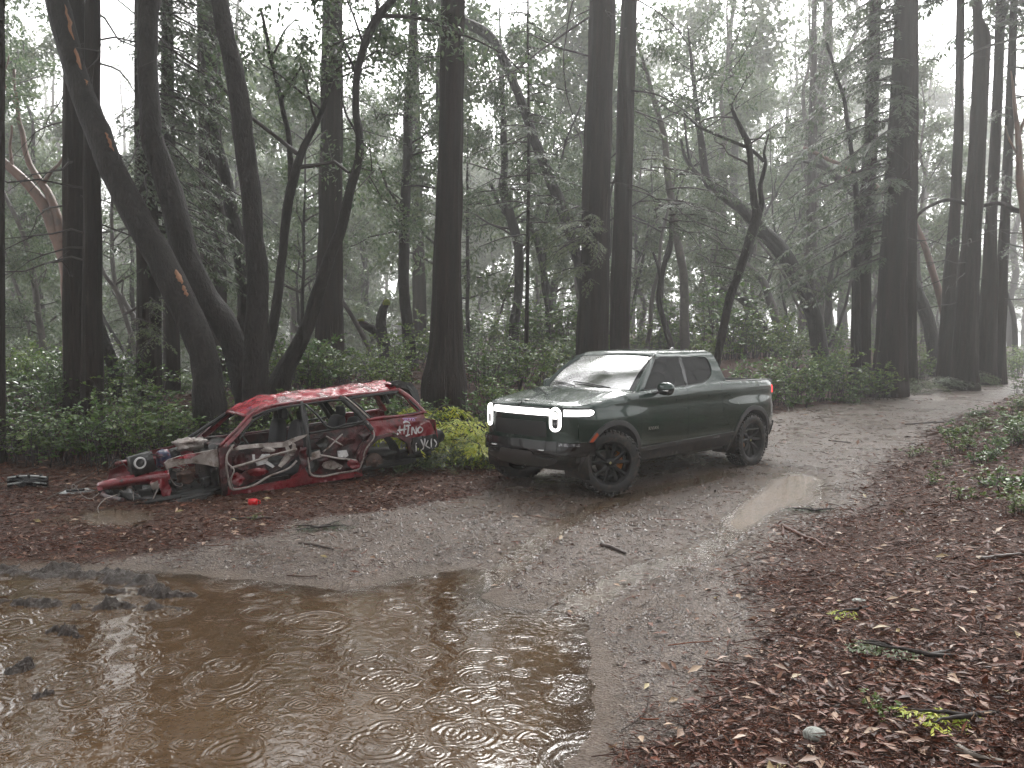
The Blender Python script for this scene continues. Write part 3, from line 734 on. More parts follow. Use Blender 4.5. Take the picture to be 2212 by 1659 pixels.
tree("redwood_tree", 'redwood', 20, "thick dark redwood directly behind the pickup windscreen", [(1302, -10, 54), (1298, 133, 55), (1292, 267, 57), (1289, 400, 60), (1287, 502, 60), (1284, 636, 66), (1278, 752, 70), (1275, 800, 76)], 8, crown='high', limbs=3,
     branches=[[(1275, 35, 5), (1180, 100, 5, -1), (1100, 160, 3, -1.5), (1030, 182, 2, -2)], [(1275, 122, 4), (1200, 100, 4, -.6), (1135, 68, 2, -1)], [(1283, 2, 4), (1240, 0, 4, -1), (1220, 100, 3, -1.2), (1218, 160, 3, -1.2), (1230, 230, 2, -1.2), (1247, 268, 1.5, -1.2)]])
tree("redwood_tree", 'redwood', 21, "slimmer redwood close at the right of the one behind the pickup windscreen", [(1360, -10, 33), (1355, 133, 35), (1350, 267, 37), (1346, 436, 39), (1341, 602, 42), (1338, 752, 42), (1337, 810, 46)], 8, crown='high', limbs=3,
     branches=[[(1352, 195, 5), (1420, 205, 4, -1), (1475, 236, 2.5, -1.5), (1530, 285, 1.5, -2)], [(1372, 240, 4), (1430, 262, 3, -1), (1478, 292, 2, -1)], [(1345, 405, 4), (1400, 420, 3, -1), (1450, 450, 2, -1.5)], [(1378, 0, 4), (1420, 25, 3, -1), (1460, 60, 3, -1), (1490, 105, 2, -1)], [(1290, 400, 3), (1330, 395, 3, -1), (1400, 415, 2, -1), (1420, 470, 1.5, -1)]])
tree("tanoak_tree", 'oak', 28, "mid-distance oak with a dipping fork seen left of the pickup redwoods", [(1085, 200, 11), (1088, 300, 14), (1090, 369, 16), (1087, 402, 18), (1100, 452, 20), (1117, 519, 21), (1120, 569, 20), (1120, 636, 20), (1112, 702, 22), (1110, 762, 25)], 3,
     branches=[[(1096, 465, 10), (1085, 455, 9), (1070, 425, 9), (1060, 395, 7)]], crown=brd(4, 13, 3.6, 28, 8, 48, .16, .075))
tree("fir_sapling", 'redwood', 21, "thin straight fir with layered drooping sprays behind the central gap", [(1140, 60, 4), (1142, 250, 6), (1142, 367, 7), (1140, 536, 8), (1137, 752, 10)], 1.5, crown=con(4.0, 10.2, 46, 2.4, .9, up=-.05, spacing=.13, droop=.3, step=.065, ls=.13, lw=.042))
tree("tanoak_tree", 'oak', 31, "faint bent oak just left of the thick pickup redwood", [(1120, 478, 10), (1150, 482, 14), (1170, 569, 14), (1184, 652, 15), (1205, 712, 17), (1212, 760, 18)])
tree("fir_sapling", 'oak', 29, "pole-thin trunk close at the right of the central redwood", [(1010, 380, 5), (1010, 440, 6), (1010, 752, 9)], 2, crown=con(3, 9.5, 26, 1.7, .6, spacing=.16, step=.1, ls=.13, lw=.04))
def moss_caps(spots):
    def fn(root, base, pts, rad):
        for (u, v, D, r, sq) in spots:
            P, s = at(u, v, D); V, F = lathe([(0.001, 1), (.5, .85), (.85, .45), (1, 0), (.85, -.4)], 14, 2)
            V = V * np.array([r, r, r * sq]) * (1 + .25 * fbm(V * 2.5, 3, 4))[:, None] + P - base
            link("moss_patch", mesh_np("moss_patch", V, F), M['moss'], root)
    return fn
tree("broken_stump", 'oak', 22, "broken forked stump with moss on its stubs behind the wreck's roof", [(840, 815, 33), (832, 760, 28), (825, 725, 26), (823, 690, 22), (828, 668, 18), (836, 650, 14)],
     branches=[[(822, 730, 20), (808, 715, 19), (793, 705, 17), (778, 694, 14)]], extra=moss_caps([(835, 655, 21.9, .11, 1.3), (780, 692, 21.9, .10, .6)]))
tree("leaning_log", 'pale', 21, "pale leaning dead trunk left of the broken mossy stump", [(730, 632, 9), (737, 645, 9), (770, 702, 10), (804, 769, 11), (824, 815, 12)])
tree("tanoak_tree", 'oak', 27, "grey trunk leaning far left behind the pickup cab", [(1773, 775, 36), (1770, 745, 34), (1752, 669, 33), (1722, 602, 32), (1682, 536, 33), (1642, 496, 29), (1622, 469, 26), (1575, 429, 24), (1535, 399, 21), (1523, 369, 18), (1516, 310, 15), (1508, 250, 12), (1500, 180, 9)], 2,
     branches=[[(1535, 399, 12), (1500, 370, 10), (1480, 340, 8), (1470, 300, 6)], [(1560, 420, 8), (1520, 385, 7), (1490, 350, 6), (1477, 240, 4)]], crown=brd(8.5, 13, 3.0, 12, 7, 30, .14, .06))
tree("tanoak_tree", 'oak', 17.3, "slender dark Y-shaped oak growing behind the pickup's rear window", [(1548, 775, 18), (1568, 669, 18), (1588, 609, 18), (1608, 556, 19), (1628, 496, 22), (1637, 466, 22), (1629, 440, 15), (1622, 369, 14), (1618, 316, 14), (1602, 283, 12), (1588, 257, 9), (1575, 225, 6)],
     branches=[[(1637, 470, 14), (1645, 440, 12), (1642, 402, 10), (1653, 355, 8), (1650, 330, 6), (1660, 290, 4)], [(1650, 350, 7), (1620, 322, 8), (1580, 305, 7), (1530, 285, 6), (1500, 268, 4), (1477, 245, 3)]], crown=brd(6.0, 9.5, 1.8, 9, 6, 16, .08, .032))
tree("redwood_tree", 'redwood', 25, "straight redwood at the left of the right-hand group", [(1891, -10, 22), (1882, 267, 27), (1874, 402, 29), (1862, 569, 37), (1860, 736, 39)], 8, crown='high', limbs=4)
tree("tanoak_tree", 'oak', 24.6, "narrow dark stem leaning against the left redwood of the right group", [(1785, 90, 6), (1805, 160, 7), (1825, 217, 8), (1836, 300, 9), (1843, 350, 10), (1847, 402, 11), (1850, 520, 13), (1853, 740, 15)])
tree("redwood_tree", 'redwood', 24, "widest redwood of the right-hand group, with drooping green sprays", [(1958, -10, 40), (1946, 267, 47), (1933, 500, 51), (1929, 602, 56), (1925, 736, 60), (1924, 770, 66)], 8, limbs=6,
     crown=con(4.6, 15.5, 54, 4.4, 3.4, up=-.10, az=(110, 250), spacing=.13, tw=.72, step=.058, ls=.15, lw=.046, droop=.38))
tree("redwood_tree", 'redwood', 26, "narrow redwood hugging the right side of the widest one", [(1978, 0, 10), (1978, 133, 11), (1977, 300, 13), (1972, 450, 18), (1968, 602, 21), (1969, 740, 22)], 4, limbs=4)
tree("redwood_tree", 'redwood', 28, "straight redwood third from the right picture edge", [(2075, -10, 15), (2071, 267, 18), (2060, 500, 23), (2053, 602, 28), (2048, 729, 35), (2047, 765, 38)], 8, crown='high', limbs=5)
tree("redwood_tree", 'redwood', 26, "redwood with a knobbed broken top in the right group", [(2110, -10, 18), (2112, 40, 18), (2117, 62, 26), (2121, 85, 33), (2120, 133, 31), (2114, 267, 32), (2100, 500, 37), (2092, 602, 42), (2086, 736, 47), (2085, 775, 52)], 3, limbs=5,
     branches=[[(2100, 445, 8), (2050, 432, 8), (2010, 445, 7), (1985, 462, 6), (1978, 480, 4)], [(2120, 445, 8), (2160, 440, 9), (2190, 452, 10), (2225, 462, 10)], [(2080, 130, 4), (2120, 105, 5, -.5), (2170, 90, 5, -.8), (2225, 72, 5, -1)]])
tree("redwood_tree", 'redwood', 28, "left stem of the twin redwoods nearest the right picture edge", [(2163, -10, 17), (2152, 267, 20), (2140, 500, 23), (2138, 602, 31), (2132, 720, 38), (2131, 765, 40)], 8, crown='high', limbs=6)
tree("redwood_tree", 'redwood', 28.2, "right stem of the twin redwoods nearest the right picture edge", [(2191, -10, 14), (2183, 200, 17), (2173, 433, 19), (2166, 569, 22), (2156, 719, 30), (2155, 765, 32)], 8, limbs=6,
     crown=con(5, 15, 30, 3.2, 2.2, up=-.1, az=(160, 380), spacing=.16, step=.085, ls=.13, lw=.038))
tree("tanoak_tree", 'oak', 32, "long grey trunk leaning left behind the right redwood group", [(1770, 345, 11), (1825, 400, 17), (1880, 445, 20), (1930, 520, 22), (1985, 640, 25), (2012, 725, 27), (2018, 760, 28)],
     branches=[[(1825, 400, 8), (1790, 370, 8), (1760, 355, 8), (1735, 348, 6)], [(1880, 445, 9), (1840, 410, 7), (1800, 405, 6), (1760, 390, 4)]])
tree("madrone_tree", 'madrone', 33, "peeling reddish limb slanting between the two leftmost redwoods of the right group", [(1735, 318, 6), (1790, 345, 9), (1850, 375, 10), (1910, 420, 11), (1985, 500, 13), (2045, 700, 16), (2050, 760, 18)])
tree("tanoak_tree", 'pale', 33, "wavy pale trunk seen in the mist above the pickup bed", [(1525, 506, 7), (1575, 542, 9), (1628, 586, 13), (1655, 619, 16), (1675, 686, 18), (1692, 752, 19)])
tree("tanoak_tree", 'oak', 32, "grey trunk bowed to the left above the pickup's rear window", [(1540, 622, 10), (1558, 626, 13), (1602, 646, 16), (1642, 692, 17), (1672, 759, 17)])
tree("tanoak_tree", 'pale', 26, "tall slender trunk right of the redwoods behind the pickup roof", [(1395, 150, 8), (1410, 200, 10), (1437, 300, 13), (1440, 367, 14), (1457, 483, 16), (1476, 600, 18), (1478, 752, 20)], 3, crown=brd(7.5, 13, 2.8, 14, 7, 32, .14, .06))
tree("tanoak_tree", 'oak', 24, "crooked dark sapling just behind the pickup's roof fin", [(1449, 470, 6), (1449, 486, 8), (1447, 536, 10), (1432, 576, 11), (1424, 642, 12), (1437, 702, 13), (1450, 749, 14)], branches=[[(1428, 600, 7), (1420, 570, 7), (1410, 545, 5)]])
tree("redwood_tree", 'redwood', 37, "fog-grey redwood behind the leaning trunk above the pickup bed", [(1757, 200, 16), (1755, 350, 19), (1752, 519, 21), (1752, 600, 22), (1754, 765, 26)], 8, crown=con(7, 16, 30, 2.6, 1.6, spacing=.2, step=.12, ls=.16, lw=.05))
tree("madrone_tree", 'madrone', 20, "reddish smooth-barked madrone forking at the far left", [(150, 830, 26), (146, 625, 27), (133, 540, 27), (117, 500, 25), (100, 457, 23), (60, 400, 21), (0, 345, 18), (-60, 300, 14)],
     branches=[[(133, 525, 20), (123, 467, 19), (93, 400, 16), (57, 333, 12), (37, 233, 9), (30, 150, 6)], [(93, 400, 9), (112, 370, 8), (130, 350, 6), (150, 300, 4)], [(100, 457, 6), (80, 430, 5), (62, 410, 4)], [(30, 365, 8), (20, 320, 6), (25, 270, 4)], [(37, 233, 6), (10, 180, 4), (20, 120, 3)]], crown=brd(7, 13, 3.2, 18, 8, 44, .13, .065))
tree("bay_tree", 'pale', 23, "thin wavy pale tree left of the madrone", [(20, 442, 8), (53, 519, 10), (70, 592, 12), (80, 659, 13), (90, 725, 14), (100, 815, 17)], 2, branches=[[(80, 640, 6), (72, 600, 6), (55, 580, 5)], [(67, 725, 9), (50, 669, 8), (20, 569, 6), (5, 530, 4)], [(70, 592, 5), (35, 588, 5), (0, 596, 4)]], crown=brd(1.0, 7, 2.6, 22, 8, 44, .13, .06))
tree("tanoak_tree", 'oak', 16.3, "short dark trunk leaning left beside the twin redwoods", [(212, 690, 18), (220, 725, 22), (243, 792, 26), (265, 875, 32)])
tree("redwood_tree", 'redwood', 16.4, "dark redwood trunk behind the leafy shrub left of the leaning oak", [(312, 100, 40), (314, 300, 42), (322, 642, 46), (322, 725, 48), (320, 880, 54)], 10, limbs=3,
     crown=con(3.6, 11.5, 58, 2.9, 2.0, up=-.12, az=(-75, 60), spacing=.12, tw=.6, step=.055, ls=.115, lw=.036, droop=.42))
tree("redwood_tree", 'redwood', 18.6, "second dark redwood trunk showing through the gap left of the leaning oak", [(362, 100, 25), (365, 400, 28), (370, 692, 32), (372, 830, 35)], 10,
     crown=con(3.2, 12.5, 56, 2.9, 2.2, up=-.12, az=(-110, 50), spacing=.13, tw=.6, step=.06, ls=.12, lw=.038, droop=.42))
tree("bay_tree", 'pale', 22.5, "pale crooked tree between the twin redwoods and the leaning oak", [(243, 430, 6), (243, 475, 7), (247, 609, 9), (283, 725, 10), (297, 775, 12), (300, 840, 14)], 1.5, branches=[[(298, 699, 11), (283, 675, 11), (253, 629, 10), (220, 582, 8), (205, 520, 5)], [(283, 675, 5), (265, 630, 4), (270, 590, 3)]], crown=brd(2.5, 7.5, 2.2, 12, 7, 24, .10, .04))
tree("tanoak_tree", 'oak', 18, "dark trunk seen between the leaning oak and the black upright oak", [(496, 440, 28), (503, 480, 30), (525, 580, 32), (530, 650, 33), (522, 800, 38)], 4)
tree("fir_sapling", 'oak', 24, "thin pole trunk left of the broad greyish redwood", [(658, 440, 5), (657, 500, 6), (652, 742, 9), (650, 820, 10)], 4, crown=brd(3, 11, 2.4, 24, 8, 46, .13, .06))
tree("redwood_tree", 'redwood', 38, "fog-grey redwood half hidden behind the straight grey tree", [(896, 150, 18), (900, 369, 22), (905, 600, 27), (908, 790, 33)], 8, crown=con(6, 16, 34, 2.8, 1.6, spacing=.2, step=.12, ls=.17, lw=.05))
tree("madrone_tree", 'madrone', 25, "reddish madrone cut off by the right picture edge", [(2192, 220, 8), (2200, 300, 11), (2204, 400, 16), (2216, 480, 19), (2230, 700, 24)], 1, branches=[[(2200, 300, 7), (2212, 260, 6), (2230, 230, 5)], [(2196, 330, 5), (2180, 300, 4), (2172, 270, 3)]])
tree("tanoak_tree", 'oak', 41, "faint thin trunk beyond the bend of the road", [(2172, 629, 8), (2190, 686, 10), (2193, 775, 12)], 2)
tree("tanoak_tree", 'oak', 36, "knobby misty trunk in the gap left of the right redwoods", [(1800, 560, 8), (1792, 610, 11), (1790, 650, 14), (1787, 745, 17)], 1, branches=[[(1791, 640, 7), (1775, 610, 6), (1765, 570, 4)], [(1791, 625, 6), (1806, 600, 5), (1815, 560, 3)]], crown=brd(2.5, 9, 3, 14, 6, 22, .15, .06, 'leaf_far'))

# ------------------------------------------------------------------ the wood behind, fading into the mist
FAR = []
for k in range(5):
    g = np.random.default_rng(40 + k)
    H = [15, 18, 13, 17, 20][k]
    z = np.linspace(-.5, H * .9, 16); pts = np.c_[np.cumsum(g.normal(size=16)) * .16, np.cumsum(g.normal(size=16)) * .16, z]; pts[:, :2] -= pts[1, :2]
    rad = np.linspace([.17, .22, .14, .2, .24][k], .03, 16)
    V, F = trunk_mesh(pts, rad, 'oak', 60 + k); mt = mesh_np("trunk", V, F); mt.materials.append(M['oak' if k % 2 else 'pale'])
    if k in (1, 4):
        V, F, LB = sprays(g, conifer_branches(g, pathfun(pts), 2.0, H * .95, 58, 3.0, .7, -.05), spacing=.2, tw=.75, ls=.24, lw=.075, step=.13)
    else:
        V, F, LB = broad_crown(300 + k, H, 2.0, 3.4, 26, 8, 46, .24, .12, pathfun(pts), .07, .26)
    mc = mesh_np("crown", V, F); mc.materials.append(M['leaf_far'])
    ml = mesh_np("limbs", np.concatenate(LB.V), [np.concatenate(LB.F[4])]); ml.materials.append(M['twig'])
    FAR.append((mt, mc, ml, k in (1, 4)))
g = np.random.default_rng(11)
far_pts = []
for Y0, Y1, n, s0, s1 in ((30, 42, 5, .8, 1.1), (42, 58, 9, 1.0, 1.45), (58, 82, 17, 1.5, 2.1), (82, 115, 28, 1.9, 2.6), (115, 150, 30, 2.3, 3.2)):
    for i in range(n):
        Y = g.uniform(Y0, Y1); x = Y * (-.76 + 1.52 * (i + g.uniform(.05, .95)) / n)
        if abs(x) > 116 or (x > 8 and Y < np.interp(x, LEFT[:, 0], LEFT[:, 1]) + 3.5): continue
        far_pts.append((x, Y, g.uniform(s0, s1)))
# trees beside and behind the viewer, which the wet paint, glass and water mirror
around = [(-9, 2), (-12.5, -1), (-15, 5), (-9, -7), (-3, -8), (2.5, -8), (8, -6), (11.5, 0), (13.5, 6), (16, 11), (20, 17), (-14, -10), (18, -4), (25, 22), (-6, -12), (4, -13), (12, -10)]
def zone(x, y):
    u = PW / 2 + PF * x / y
    for lim, txt in ((130, "at the far left edge"), (290, "behind the twin redwoods at left"), (480, "behind the leaning oaks"), (690, "behind the wreck's front half"), (930, "behind the wreck's rear half"), (1240, "between central redwood and pickup"), (1400, "behind the pickup's windscreen"), (1560, "behind the pickup's rear doors"), (1830, "above the pickup's bed"), (2010, "behind the left of the right-hand redwoods")):
        if u < lim: return txt
    return "behind the redwoods at the right edge"
def mist(y): return "in the nearer mist" if y < 46 else ("half lost in mist" if y < 84 else "dissolving in the farthest mist")
def far_tree(x, y, k, s, rz, label, group):
    b = np.array([x, y, hz(x, y)]); root = empty("misty_tree", b, (0, 0, rz)); tag(root, label, "tree", group); root.scale = (s, s, s)
    for nm, mm in (("trunk", FAR[k][0]), ("crown", FAR[k][1]), ("limbs", FAR[k][2])): link(nm, mm, None, root, nm == "trunk")
for (x, y, s) in far_pts:
    k = int(g.integers(0, 5))
    far_tree(x, y, k, s, g.uniform(0, 6.28), ("slim feathery conifer " if FAR[k][3] else "leafy broadleaf tree ") + mist(y) + " " + zone(x, y), "misty conifers of the background" if FAR[k][3] else "misty broadleaf trees of the background")
for Y0, Y1, n, s0, s1 in ((29, 38, 4, .5, .7), (40, 55, 7, .55, .85), (33, 48, 5, 1.0, 1.2), (42, 62, 7, 1.7, 2.1)):          # mid-height trees that fill the view between the trunks
    for i in range(n):
        Y = g.uniform(Y0, Y1); x = Y * (-.78 + 1.56 * (i + g.uniform(.05, .95)) / n)
        if x > 6 and Y < np.interp(x, LEFT[:, 0], LEFT[:, 1]) + 3.5: continue
        k = int(g.choice([0, 2, 3, 1, 4])); far_tree(x, Y, k, g.uniform(s0, s1), g.uniform(0, 6.28), ("low slim conifer " if FAR[k][3] else "mid-height broadleaf tree ") + mist(Y) + " " + zone(x, Y), "misty conifers of the background" if FAR[k][3] else "misty broadleaf trees of the background")
for i in range(30):                            # low growth at the foot of the farthest trees
    Y = g.uniform(58, 105); x = Y * (-.74 + 1.48 * (i + g.uniform(.1, .9)) / 30)
    if x > 8 and Y < np.interp(x, LEFT[:, 0], LEFT[:, 1]) + 4: continue
    far_tree(x, Y, int(g.choice([0, 2, 3])), g.uniform(.5, .8), g.uniform(0, 6.28), "short bushy tree " + mist(Y) + " " + zone(x, Y), "young trees of the background")
for i in range(14):                            # young growth low in the mist
    Y = g.uniform(36, 66); x = Y * (-.78 + 1.56 * (i + g.uniform(.1, .9)) / 14)
    if x > 8 and Y < np.interp(x, LEFT[:, 0], LEFT[:, 1]) + 3: continue
    k = int(g.choice([0, 2, 3])); far_tree(x, Y, k, g.uniform(.26, .42), g.uniform(0, 6.28), "low young tree " + mist(Y) + " " + zone(x, Y), "young trees of the background")
for i in range(26):                            # slender leaning stems between the redwoods
    Y = g.uniform(27, 52); u = 720 + 1150 * (i + g.uniform(.05, .95)) / 26 if i > 6 else g.uniform(10, 700); P, _ = at(u, 800, Y); x = P[0]
    if x > 7 and Y < np.interp(x, LEFT[:, 0], LEFT[:, 1]) + 3: continue
    b = np.array([x, Y, hz(x, Y)]); H = g.uniform(6, 13); n = 14; t = np.linspace(0, 1, n)
    lean = g.normal() * .28; cv = g.normal() * .25
    pts = np.c_[H * (lean * t + cv * t * (1 - t) * 1.5) + np.cumsum(g.normal(size=n)) * .07, np.cumsum(g.normal(size=n)) * .07, H * t - .3]
    r0 = g.uniform(.07, .15); V, F = trunk_mesh(pts, np.linspace(r0, .025, n), 'oak', 900 + i); root = empty("slender_tree", b)
    tag(root, "slender %s stem %s %s" % ("left-leaning" if lean + cv * .2 < -.08 else ("right-leaning" if lean > .08 else "crooked"), mist(Y), zone(x, Y)), "tree", "slender stems in the mist")
    link("trunk", mesh_np("trunk", V, F), M['oak' if i % 3 else 'pale'], root)
    for q in range(3):
        k = int(g.integers(5, 12)); L = g.uniform(1.2, 3); tt = np.linspace(0, 1, 7)[:, None]
        Q = pts[k] + np.array([g.normal() * .8, g.normal() * .5, .7]) * L * tt + np.cumsum(g.normal(size=(7, 3)), 0) * .05
        V, F = tube(Q, np.linspace(r0 * .4, .008, 7), 6, False); link("branch", mesh_np("branch", V, F), M['oak'], root)
    V, F, LB = broad_crown(1500 + i, H * 1.05, H * .55, 1.7, 6, 5, 22, .14, .065, pathfun(pts), .02, .16); link("crown", mesh_np("crown", V, F), M['leaf_oak'], root, False)
for i, (x, y) in enumerate(around):
    far_tree(x, y, (1, 4, 0, 3, 4)[i % 5], g.uniform(1.0, 1.25), g.uniform(0, 6.28), "tree standing outside the picture around the clearing", "trees around the clearing")
# ------------------------------------------------------------------ undergrowth
def shrub_mesh(seed, Rad, H, nst, per, ls, lw, whorl=.5):
    """arching stems with alternate glossy leaves"""
    g = np.random.default_rng(seed); LB = MB(); C, A, Nn, S = [], [], [], []
    for i in range(nst):
        az = g.uniform(0, 6.283); r0 = Rad * .55 * math.sqrt(g.uniform()); b = np.array([math.cos(az) * r0, math.sin(az) * r0, -.05])
        az2 = az + g.normal() * .7; hh = H * g.uniform(.45, 1.05); out = Rad * g.uniform(.1, .6)
        t = np.linspace(0, 1, 7)[:, None]
        P = b + np.array([math.cos(az2) * out, math.sin(az2) * out, 0]) * t ** 1.6 + UP * hh * (1.35 * t - .35 * t ** 2.5) + np.cumsum(g.normal(size=(7, 3)), 0) * .02
        LB.tube(P, np.linspace(.008, .002, 7), 4, False)
        for j in range(g.integers(3, 7)):                      # side twigs
            q = g.uniform(.25, 1); bb = np.array([np.interp(q, t[:, 0], P[:, c]) for c in range(3)])
            td = unit(np.array([*(g.normal(size=2)), g.uniform(-.1, .7)])); tl = g.uniform(.12, .34) * min(1.3, H)
            u = np.linspace(.1, 1, per); sd = unit(np.cross(td, UP)); sg = np.where(np.arange(per) % 2, 1, -1)
            C.append(bb + td * tl * u[:, None] - UP * (.18 * tl * u ** 2)[:, None])
            A.append(unit(td * .55 + sd * sg[:, None] * .8 + g.normal(size=(per, 3)) * .3 + UP * .1))
            Nn.append(unit(UP + g.normal(size=(per, 3)) * .38)); S.append(g.uniform(.6, 1.25, per))
            LB.tube(np.array([bb, bb + td * tl * .5, bb + td * tl - UP * .18 * tl]), [.004, .003, .0015], 3, False)
    s = np.concatenate(S)
    V, F = leaves(np.concatenate(C), np.concatenate(A), np.concatenate(Nn), ls * s, lw * s, .12, .5)
    return V, F, LB
def fan_mesh(seed, n, L, up, **kw):
    g = np.random.default_rng(seed)
    br = [(np.array([g.normal() * .1, g.normal() * .1, .02 + .25 * g.uniform()]), np.array([math.cos(a), math.sin(a), up + g.uniform(-.2, .5)]), L * g.uniform(.55, 1.1)) for a in g.uniform(0, 6.283, n)]
    return sprays(g, br, stem=.3, **kw)
SH = {}
def reg(key, m, V, F, LB):
    a = mesh_np("foliage", V, F); a.materials.append(M[m])
    b = mesh_np("stems", np.concatenate(LB.V), [np.concatenate(LB.F[4])]); b.materials.append(M['twig']); SH[key] = (a, b)
for k in range(4): reg('huck%d' % k, 'shrub_mid' if k % 2 else 'shrub_leaf', *shrub_mesh(200 + k, .78, .85, 36, 9, .074, .040))
for k in range(2): reg('tall%d' % k, 'shrub_leaf', *shrub_mesh(220 + k, .62, 1.3, 24, 9, .10, .048))
reg('lime0', 'shrub_lime', *shrub_mesh(230, .45, .5, 14, 8, .075, .042))
reg('low0', 'shrub_leaf', *shrub_mesh(240, .5, .35, 18, 8, .06, .034))
reg('low1', 'shrub_lime', *shrub_mesh(241, .35, .28, 9, 7, .055, .034))
reg('spr0', 'needle', *fan_mesh(250, 26, 1.0, .75, spacing=.07, tw=.45, ls=.05, lw=.013, step=.03, droop=.45))
reg('spr1', 'needle_light', *fan_mesh(251, 26, .95, .6, spacing=.07, tw=.45, ls=.05, lw=.013, step=.03, droop=.5))
reg('gold0', 'yellow_spray', *fan_mesh(252, 24, .62, .55, spacing=.05, tw=.4, ls=.05, lw=.014, step=.024, droop=.55))
reg('gold1', 'yellow_spray', *fan_mesh(253, 20, .5, .45, spacing=.05, tw=.4, ls=.05, lw=.014, step=.024, droop=.55))
def plant(name, key, x, y, s, label, cat="shrub", group="shrubs of the undergrowth", sz=None, dz=0.):
    b = (x, y, hz(x, y) + dz); root = empty(name, b, (0, 0, random.uniform(0, 6.28))); tag(root, label, cat, group)
    root.scale = (s, s, sz or s * random.uniform(.75, 1.3))
    link("foliage", SH[key][0], None, root, False); link("stems", SH[key][1], None, root)
    return root
def at_ground(u, v, Y):                      # stand something under a measured direction, at distance Y
    P, _ = at(u, v, Y); return P[0], Y
def P_(name, key, u, Y, s, label, **kw): x, y = at_ground(u, 800, Y); return plant(name, key, x, y, s, label, **kw)
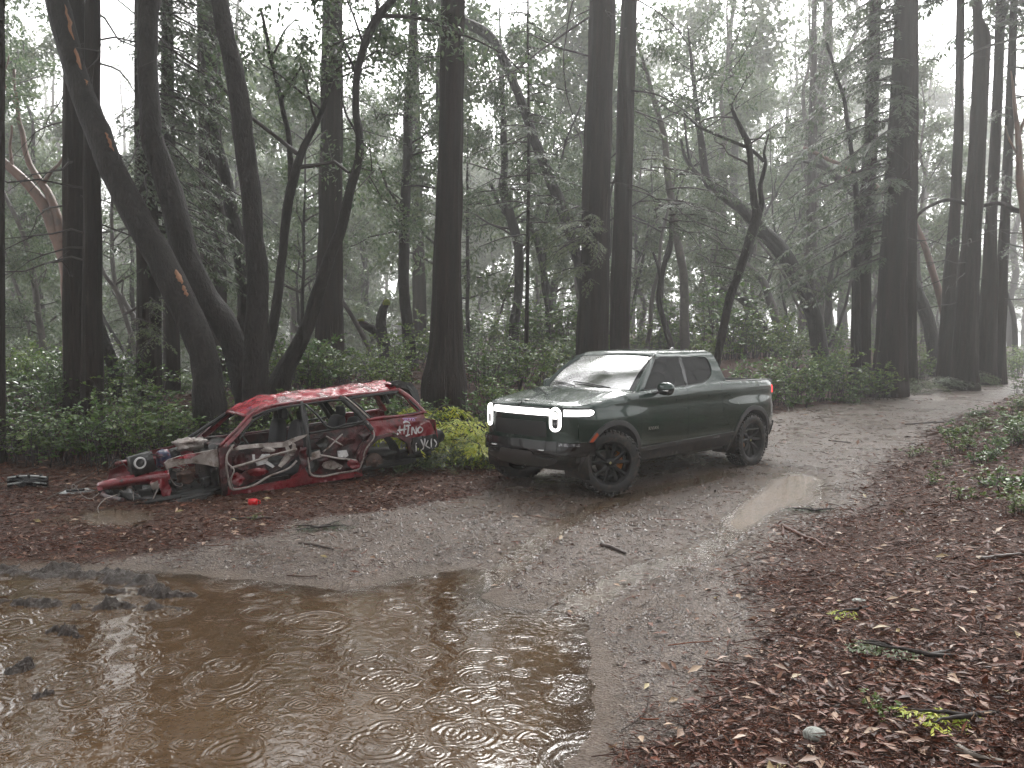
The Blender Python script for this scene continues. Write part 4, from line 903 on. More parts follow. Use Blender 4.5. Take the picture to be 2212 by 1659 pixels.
# left bank, from the picture's left edge to the big central redwood
rows = [
 ('huckleberry_bush', 'huck0', 20, 12.9, 1.15, "dark glossy bush at the far left picture edge, front row"),
 ('huckleberry_bush', 'huck1', 95, 12.7, 1.15, "glossy bush at far left left of the drooping pale-leaved one"),
 ('rhododendron', 'tall0', 175, 12.6, .72, "bush with long drooping pale leaves below the twin redwoods"),
 ('huckleberry_bush', 'huck2', 255, 12.6, 1.1, "dense glossy bush in front of the short leaning trunk"),
 ('huckleberry_bush', 'huck3', 330, 12.7, 1.1, "glossy bush at the foot of the leaning oak, left side"),
 ('huckleberry_bush', 'tall1', 385, 12.8, .85, "tall leafy shrub overlapping the leaning oak's base"),
 ('huckleberry_bush', 'lime0', 430, 12.5, .8, "small lime green sprig at the foot of the leaning oak"),
 ('huckleberry_bush', 'huck0', 60, 14.3, 1.3, "bush behind the front row at the far left"),
 ('huckleberry_bush', 'tall0', 130, 14.6, .8, "taller bush between the far-left bushes and the twin redwoods"),
 ('huckleberry_bush', 'huck1', 260, 14.4, 1.2, "bush behind the front row right of the twin redwoods"),
 ('huckleberry_bush', 'huck2', 345, 14.6, 1.1, "bush behind the front row between redwood and leaning oak"),
 ('huckleberry_bush', 'huck3', 560, 13.4, .9, "glossy bush peeking over the wrecked car's windscreen opening"),
 ('huckleberry_bush', 'tall1', 610, 13.6, .66, "shrub seen right above the front of the wrecked roof"),
 ('huckleberry_bush', 'huck0', 665, 13.9, .95, "glossy bush behind the middle of the wrecked roof"),
 ('huckleberry_bush', 'huck1', 735, 14.2, .95, "glossy bush behind the broad greyish redwood's foot"),
 ('huckleberry_bush', 'huck2', 795, 14.5, 1.0, "glossy bush behind the rear of the wrecked roof"),
 ('huckleberry_bush', 'huck3', 850, 14.8, 1.0, "glossy bush between wrecked spoiler and mossy stump"),
 ('huckleberry_bush', 'huck0', 905, 15.1, 1.0, "glossy bush left of the central redwood's foot"),
 ('huckleberry_bush', 'huck1', 480, 14.2, 1.0, "bush in the shade of the oak clump behind the wreck's windscreen"),
 ('redwood_sprout', 'spr0', 960, 14.4, .85, "feathery conifer sprout at the foot of the central redwood"),
 ('redwood_sprout', 'spr1', 1015, 14.9, .8, "lighter feathery sprout right of the central redwood's foot"),
 ('redwood_sprout', 'spr0', 915, 13.6, .62, "dark feathery sprout beside the wrecked spoiler"),
 ('huckleberry_bush', 'huck2', 1045, 15.9, 1.1, "bush right of the central redwood"),
 ('huckleberry_bush', 'huck3', 1090, 16.2, 1.2, "bush behind the pickup's hood, left end"),
 ('huckleberry_bush', 'huck0', 1140, 16.6, 1.3, "bush behind the pickup's hood, middle"),
 ('huckleberry_bush', 'tall0', 1180, 17.2, .9, "tallest bush left of the pickup's windscreen"),
 ('huckleberry_bush', 'huck1', 1215, 17.4, 1.35, "bush touching the left edge of the pickup's windscreen"),
 ('huckleberry_bush', 'lime0', 1120, 15.4, 1.0, "yellowish low bush just above the pickup's hood"),
 ('huckleberry_bush', 'huck2', 1060, 18.0, 1.3, "back-row bush in the gap right of the central redwood"),
 ('huckleberry_bush', 'huck3', 1150, 18.8, 1.4, "back-row bush in front of the thin straight fir"),
 ('huckleberry_bush', 'huck0', 1235, 19.2, 1.2, "back-row bush at the foot of the thick pickup redwood"),
 ('huckleberry_bush', 'low0', 1345, 18.8, 1.2, "leafy tips showing over the pickup's roof"),
 ('huckleberry_bush', 'huck1', 1590, 20.8, 1.15, "bush just right of the pickup's cab"),
 ('huckleberry_bush', 'huck2', 1640, 21.4, 1.25, "bush above the pickup's bed"),
 ('huckleberry_bush', 'huck3', 1695, 22.0, 1.35, "bush right above the pickup's tail light"),
 ('huckleberry_bush', 'huck0', 1745, 22.4, 1.35, "bush below the grey trunk leaning far left"),
 ('huckleberry_bush', 'huck1', 1795, 22.9, 1.4, "bush left of the right redwood group"),
 ('huckleberry_bush', 'huck2', 1845, 23.2, 1.3, "bush at the foot of the right group's left redwood"),
 ('huckleberry_bush', 'huck3', 1890, 23.3, 1.1, "bush between the two left redwoods of the right group"),
 ('huckleberry_bush', 'low0', 1720, 21.0, 1.3, "low spreading bush on the bank right of the pickup"),
 ('huckleberry_bush', 'low0', 1830, 22.2, 1.4, "low spreading bush on the bank above the road"),
 ('redwood_sprout', 'spr1', 1990, 24.6, 1.0, "feathery sprout on the bank below the narrow redwood"),
 ('redwood_sprout', 'spr0', 2040, 25.6, 1.05, "feathery sprout below the knobbed redwood"),
 ('redwood_sprout', 'spr1', 2110, 27.6, 1.1, "feathery sprout below the right twin redwoods"),
 ('huckleberry_bush', 'huck0', 2150, 29.2, 1.0, "small bush where the road leaves the picture"),
 ('huckleberry_bush', 'huck1', 2205, 31.5, 1.2, "far bush at the right edge beyond the road"),
]
for (nm, key, u, Y, s, lb) in rows: P_(nm, key, u, Y, s * (1.1 if u < 1000 else (.9 if u < 1500 else 1.05)), lb)
# back rows that fill the slope behind
g = np.random.default_rng(77)
for i in range(64):
    u = g.uniform(-60, 2240); Y = g.uniform(1.08, 1.9)
    P, _ = at(u, 800, 18); Yb = np.interp(P[0], LEFT[:, 0], LEFT[:, 1]); Y = max(Yb * Y, 16.5) + (2 if u > 1500 else 0)
    if u > 1950: Y = max(Y, 31)
    P_('understory_bush', 'huck%d' % (i % 4), u, Y, g.uniform(.9, 1.45), ("back-row bush " if Y < 24 else "distant bush ") + zone(at(u, 800, Y)[0][0], Y), group="back-row bushes under the trees")
for i in range(34):                            # rough growth on the rise farther back
    u = 930 + 930 * (i + g.uniform(.05, .95)) / 34 if i < 26 else g.uniform(0, 900); Y = g.uniform(27, 44)
    P, _ = at(u, 800, Y)
    if Y < np.interp(P[0], LEFT[:, 0], LEFT[:, 1]) + 3.5: Y = np.interp(P[0], LEFT[:, 0], LEFT[:, 1]) + 4.5
    P_('understory_bush', ('huck1', 'huck3', 'tall0', 'tall1')[i % 4], u, Y, g.uniform(1.5, 2.4), "rough tall bush on the rise " + zone(P[0], P[1]), group="tall bushes on the rise")
# yellow-green seedlings between wreck and pickup
for i, (u, Y, s, k, lb) in enumerate([(940, 12.9, 2.0, 'gold0', "yellow-green feathery seedling touching the wreck's rear bumper"), (990, 13.0, 2.4, 'gold1', "yellow-green feathery seedling midway between wreck and pickup"), (1040, 13.1, 2.0, 'gold0', "yellow-green feathery seedling beside the pickup's front corner"),
      (905, 11.9, .75, 'spr1', "green feathery seedling under the wreck's rear bumper"), (962, 12.3, .8, 'spr1', "green feathery seedling in front of the yellow ones"), (1040, 12.3, .75, 'spr1', "green feathery seedling under the pickup's headlight"), (1012, 12.6, 1.8, 'gold1', "golden seedling in front of the mossy stump")]):
    P_('conifer_seedling', k, u, Y, s, lb, cat="seedling", group="seedlings between the two cars")
# mossy stump
def lump(seed, size, squash, amp, seg=40):
    th = np.linspace(0, math.pi, 22); V, F = lathe(np.c_[np.maximum(np.sin(th), .001), np.cos(th)], seg, 2)
    V = V * np.array([size[0], size[1], size[2]]); return V * (1 + amp * fbm(V * squash, 4, seed))[:, None], F
x, y = at_ground(1012, 870, 13.6); gz = hz(x, y)
root = empty("mossy_stump", (x, y, gz)); tag(root, "rotten stump with a bright green moss cap between the cars", "stump")
def stump_shape(k):
    V, F = lump(3, (.36, .26, .34), 6.0, .7); V[:, 2] = V[:, 2] * 1.0 + .22 + .18 * np.clip(V[:, 0] / .3, -1, 1); V[:, 0] *= 1.15; return V * k, F
V, F = stump_shape(1.0); link("wood", mesh_np("wood", V, F), M['redwood'], root)
V2, F2 = stump_shape(1.03); nz = np.zeros((len(V2), 3)); fnn = np.cross(V2[F2[:, 1]] - V2[F2[:, 0]], V2[F2[:, 2]] - V2[F2[:, 0]]); np.add.at(nz, F2.ravel(), np.repeat(fnn, 4, 0)); nz = unit(nz)
k = np.abs(nz[:, 2]) * np.sign(V2[:, 2] - .1) > .42 + .35 * fbm(V2 * 9, 2, 8)
keep = k[F2].all(1); used = np.unique(F2[keep]); mp = np.zeros(len(V2), int); mp[used] = np.arange(len(used))
link("moss_cap", mesh_np("moss_cap", V2[used] + np.array([0, 0, .012]), mp[F2[keep]]), M['moss'], root)
# fresh sprays on redwood trunks in front
def sprig(label, u, v, Y, n, L, az, m='needle_light', up=.0, **kw):
    P, _ = at(u, v, Y); g = np.random.default_rng(int(u + v))
    br = [(g.normal(size=3) * np.array([.15, .15, .35]), np.array([math.cos(R(a)), math.sin(R(a)), up + g.uniform(-.3, .2)]), L * g.uniform(.5, 1.1)) for a in g.uniform(az[0], az[1], n)]
    V, F, LB = sprays(g, br, spacing=.08, tw=.4, ls=.07, lw=.02, step=.04, droop=.35)
    root = empty("sprout_branch", P); tag(root, label, "branch", "leafy branches on trunks")
    link("foliage", mesh_np("foliage", V, F), M[m], root, False); link("stems", mesh_np("stems", np.concatenate(LB.V), [np.concatenate(LB.F[4])]), M['twig'], root)
sprig("light green spray on the left side of the thick pickup redwood", 1270, 490, 19.4, 20, 1.5, (150, 290))
sprig("small green spray lower on the thick pickup redwood", 1265, 590, 19.4, 9, 1.0, (150, 290))
sprig("green spray hanging right of the slimmer pickup redwood", 1395, 345, 20, 12, 1.1, (-100, 40))
sprig("long dark spray reaching toward the Y-shaped oak", 1440, 455, 18, 18, 2.2, (-70, 30), 'needle')
sprig("drooping dark spray beside the Y-shaped oak", 1530, 560, 17.5, 12, 1.0, (-120, 60), 'needle')
sprig("mossy green spray hanging on the grey trunk leaning far left", 1715, 610, 26, 12, 1.3, (180, 330))
sprig("small spray on the left redwood behind the far-left shrubs", 310, 690, 15.6, 10, .9, (-110, 20))
# right bank plants
rb = [('low1', 1985, 985, .75, "sparse lime sprigs on the right bank, upper left cluster"), ('lime0', 2075, 975, .62, "leafy sprig on the right bank, middle of the upper cluster"), ('low0', 2130, 1000, .7, "glossy low plant on the right bank below the lime sprig"),
      ('lime0', 2190, 930, .75, "tall green plant at the right picture edge"), ('low1', 2085, 1080, .6, "single pale seedling on the right bank amid dead leaves"), ('low0', 2200, 1060, .8, "glossy plant cut off by the right picture edge"), ('huck1', 2210, 890, .5, "small bush at the right edge above the road"),
      ('low1', 2040, 1010, .6, "small sprig left of the glossy low plant on the bank")]
rb += [('lime0', 2120, 930, .7, "bright sprig on the bank between the tall plant and the road"), ('huck0', 2215, 960, .55, "dark bush at the right edge below the tall green plant"), ('low0', 2165, 965, .8, "spreading glossy plant left of the right-edge bush"), ('low1', 2150, 1045, .8, "lime sprigs above the pale stick on the bank"),
       ('low0', 2060, 945, .7, "low glossy plant nearest the road on the right bank"), ('low1', 2020, 1045, .5, "tiny pale sprig below the upper cluster on the bank"), ('lime0', 2215, 1110, .6, "leafy plant at the right edge above the broken branch"), ('huck2', 2212, 850, .7, "bush on the bank where road meets the right edge"), ('low0', 2110, 900, .8, "low bush along the road's right edge far up the bank")]
for (k, u, v, s, lb) in rb:
    P = ground_at(u, v); plant('bank_plant', k, P[0], P[1], s * 1.05, lb, cat="plant", group="plants on the right bank")
# green sprigs lying on the litter
def ground_sprig(label, u, v, L, ang, m='needle_light', n=1):
    P = ground_at(u, v); g = np.random.default_rng(int(u))
    br = [(np.array([0, 0, .03]), np.array([math.cos(R(a)), math.sin(R(a)), .12]), L * q) for a, q in zip(ang, np.linspace(1, .7, len(ang)))]
    V, F, LB = sprays(g, br, spacing=.035, tw=.22, ls=.032, lw=.009, step=.012, droop=.1, sub=.8)
    V[:, 2] = np.maximum(V[:, 2], .006)
    root = empty("conifer_sprig", P); tag(root, label, "sprig"); link("foliage", mesh_np("foliage", V, F), M[m], root, False)
    link("stems", mesh_np("stems", np.concatenate(LB.V), [np.concatenate(LB.F[4])]), M['twig'], root)
ground_sprig("green fern-like sprig lying on the right bank litter", 2010, 1428, .38, [160, 20, -15])
ground_sprig("smaller green sprig at the left of the fern-like sprig", 1925, 1405, .22, [175, 150])
ground_sprig("yellowed sprig near the lower right corner", 2090, 1565, .3, [10, 170, 200], 'yellow_spray')
ground_sprig("yellowing dead sprig in the middle of the right bank litter", 1850, 1330, .26, [20, 200], 'yellow_spray')
ground_sprig("green sprig beside the roadside pool", 1760, 1108, .35, [170, 20, 90], 'needle')
ground_sprig("dark mossy clump left of the red cup track", 690, 1145, .35, [10, 60, 170, 220], 'needle')
for (k, u, v, s, lb) in [('low1', 1905, 1555, .34, "tiny leafy seedling near the bottom right"), ('low1', 555, 1122, .3, "tiny green tuft in front of the red cup")]:
    P = ground_at(u, v); plant('seedling', k, P[0], P[1], s, lb, cat="seedling", group=None)

# ------------------------------------------------------------------ litter, gravel, sticks
def scatter(n, rmin, rmax, seed, dens):
    g = np.random.default_rng(seed); r = np.exp(g.uniform(math.log(rmin), math.log(rmax), n)); a = g.uniform(R(-41), R(43), n)
    P = np.c_[r * np.sin(a), r * np.cos(a)]; k = g.uniform(size=n) < dens(P); return P[k], r[k], g
def dry(P): return (poly_sd(P, PUD_W) > .15) & (poly_sd(P, POOL2) > 0) & (poly_sd(P, POOL3) > -.05)
M['dead_leaf'] = mat('dead_leaf', (.1, .05, .03), .5, spec=.35, rnd=[(.028, .010, .006), (.088, .026, .013), (.16, .05, .025), (.05, .016, .009), (.19, .082, .046), (.036, .019, .012), (.12, .037, .019), (.36, .24, .16)])
M['dead_needle'] = mat('dead_needle', (.1, .04, .02), .6, spec=.3, rnd=[(.028, .012, .008), (.10, .030, .014), (.17, .056, .025), (.055, .018, .011), (.026, .015, .011)])
M['pebble'] = mat('pebble', (.12, .1, .09), .3, rnd=[(.03, .024, .021), (.09, .07, .06), (.15, .12, .105), (.06, .045, .04), (.3, .26, .23)])
clump = lambda P, sd: .45 + .55 * sstep(-.25, .2, fbm(P * .9, 3, sd) + .5 * fbm(P * 3.1, 2, sd + 3))
P, r, g = scatter(130000, 1.9, 32, 1, lambda P: np.where(dry(P), .10 + .90 * (1 - road_mask(P)), 0) * clump(P, 81))
n = len(P); z = h(P); s = (.014 + .06 * g.uniform(0, 1, n) ** 2.2) * np.clip(r / 9, 1, 2.2)
A = unit(np.c_[g.normal(size=(n, 2)), g.normal(size=n) * .18]); N_ = unit(np.c_[g.normal(size=(n, 2)) * .35, np.ones(n)])
V, F = leaves(np.c_[P, z + .006 + g.uniform(0, .016, n)], A, N_, s * 1.25, s * g.uniform(.3, .6, n), .18, .5)
o = link("leaf_litter", mesh_np("leaf_litter", V, F), M['dead_leaf'], None, False); tag(o, "wet brown dead leaves strewn over the forest floor", "leaves", kind="stuff")
P, r, g = scatter(230000, 1.9, 22, 2, lambda P: np.where(dry(P), .16 + .84 * (1 - road_mask(P)), 0) * clump(P, 91))
n = len(P); z = h(P); s = g.uniform(.03, .11, n) * np.clip(r / 9, 1, 2)
A = unit(np.c_[g.normal(size=(n, 2)), g.normal(size=n) * .15]); N_ = unit(np.c_[g.normal(size=(n, 2)) * .3, np.ones(n)])
V, F = leaves(np.c_[P, z + .004 + g.uniform(0, .02, n)], A, N_, s, .0045 * np.clip(r / 5, 1, 3), .3, .5)
o = link("needle_litter", mesh_np("needle_litter", V, F), M['dead_needle'], None, False); tag(o, "reddish brown conifer needles and bark shreds on the ground", "needles", kind="stuff")
P, r, g = scatter(5200, 1.9, 18, 5, lambda P: np.where(dry(P), .12 + .88 * (1 - road_mask(P)), 0))
mb = MB(); T1 = np.linspace(0, 1, 5)[:, None]                       # twigs, bark strips and cones matted into the litter
for i in range(len(P)):
    a = g.uniform(0, 6.283); L = .06 + .34 * g.uniform() ** 2.5; d = np.array([math.cos(a), math.sin(a)]); bd = np.array([-d[1], d[0]]) * g.normal() * .12 * L
    q = P[i] + d * L * (T1 - .5) + bd * (T1 - .5) ** 2 * 4; mb.add(*tube(np.c_[q, np.zeros(5)], g.uniform(.0018, .0055), 4, False))
V = np.concatenate(mb.V); V[:, 2] += h(V[:, :2]) + .012; o = link("twig_litter", mesh_np("twig_litter", V, [np.concatenate(mb.F[4])]), M['dead_needle'], None, False); tag(o, "thin twigs and bark strips matted into the forest litter", "twigs", kind="stuff")
P, r, g = scatter(1500, 1.9, 12, 6, lambda P: np.where(dry(P), .15 + .85 * (1 - road_mask(P)), 0))
n = len(P); s = g.uniform(.07, .12, n); A = unit(np.c_[g.normal(size=(n, 2)), g.normal(size=n) * .2]); N_ = unit(np.c_[g.normal(size=(n, 2)) * .4, np.ones(n)])
V, F = leaves(np.c_[P, h(P) + .022], A, N_, s, s * .38, .22, .5); M['pale_leaf'] = mat('pale_dead_leaf', (.3, .2, .13), .45, rnd=[(.10, .045, .026), (.22, .13, .08), (.40, .29, .2), (.16, .07, .04), (.3, .24, .1)])
o = link("large_leaf_litter", mesh_np("large_leaf_litter", V, F), M['pale_leaf'], None, False); tag(o, "larger pale dead leaves strewn over the litter", "leaves", kind="stuff")
P, r, g = scatter(46000, 1.9, 16, 3, lambda P: np.where(dry(P), .12 + .88 * road_mask(P), 0))
n = len(P); z = h(P); s = g.uniform(.003, .0095, n) * np.clip(r / 4, 1, 2.2)
oc = np.array([[1, 0, 0], [-1, 0, 0], [0, 1, 0], [0, -1, 0], [0, 0, 1], [0, 0, -1]], float)
V = (np.c_[P, z + s * .3][:, None, :] + oc[None] * s[:, None, None] * g.uniform(.6, 1.3, (n, 6, 1))).reshape(-1, 3)
tri = np.array([[0, 2, 4], [2, 1, 4], [1, 3, 4], [3, 0, 4]])
F = (np.arange(n)[:, None, None] * 6 + tri[None]).reshape(-1, 3)
o = link("gravel", mesh_np("gravel", V, F), M['pebble'], None, False); tag(o, "fine wet gravel pressed into the track", "gravel", kind="stuff")
# chunky debris on the puddle shore
M['mud'] = mat('black_mud', (.026, .017, .012), .38, spec=.45, noise=[((.05, .034, .026), 9, .45, .7, V1)], bump=[("n", 30, 1., .03, V1)])
def mud_ridge(label, pts, w, hgt):
    P = np.array([flat(u, v, WL) for u, v in pts]); c = resample(P, 170); T = unit(np.gradient(c, axis=0)); Nn = np.c_[-T[:, 1], T[:, 0]]
    q = np.linspace(-1, 1, 25); env = np.sin(np.linspace(.02, .98, 170) * math.pi) ** .4
    X = c[:, None, :] + Nn[:, None, :] * (q[None, :, None] * (w * env)[:, None, None]); X = X.reshape(-1, 2)
    pr = ((1 - q ** 2)[None] * env[:, None]).ravel()
    z = WL - .03 + (hgt + .03) * pr * (.55 + 1.1 * fbm(X * 6, 3, 71)) + (.06 * fbm(X * 16, 3, 72) + .035 * fbm(X * 50, 2, 75)) * np.sqrt(pr)
    X = X + .03 * np.c_[fbm(X * 9, 2, 73), fbm(X * 9, 2, 74)]
    i = (np.arange(169)[:, None] * 25 + np.arange(24)[None]).ravel()
    me = mesh_np("mud_ridge", np.c_[X, z], np.stack([i, i + 1, i + 26, i + 25], -1))
    o = link("mud_ridge", me, M['mud'], None, False); tag(o, label, "mud", "mud ridges thrown up by tyres")
mud_ridge("longest mud ridge along the puddle's far left shore", [(-80, 1236), (60, 1232), (180, 1240), (290, 1254), (370, 1262)], .26, .075)
mud_ridge("short mud ridge standing in the puddle, right of the others", [(222, 1277), (300, 1280), (380, 1286), (432, 1288)], .12, .06)
mud_ridge("long thin mud ridge in the puddle at the left edge", [(-60, 1296), (60, 1303), (170, 1310), (280, 1312), (392, 1316)], .12, .06)
mud_ridge("small mud clod rising from the puddle below the thin ridge", [(95, 1362), (140, 1368), (185, 1374)], .09, .055)
mud_ridge("mud clod nearest the viewer at the left edge of the puddle", [(10, 1452), (45, 1446), (72, 1436)], .09, .055)
mud_ridge("low mud bump at the lower left of the puddle", [(60, 1508), (90, 1502), (115, 1498)], .05, .02)
# bubbles left by the rain
g = np.random.default_rng(9); mb = MB()
M['bubble'] = mat('bubble', (.30, .27, .24), .03, spec=1.)
for i in range(120):
    P = flat(g.uniform(60, 1270), g.uniform(1265, 1655) if i > 60 else g.uniform(1330, 1600), WL) if i < 70 else flat(g.uniform(780, 1270), g.uniform(1330, 1640), WL)
    if poly_sd(np.array([P]), PUD_W)[0] > -.25 or i % 3 == 0: continue
    rr = g.uniform(.0025, .0065); th = np.linspace(0, math.pi / 2, 5); V, F = lathe(np.c_[np.maximum(np.sin(th), .001), np.cos(th)], 10, 2); mb.add(V * rr + np.array([P[0], P[1], WL]), F)
o = mb.build("rain_bubbles", M['bubble']); tag(o, "tiny rain bubbles floating on the puddle", "bubbles", kind="stuff")
# sticks and branches one can tell apart
M['stick'] = mat('wet_stick', (.028, .018, .014), .45, noise=[((.07, .04, .03), 8, .45, .7, V1)], bump=[("n", 40, .5, .008, V1)])
M['stick_pale'] = mat('pale_stick', (.2, .17, .14), .5, noise=[((.09, .07, .055), 8, .45, .7, V1)], bump=[("n", 40, .5, .008, V1)])
M['stick_red'] = mat('red_stick', (.11, .045, .03), .5, noise=[((.05, .022, .016), 8, .45, .7, V1)], bump=[("n", 40, .5, .008, V1)])
def stick(label, uv, r, m='stick', lift=0., side=None, cat="stick", name="fallen_stick"):
    P = np.array([ground_at(u, v) + np.array([0, 0, r * .8]) for u, v in uv]); k = len(P)
    if lift: P[:, 2] += lift * np.sin(np.linspace(0, math.pi, k))
    a = resample(P, max(8, 4 * k)); a += fbm(a * 6, 2, int(uv[0][0]))[:, None] * r * np.array([.8, .8, .2]); nn = len(a)
    base = a[0].copy(); V, F = tube(a - base, np.linspace(r, r * .55, nn) * (1 + .15 * fbm(a * 9, 2, 3)), 8)
    if side:
        root = empty(name, base); link("stem", mesh_np("stem", V, F), M[m], root)
        for sd in side:
            Q = np.array([ground_at(u, v) + np.array([0, 0, r]) for u, v in sd]); b = resample(Q, 10); V, F = tube(b - base, np.linspace(r * .6, r * .25, 10), 6); link("side_branch", mesh_np("side_branch", V, F), M[m], root)
    else: root = link(name, mesh_np(name, V, F), M[m]); root.location = base
    tag(root, label, cat); return root
stick("black stick floating at the puddle's upper right", [(938, 1317), (965, 1311), (1000, 1316)], .013)
stick("thick short dark stick in the middle of the track", [(1297, 1181), (1325, 1188), (1352, 1199)], .022)
stick("reddish stick with a broken orange end on the right bank", [(1690, 1138), (1730, 1160), (1755, 1168), (1783, 1185)], .022, 'red_stick'.replace('red_stick', 'stick_red'))
stick("stub lying left of the reddish stick", [(1690, 1160), (1692, 1148), (1690, 1140)], .018, 'stick_red')
stick("thin dark stick lying across the road right of the pickup", [(1790, 952), (1815, 955), (1838, 957)], .014)
stick("long dark stick at the near end of the roadside pool", [(1675, 1098), (1720, 1104), (1770, 1100)], .011)
stick("long thin branch beside the road's right edge", [(1955, 918), (2010, 914), (2060, 910), (2110, 895)], .016, side=[[(2050, 911), (2080, 890), (2120, 878)]])
stick("forked twig at the edge of the litter, lower middle", [(1570, 1205), (1595, 1190), (1605, 1180)], .006, side=[[(1580, 1200), (1600, 1210), (1610, 1222)]])
stick("pale grey stick at the lower right corner", [(2070, 1630), (2110, 1645), (2170, 1662)], .02, 'stick_pale')
stick("dark broken branch on the bank at the right edge", [(2120, 1215), (2170, 1207), (2225, 1200)], .022)
stick("pale stick on the upper right bank under the plants", [(2035, 1075), (2090, 1060), (2160, 1040)], .016, 'stick_pale')
stick("bent bare twig crossing the lower right corner", [(2085, 1560), (2150, 1545), (2225, 1520)], .008)
stick("curved pale root piece on the bank right of the pickup", [(1915, 848), (1920, 858), (1935, 866)], .025, 'stick_pale')
stick("pale branch leaning behind the pickup's tail", [(1690, 858), (1700, 875), (1705, 892)], .02, 'stick_pale', side=[[(1695, 865), (1712, 880), (1715, 892)]])
stick("long dead branch on the litter left of the wreck", [(135, 990), (190, 975), (235, 960), (270, 935)], .014, side=[[(225, 965), (218, 950), (220, 935)]])
stick("straight dead branch lying below the left shrubs", [(0, 985), (60, 978), (140, 966), (200, 955)], .016)
stick("dark crooked branch left of the wreck's nose", [(100, 1082), (140, 1060), (180, 1038), (220, 1010)], .014)
stick("long thin branch across the litter at the far left", [(-10, 1042), (60, 1050), (110, 1045)], .011)
stick("dark flat stick on the litter before the puddle", [(645, 1177), (680, 1180), (720, 1190)], .014)
stick("weathered board on the wet litter before the puddle", [(500, 1123), (545, 1122), (590, 1121)], .018)
stick("long thin twig in front of the wreck's rear wheel", [(800, 1068), (850, 1050), (910, 1030)], .006, 'stick_pale')
stick("arched dead branch in front of the right redwoods", [(1955, 800), (2010, 795), (2070, 790), (2120, 800)], .03, lift=.8)
# sawn log lying behind the pickup bed
P, _ = at(1605, 815, 19.6); zz = hz(P[0], P[1]); V, F = tube(np.array([[-.36, 0, .1], [0, .02, .1], [.36, .1, .1]]), [.15, .155, .145], 20)
lg = link("sawn_log", mesh_np("sawn_log", V * (1 + .04 * fbm(V * 5, 2, 2))[:, None], F), M['redwood']); lg.location = (P[0], P[1], zz + .06); tag(lg, "short dark sawn log lying behind the pickup's bed", "log")
# stones
def stone(label, u, v, size, seed):
    P = ground_at(u, v); V, F = lump(seed, size, 9, .35, 24); o = link("stone", mesh_np("stone", V + np.array([0, 0, size[2] * .5]), F), M['lichen']); o.location = P; tag(o, label, "stone")
M['lichen'] = mat('lichen_stone', (.30, .31, .28), .7, noise=[((.10, .10, .09), 30, .45, .62, V1), ((.45, .46, .42), 50, .5, .7, V1)], bump=[("n", 60, .8, .01, V1)])
stone("pale lichen-covered stone on the lower right litter", 1760, 1598, (.055, .05, .035), 1)
stone("flat grey stone higher on the right bank litter", 1855, 1300, (.05, .035, .012), 2)
stone("small pale stone near the green fern-like sprig", 1800, 1238, (.035, .03, .015), 3)
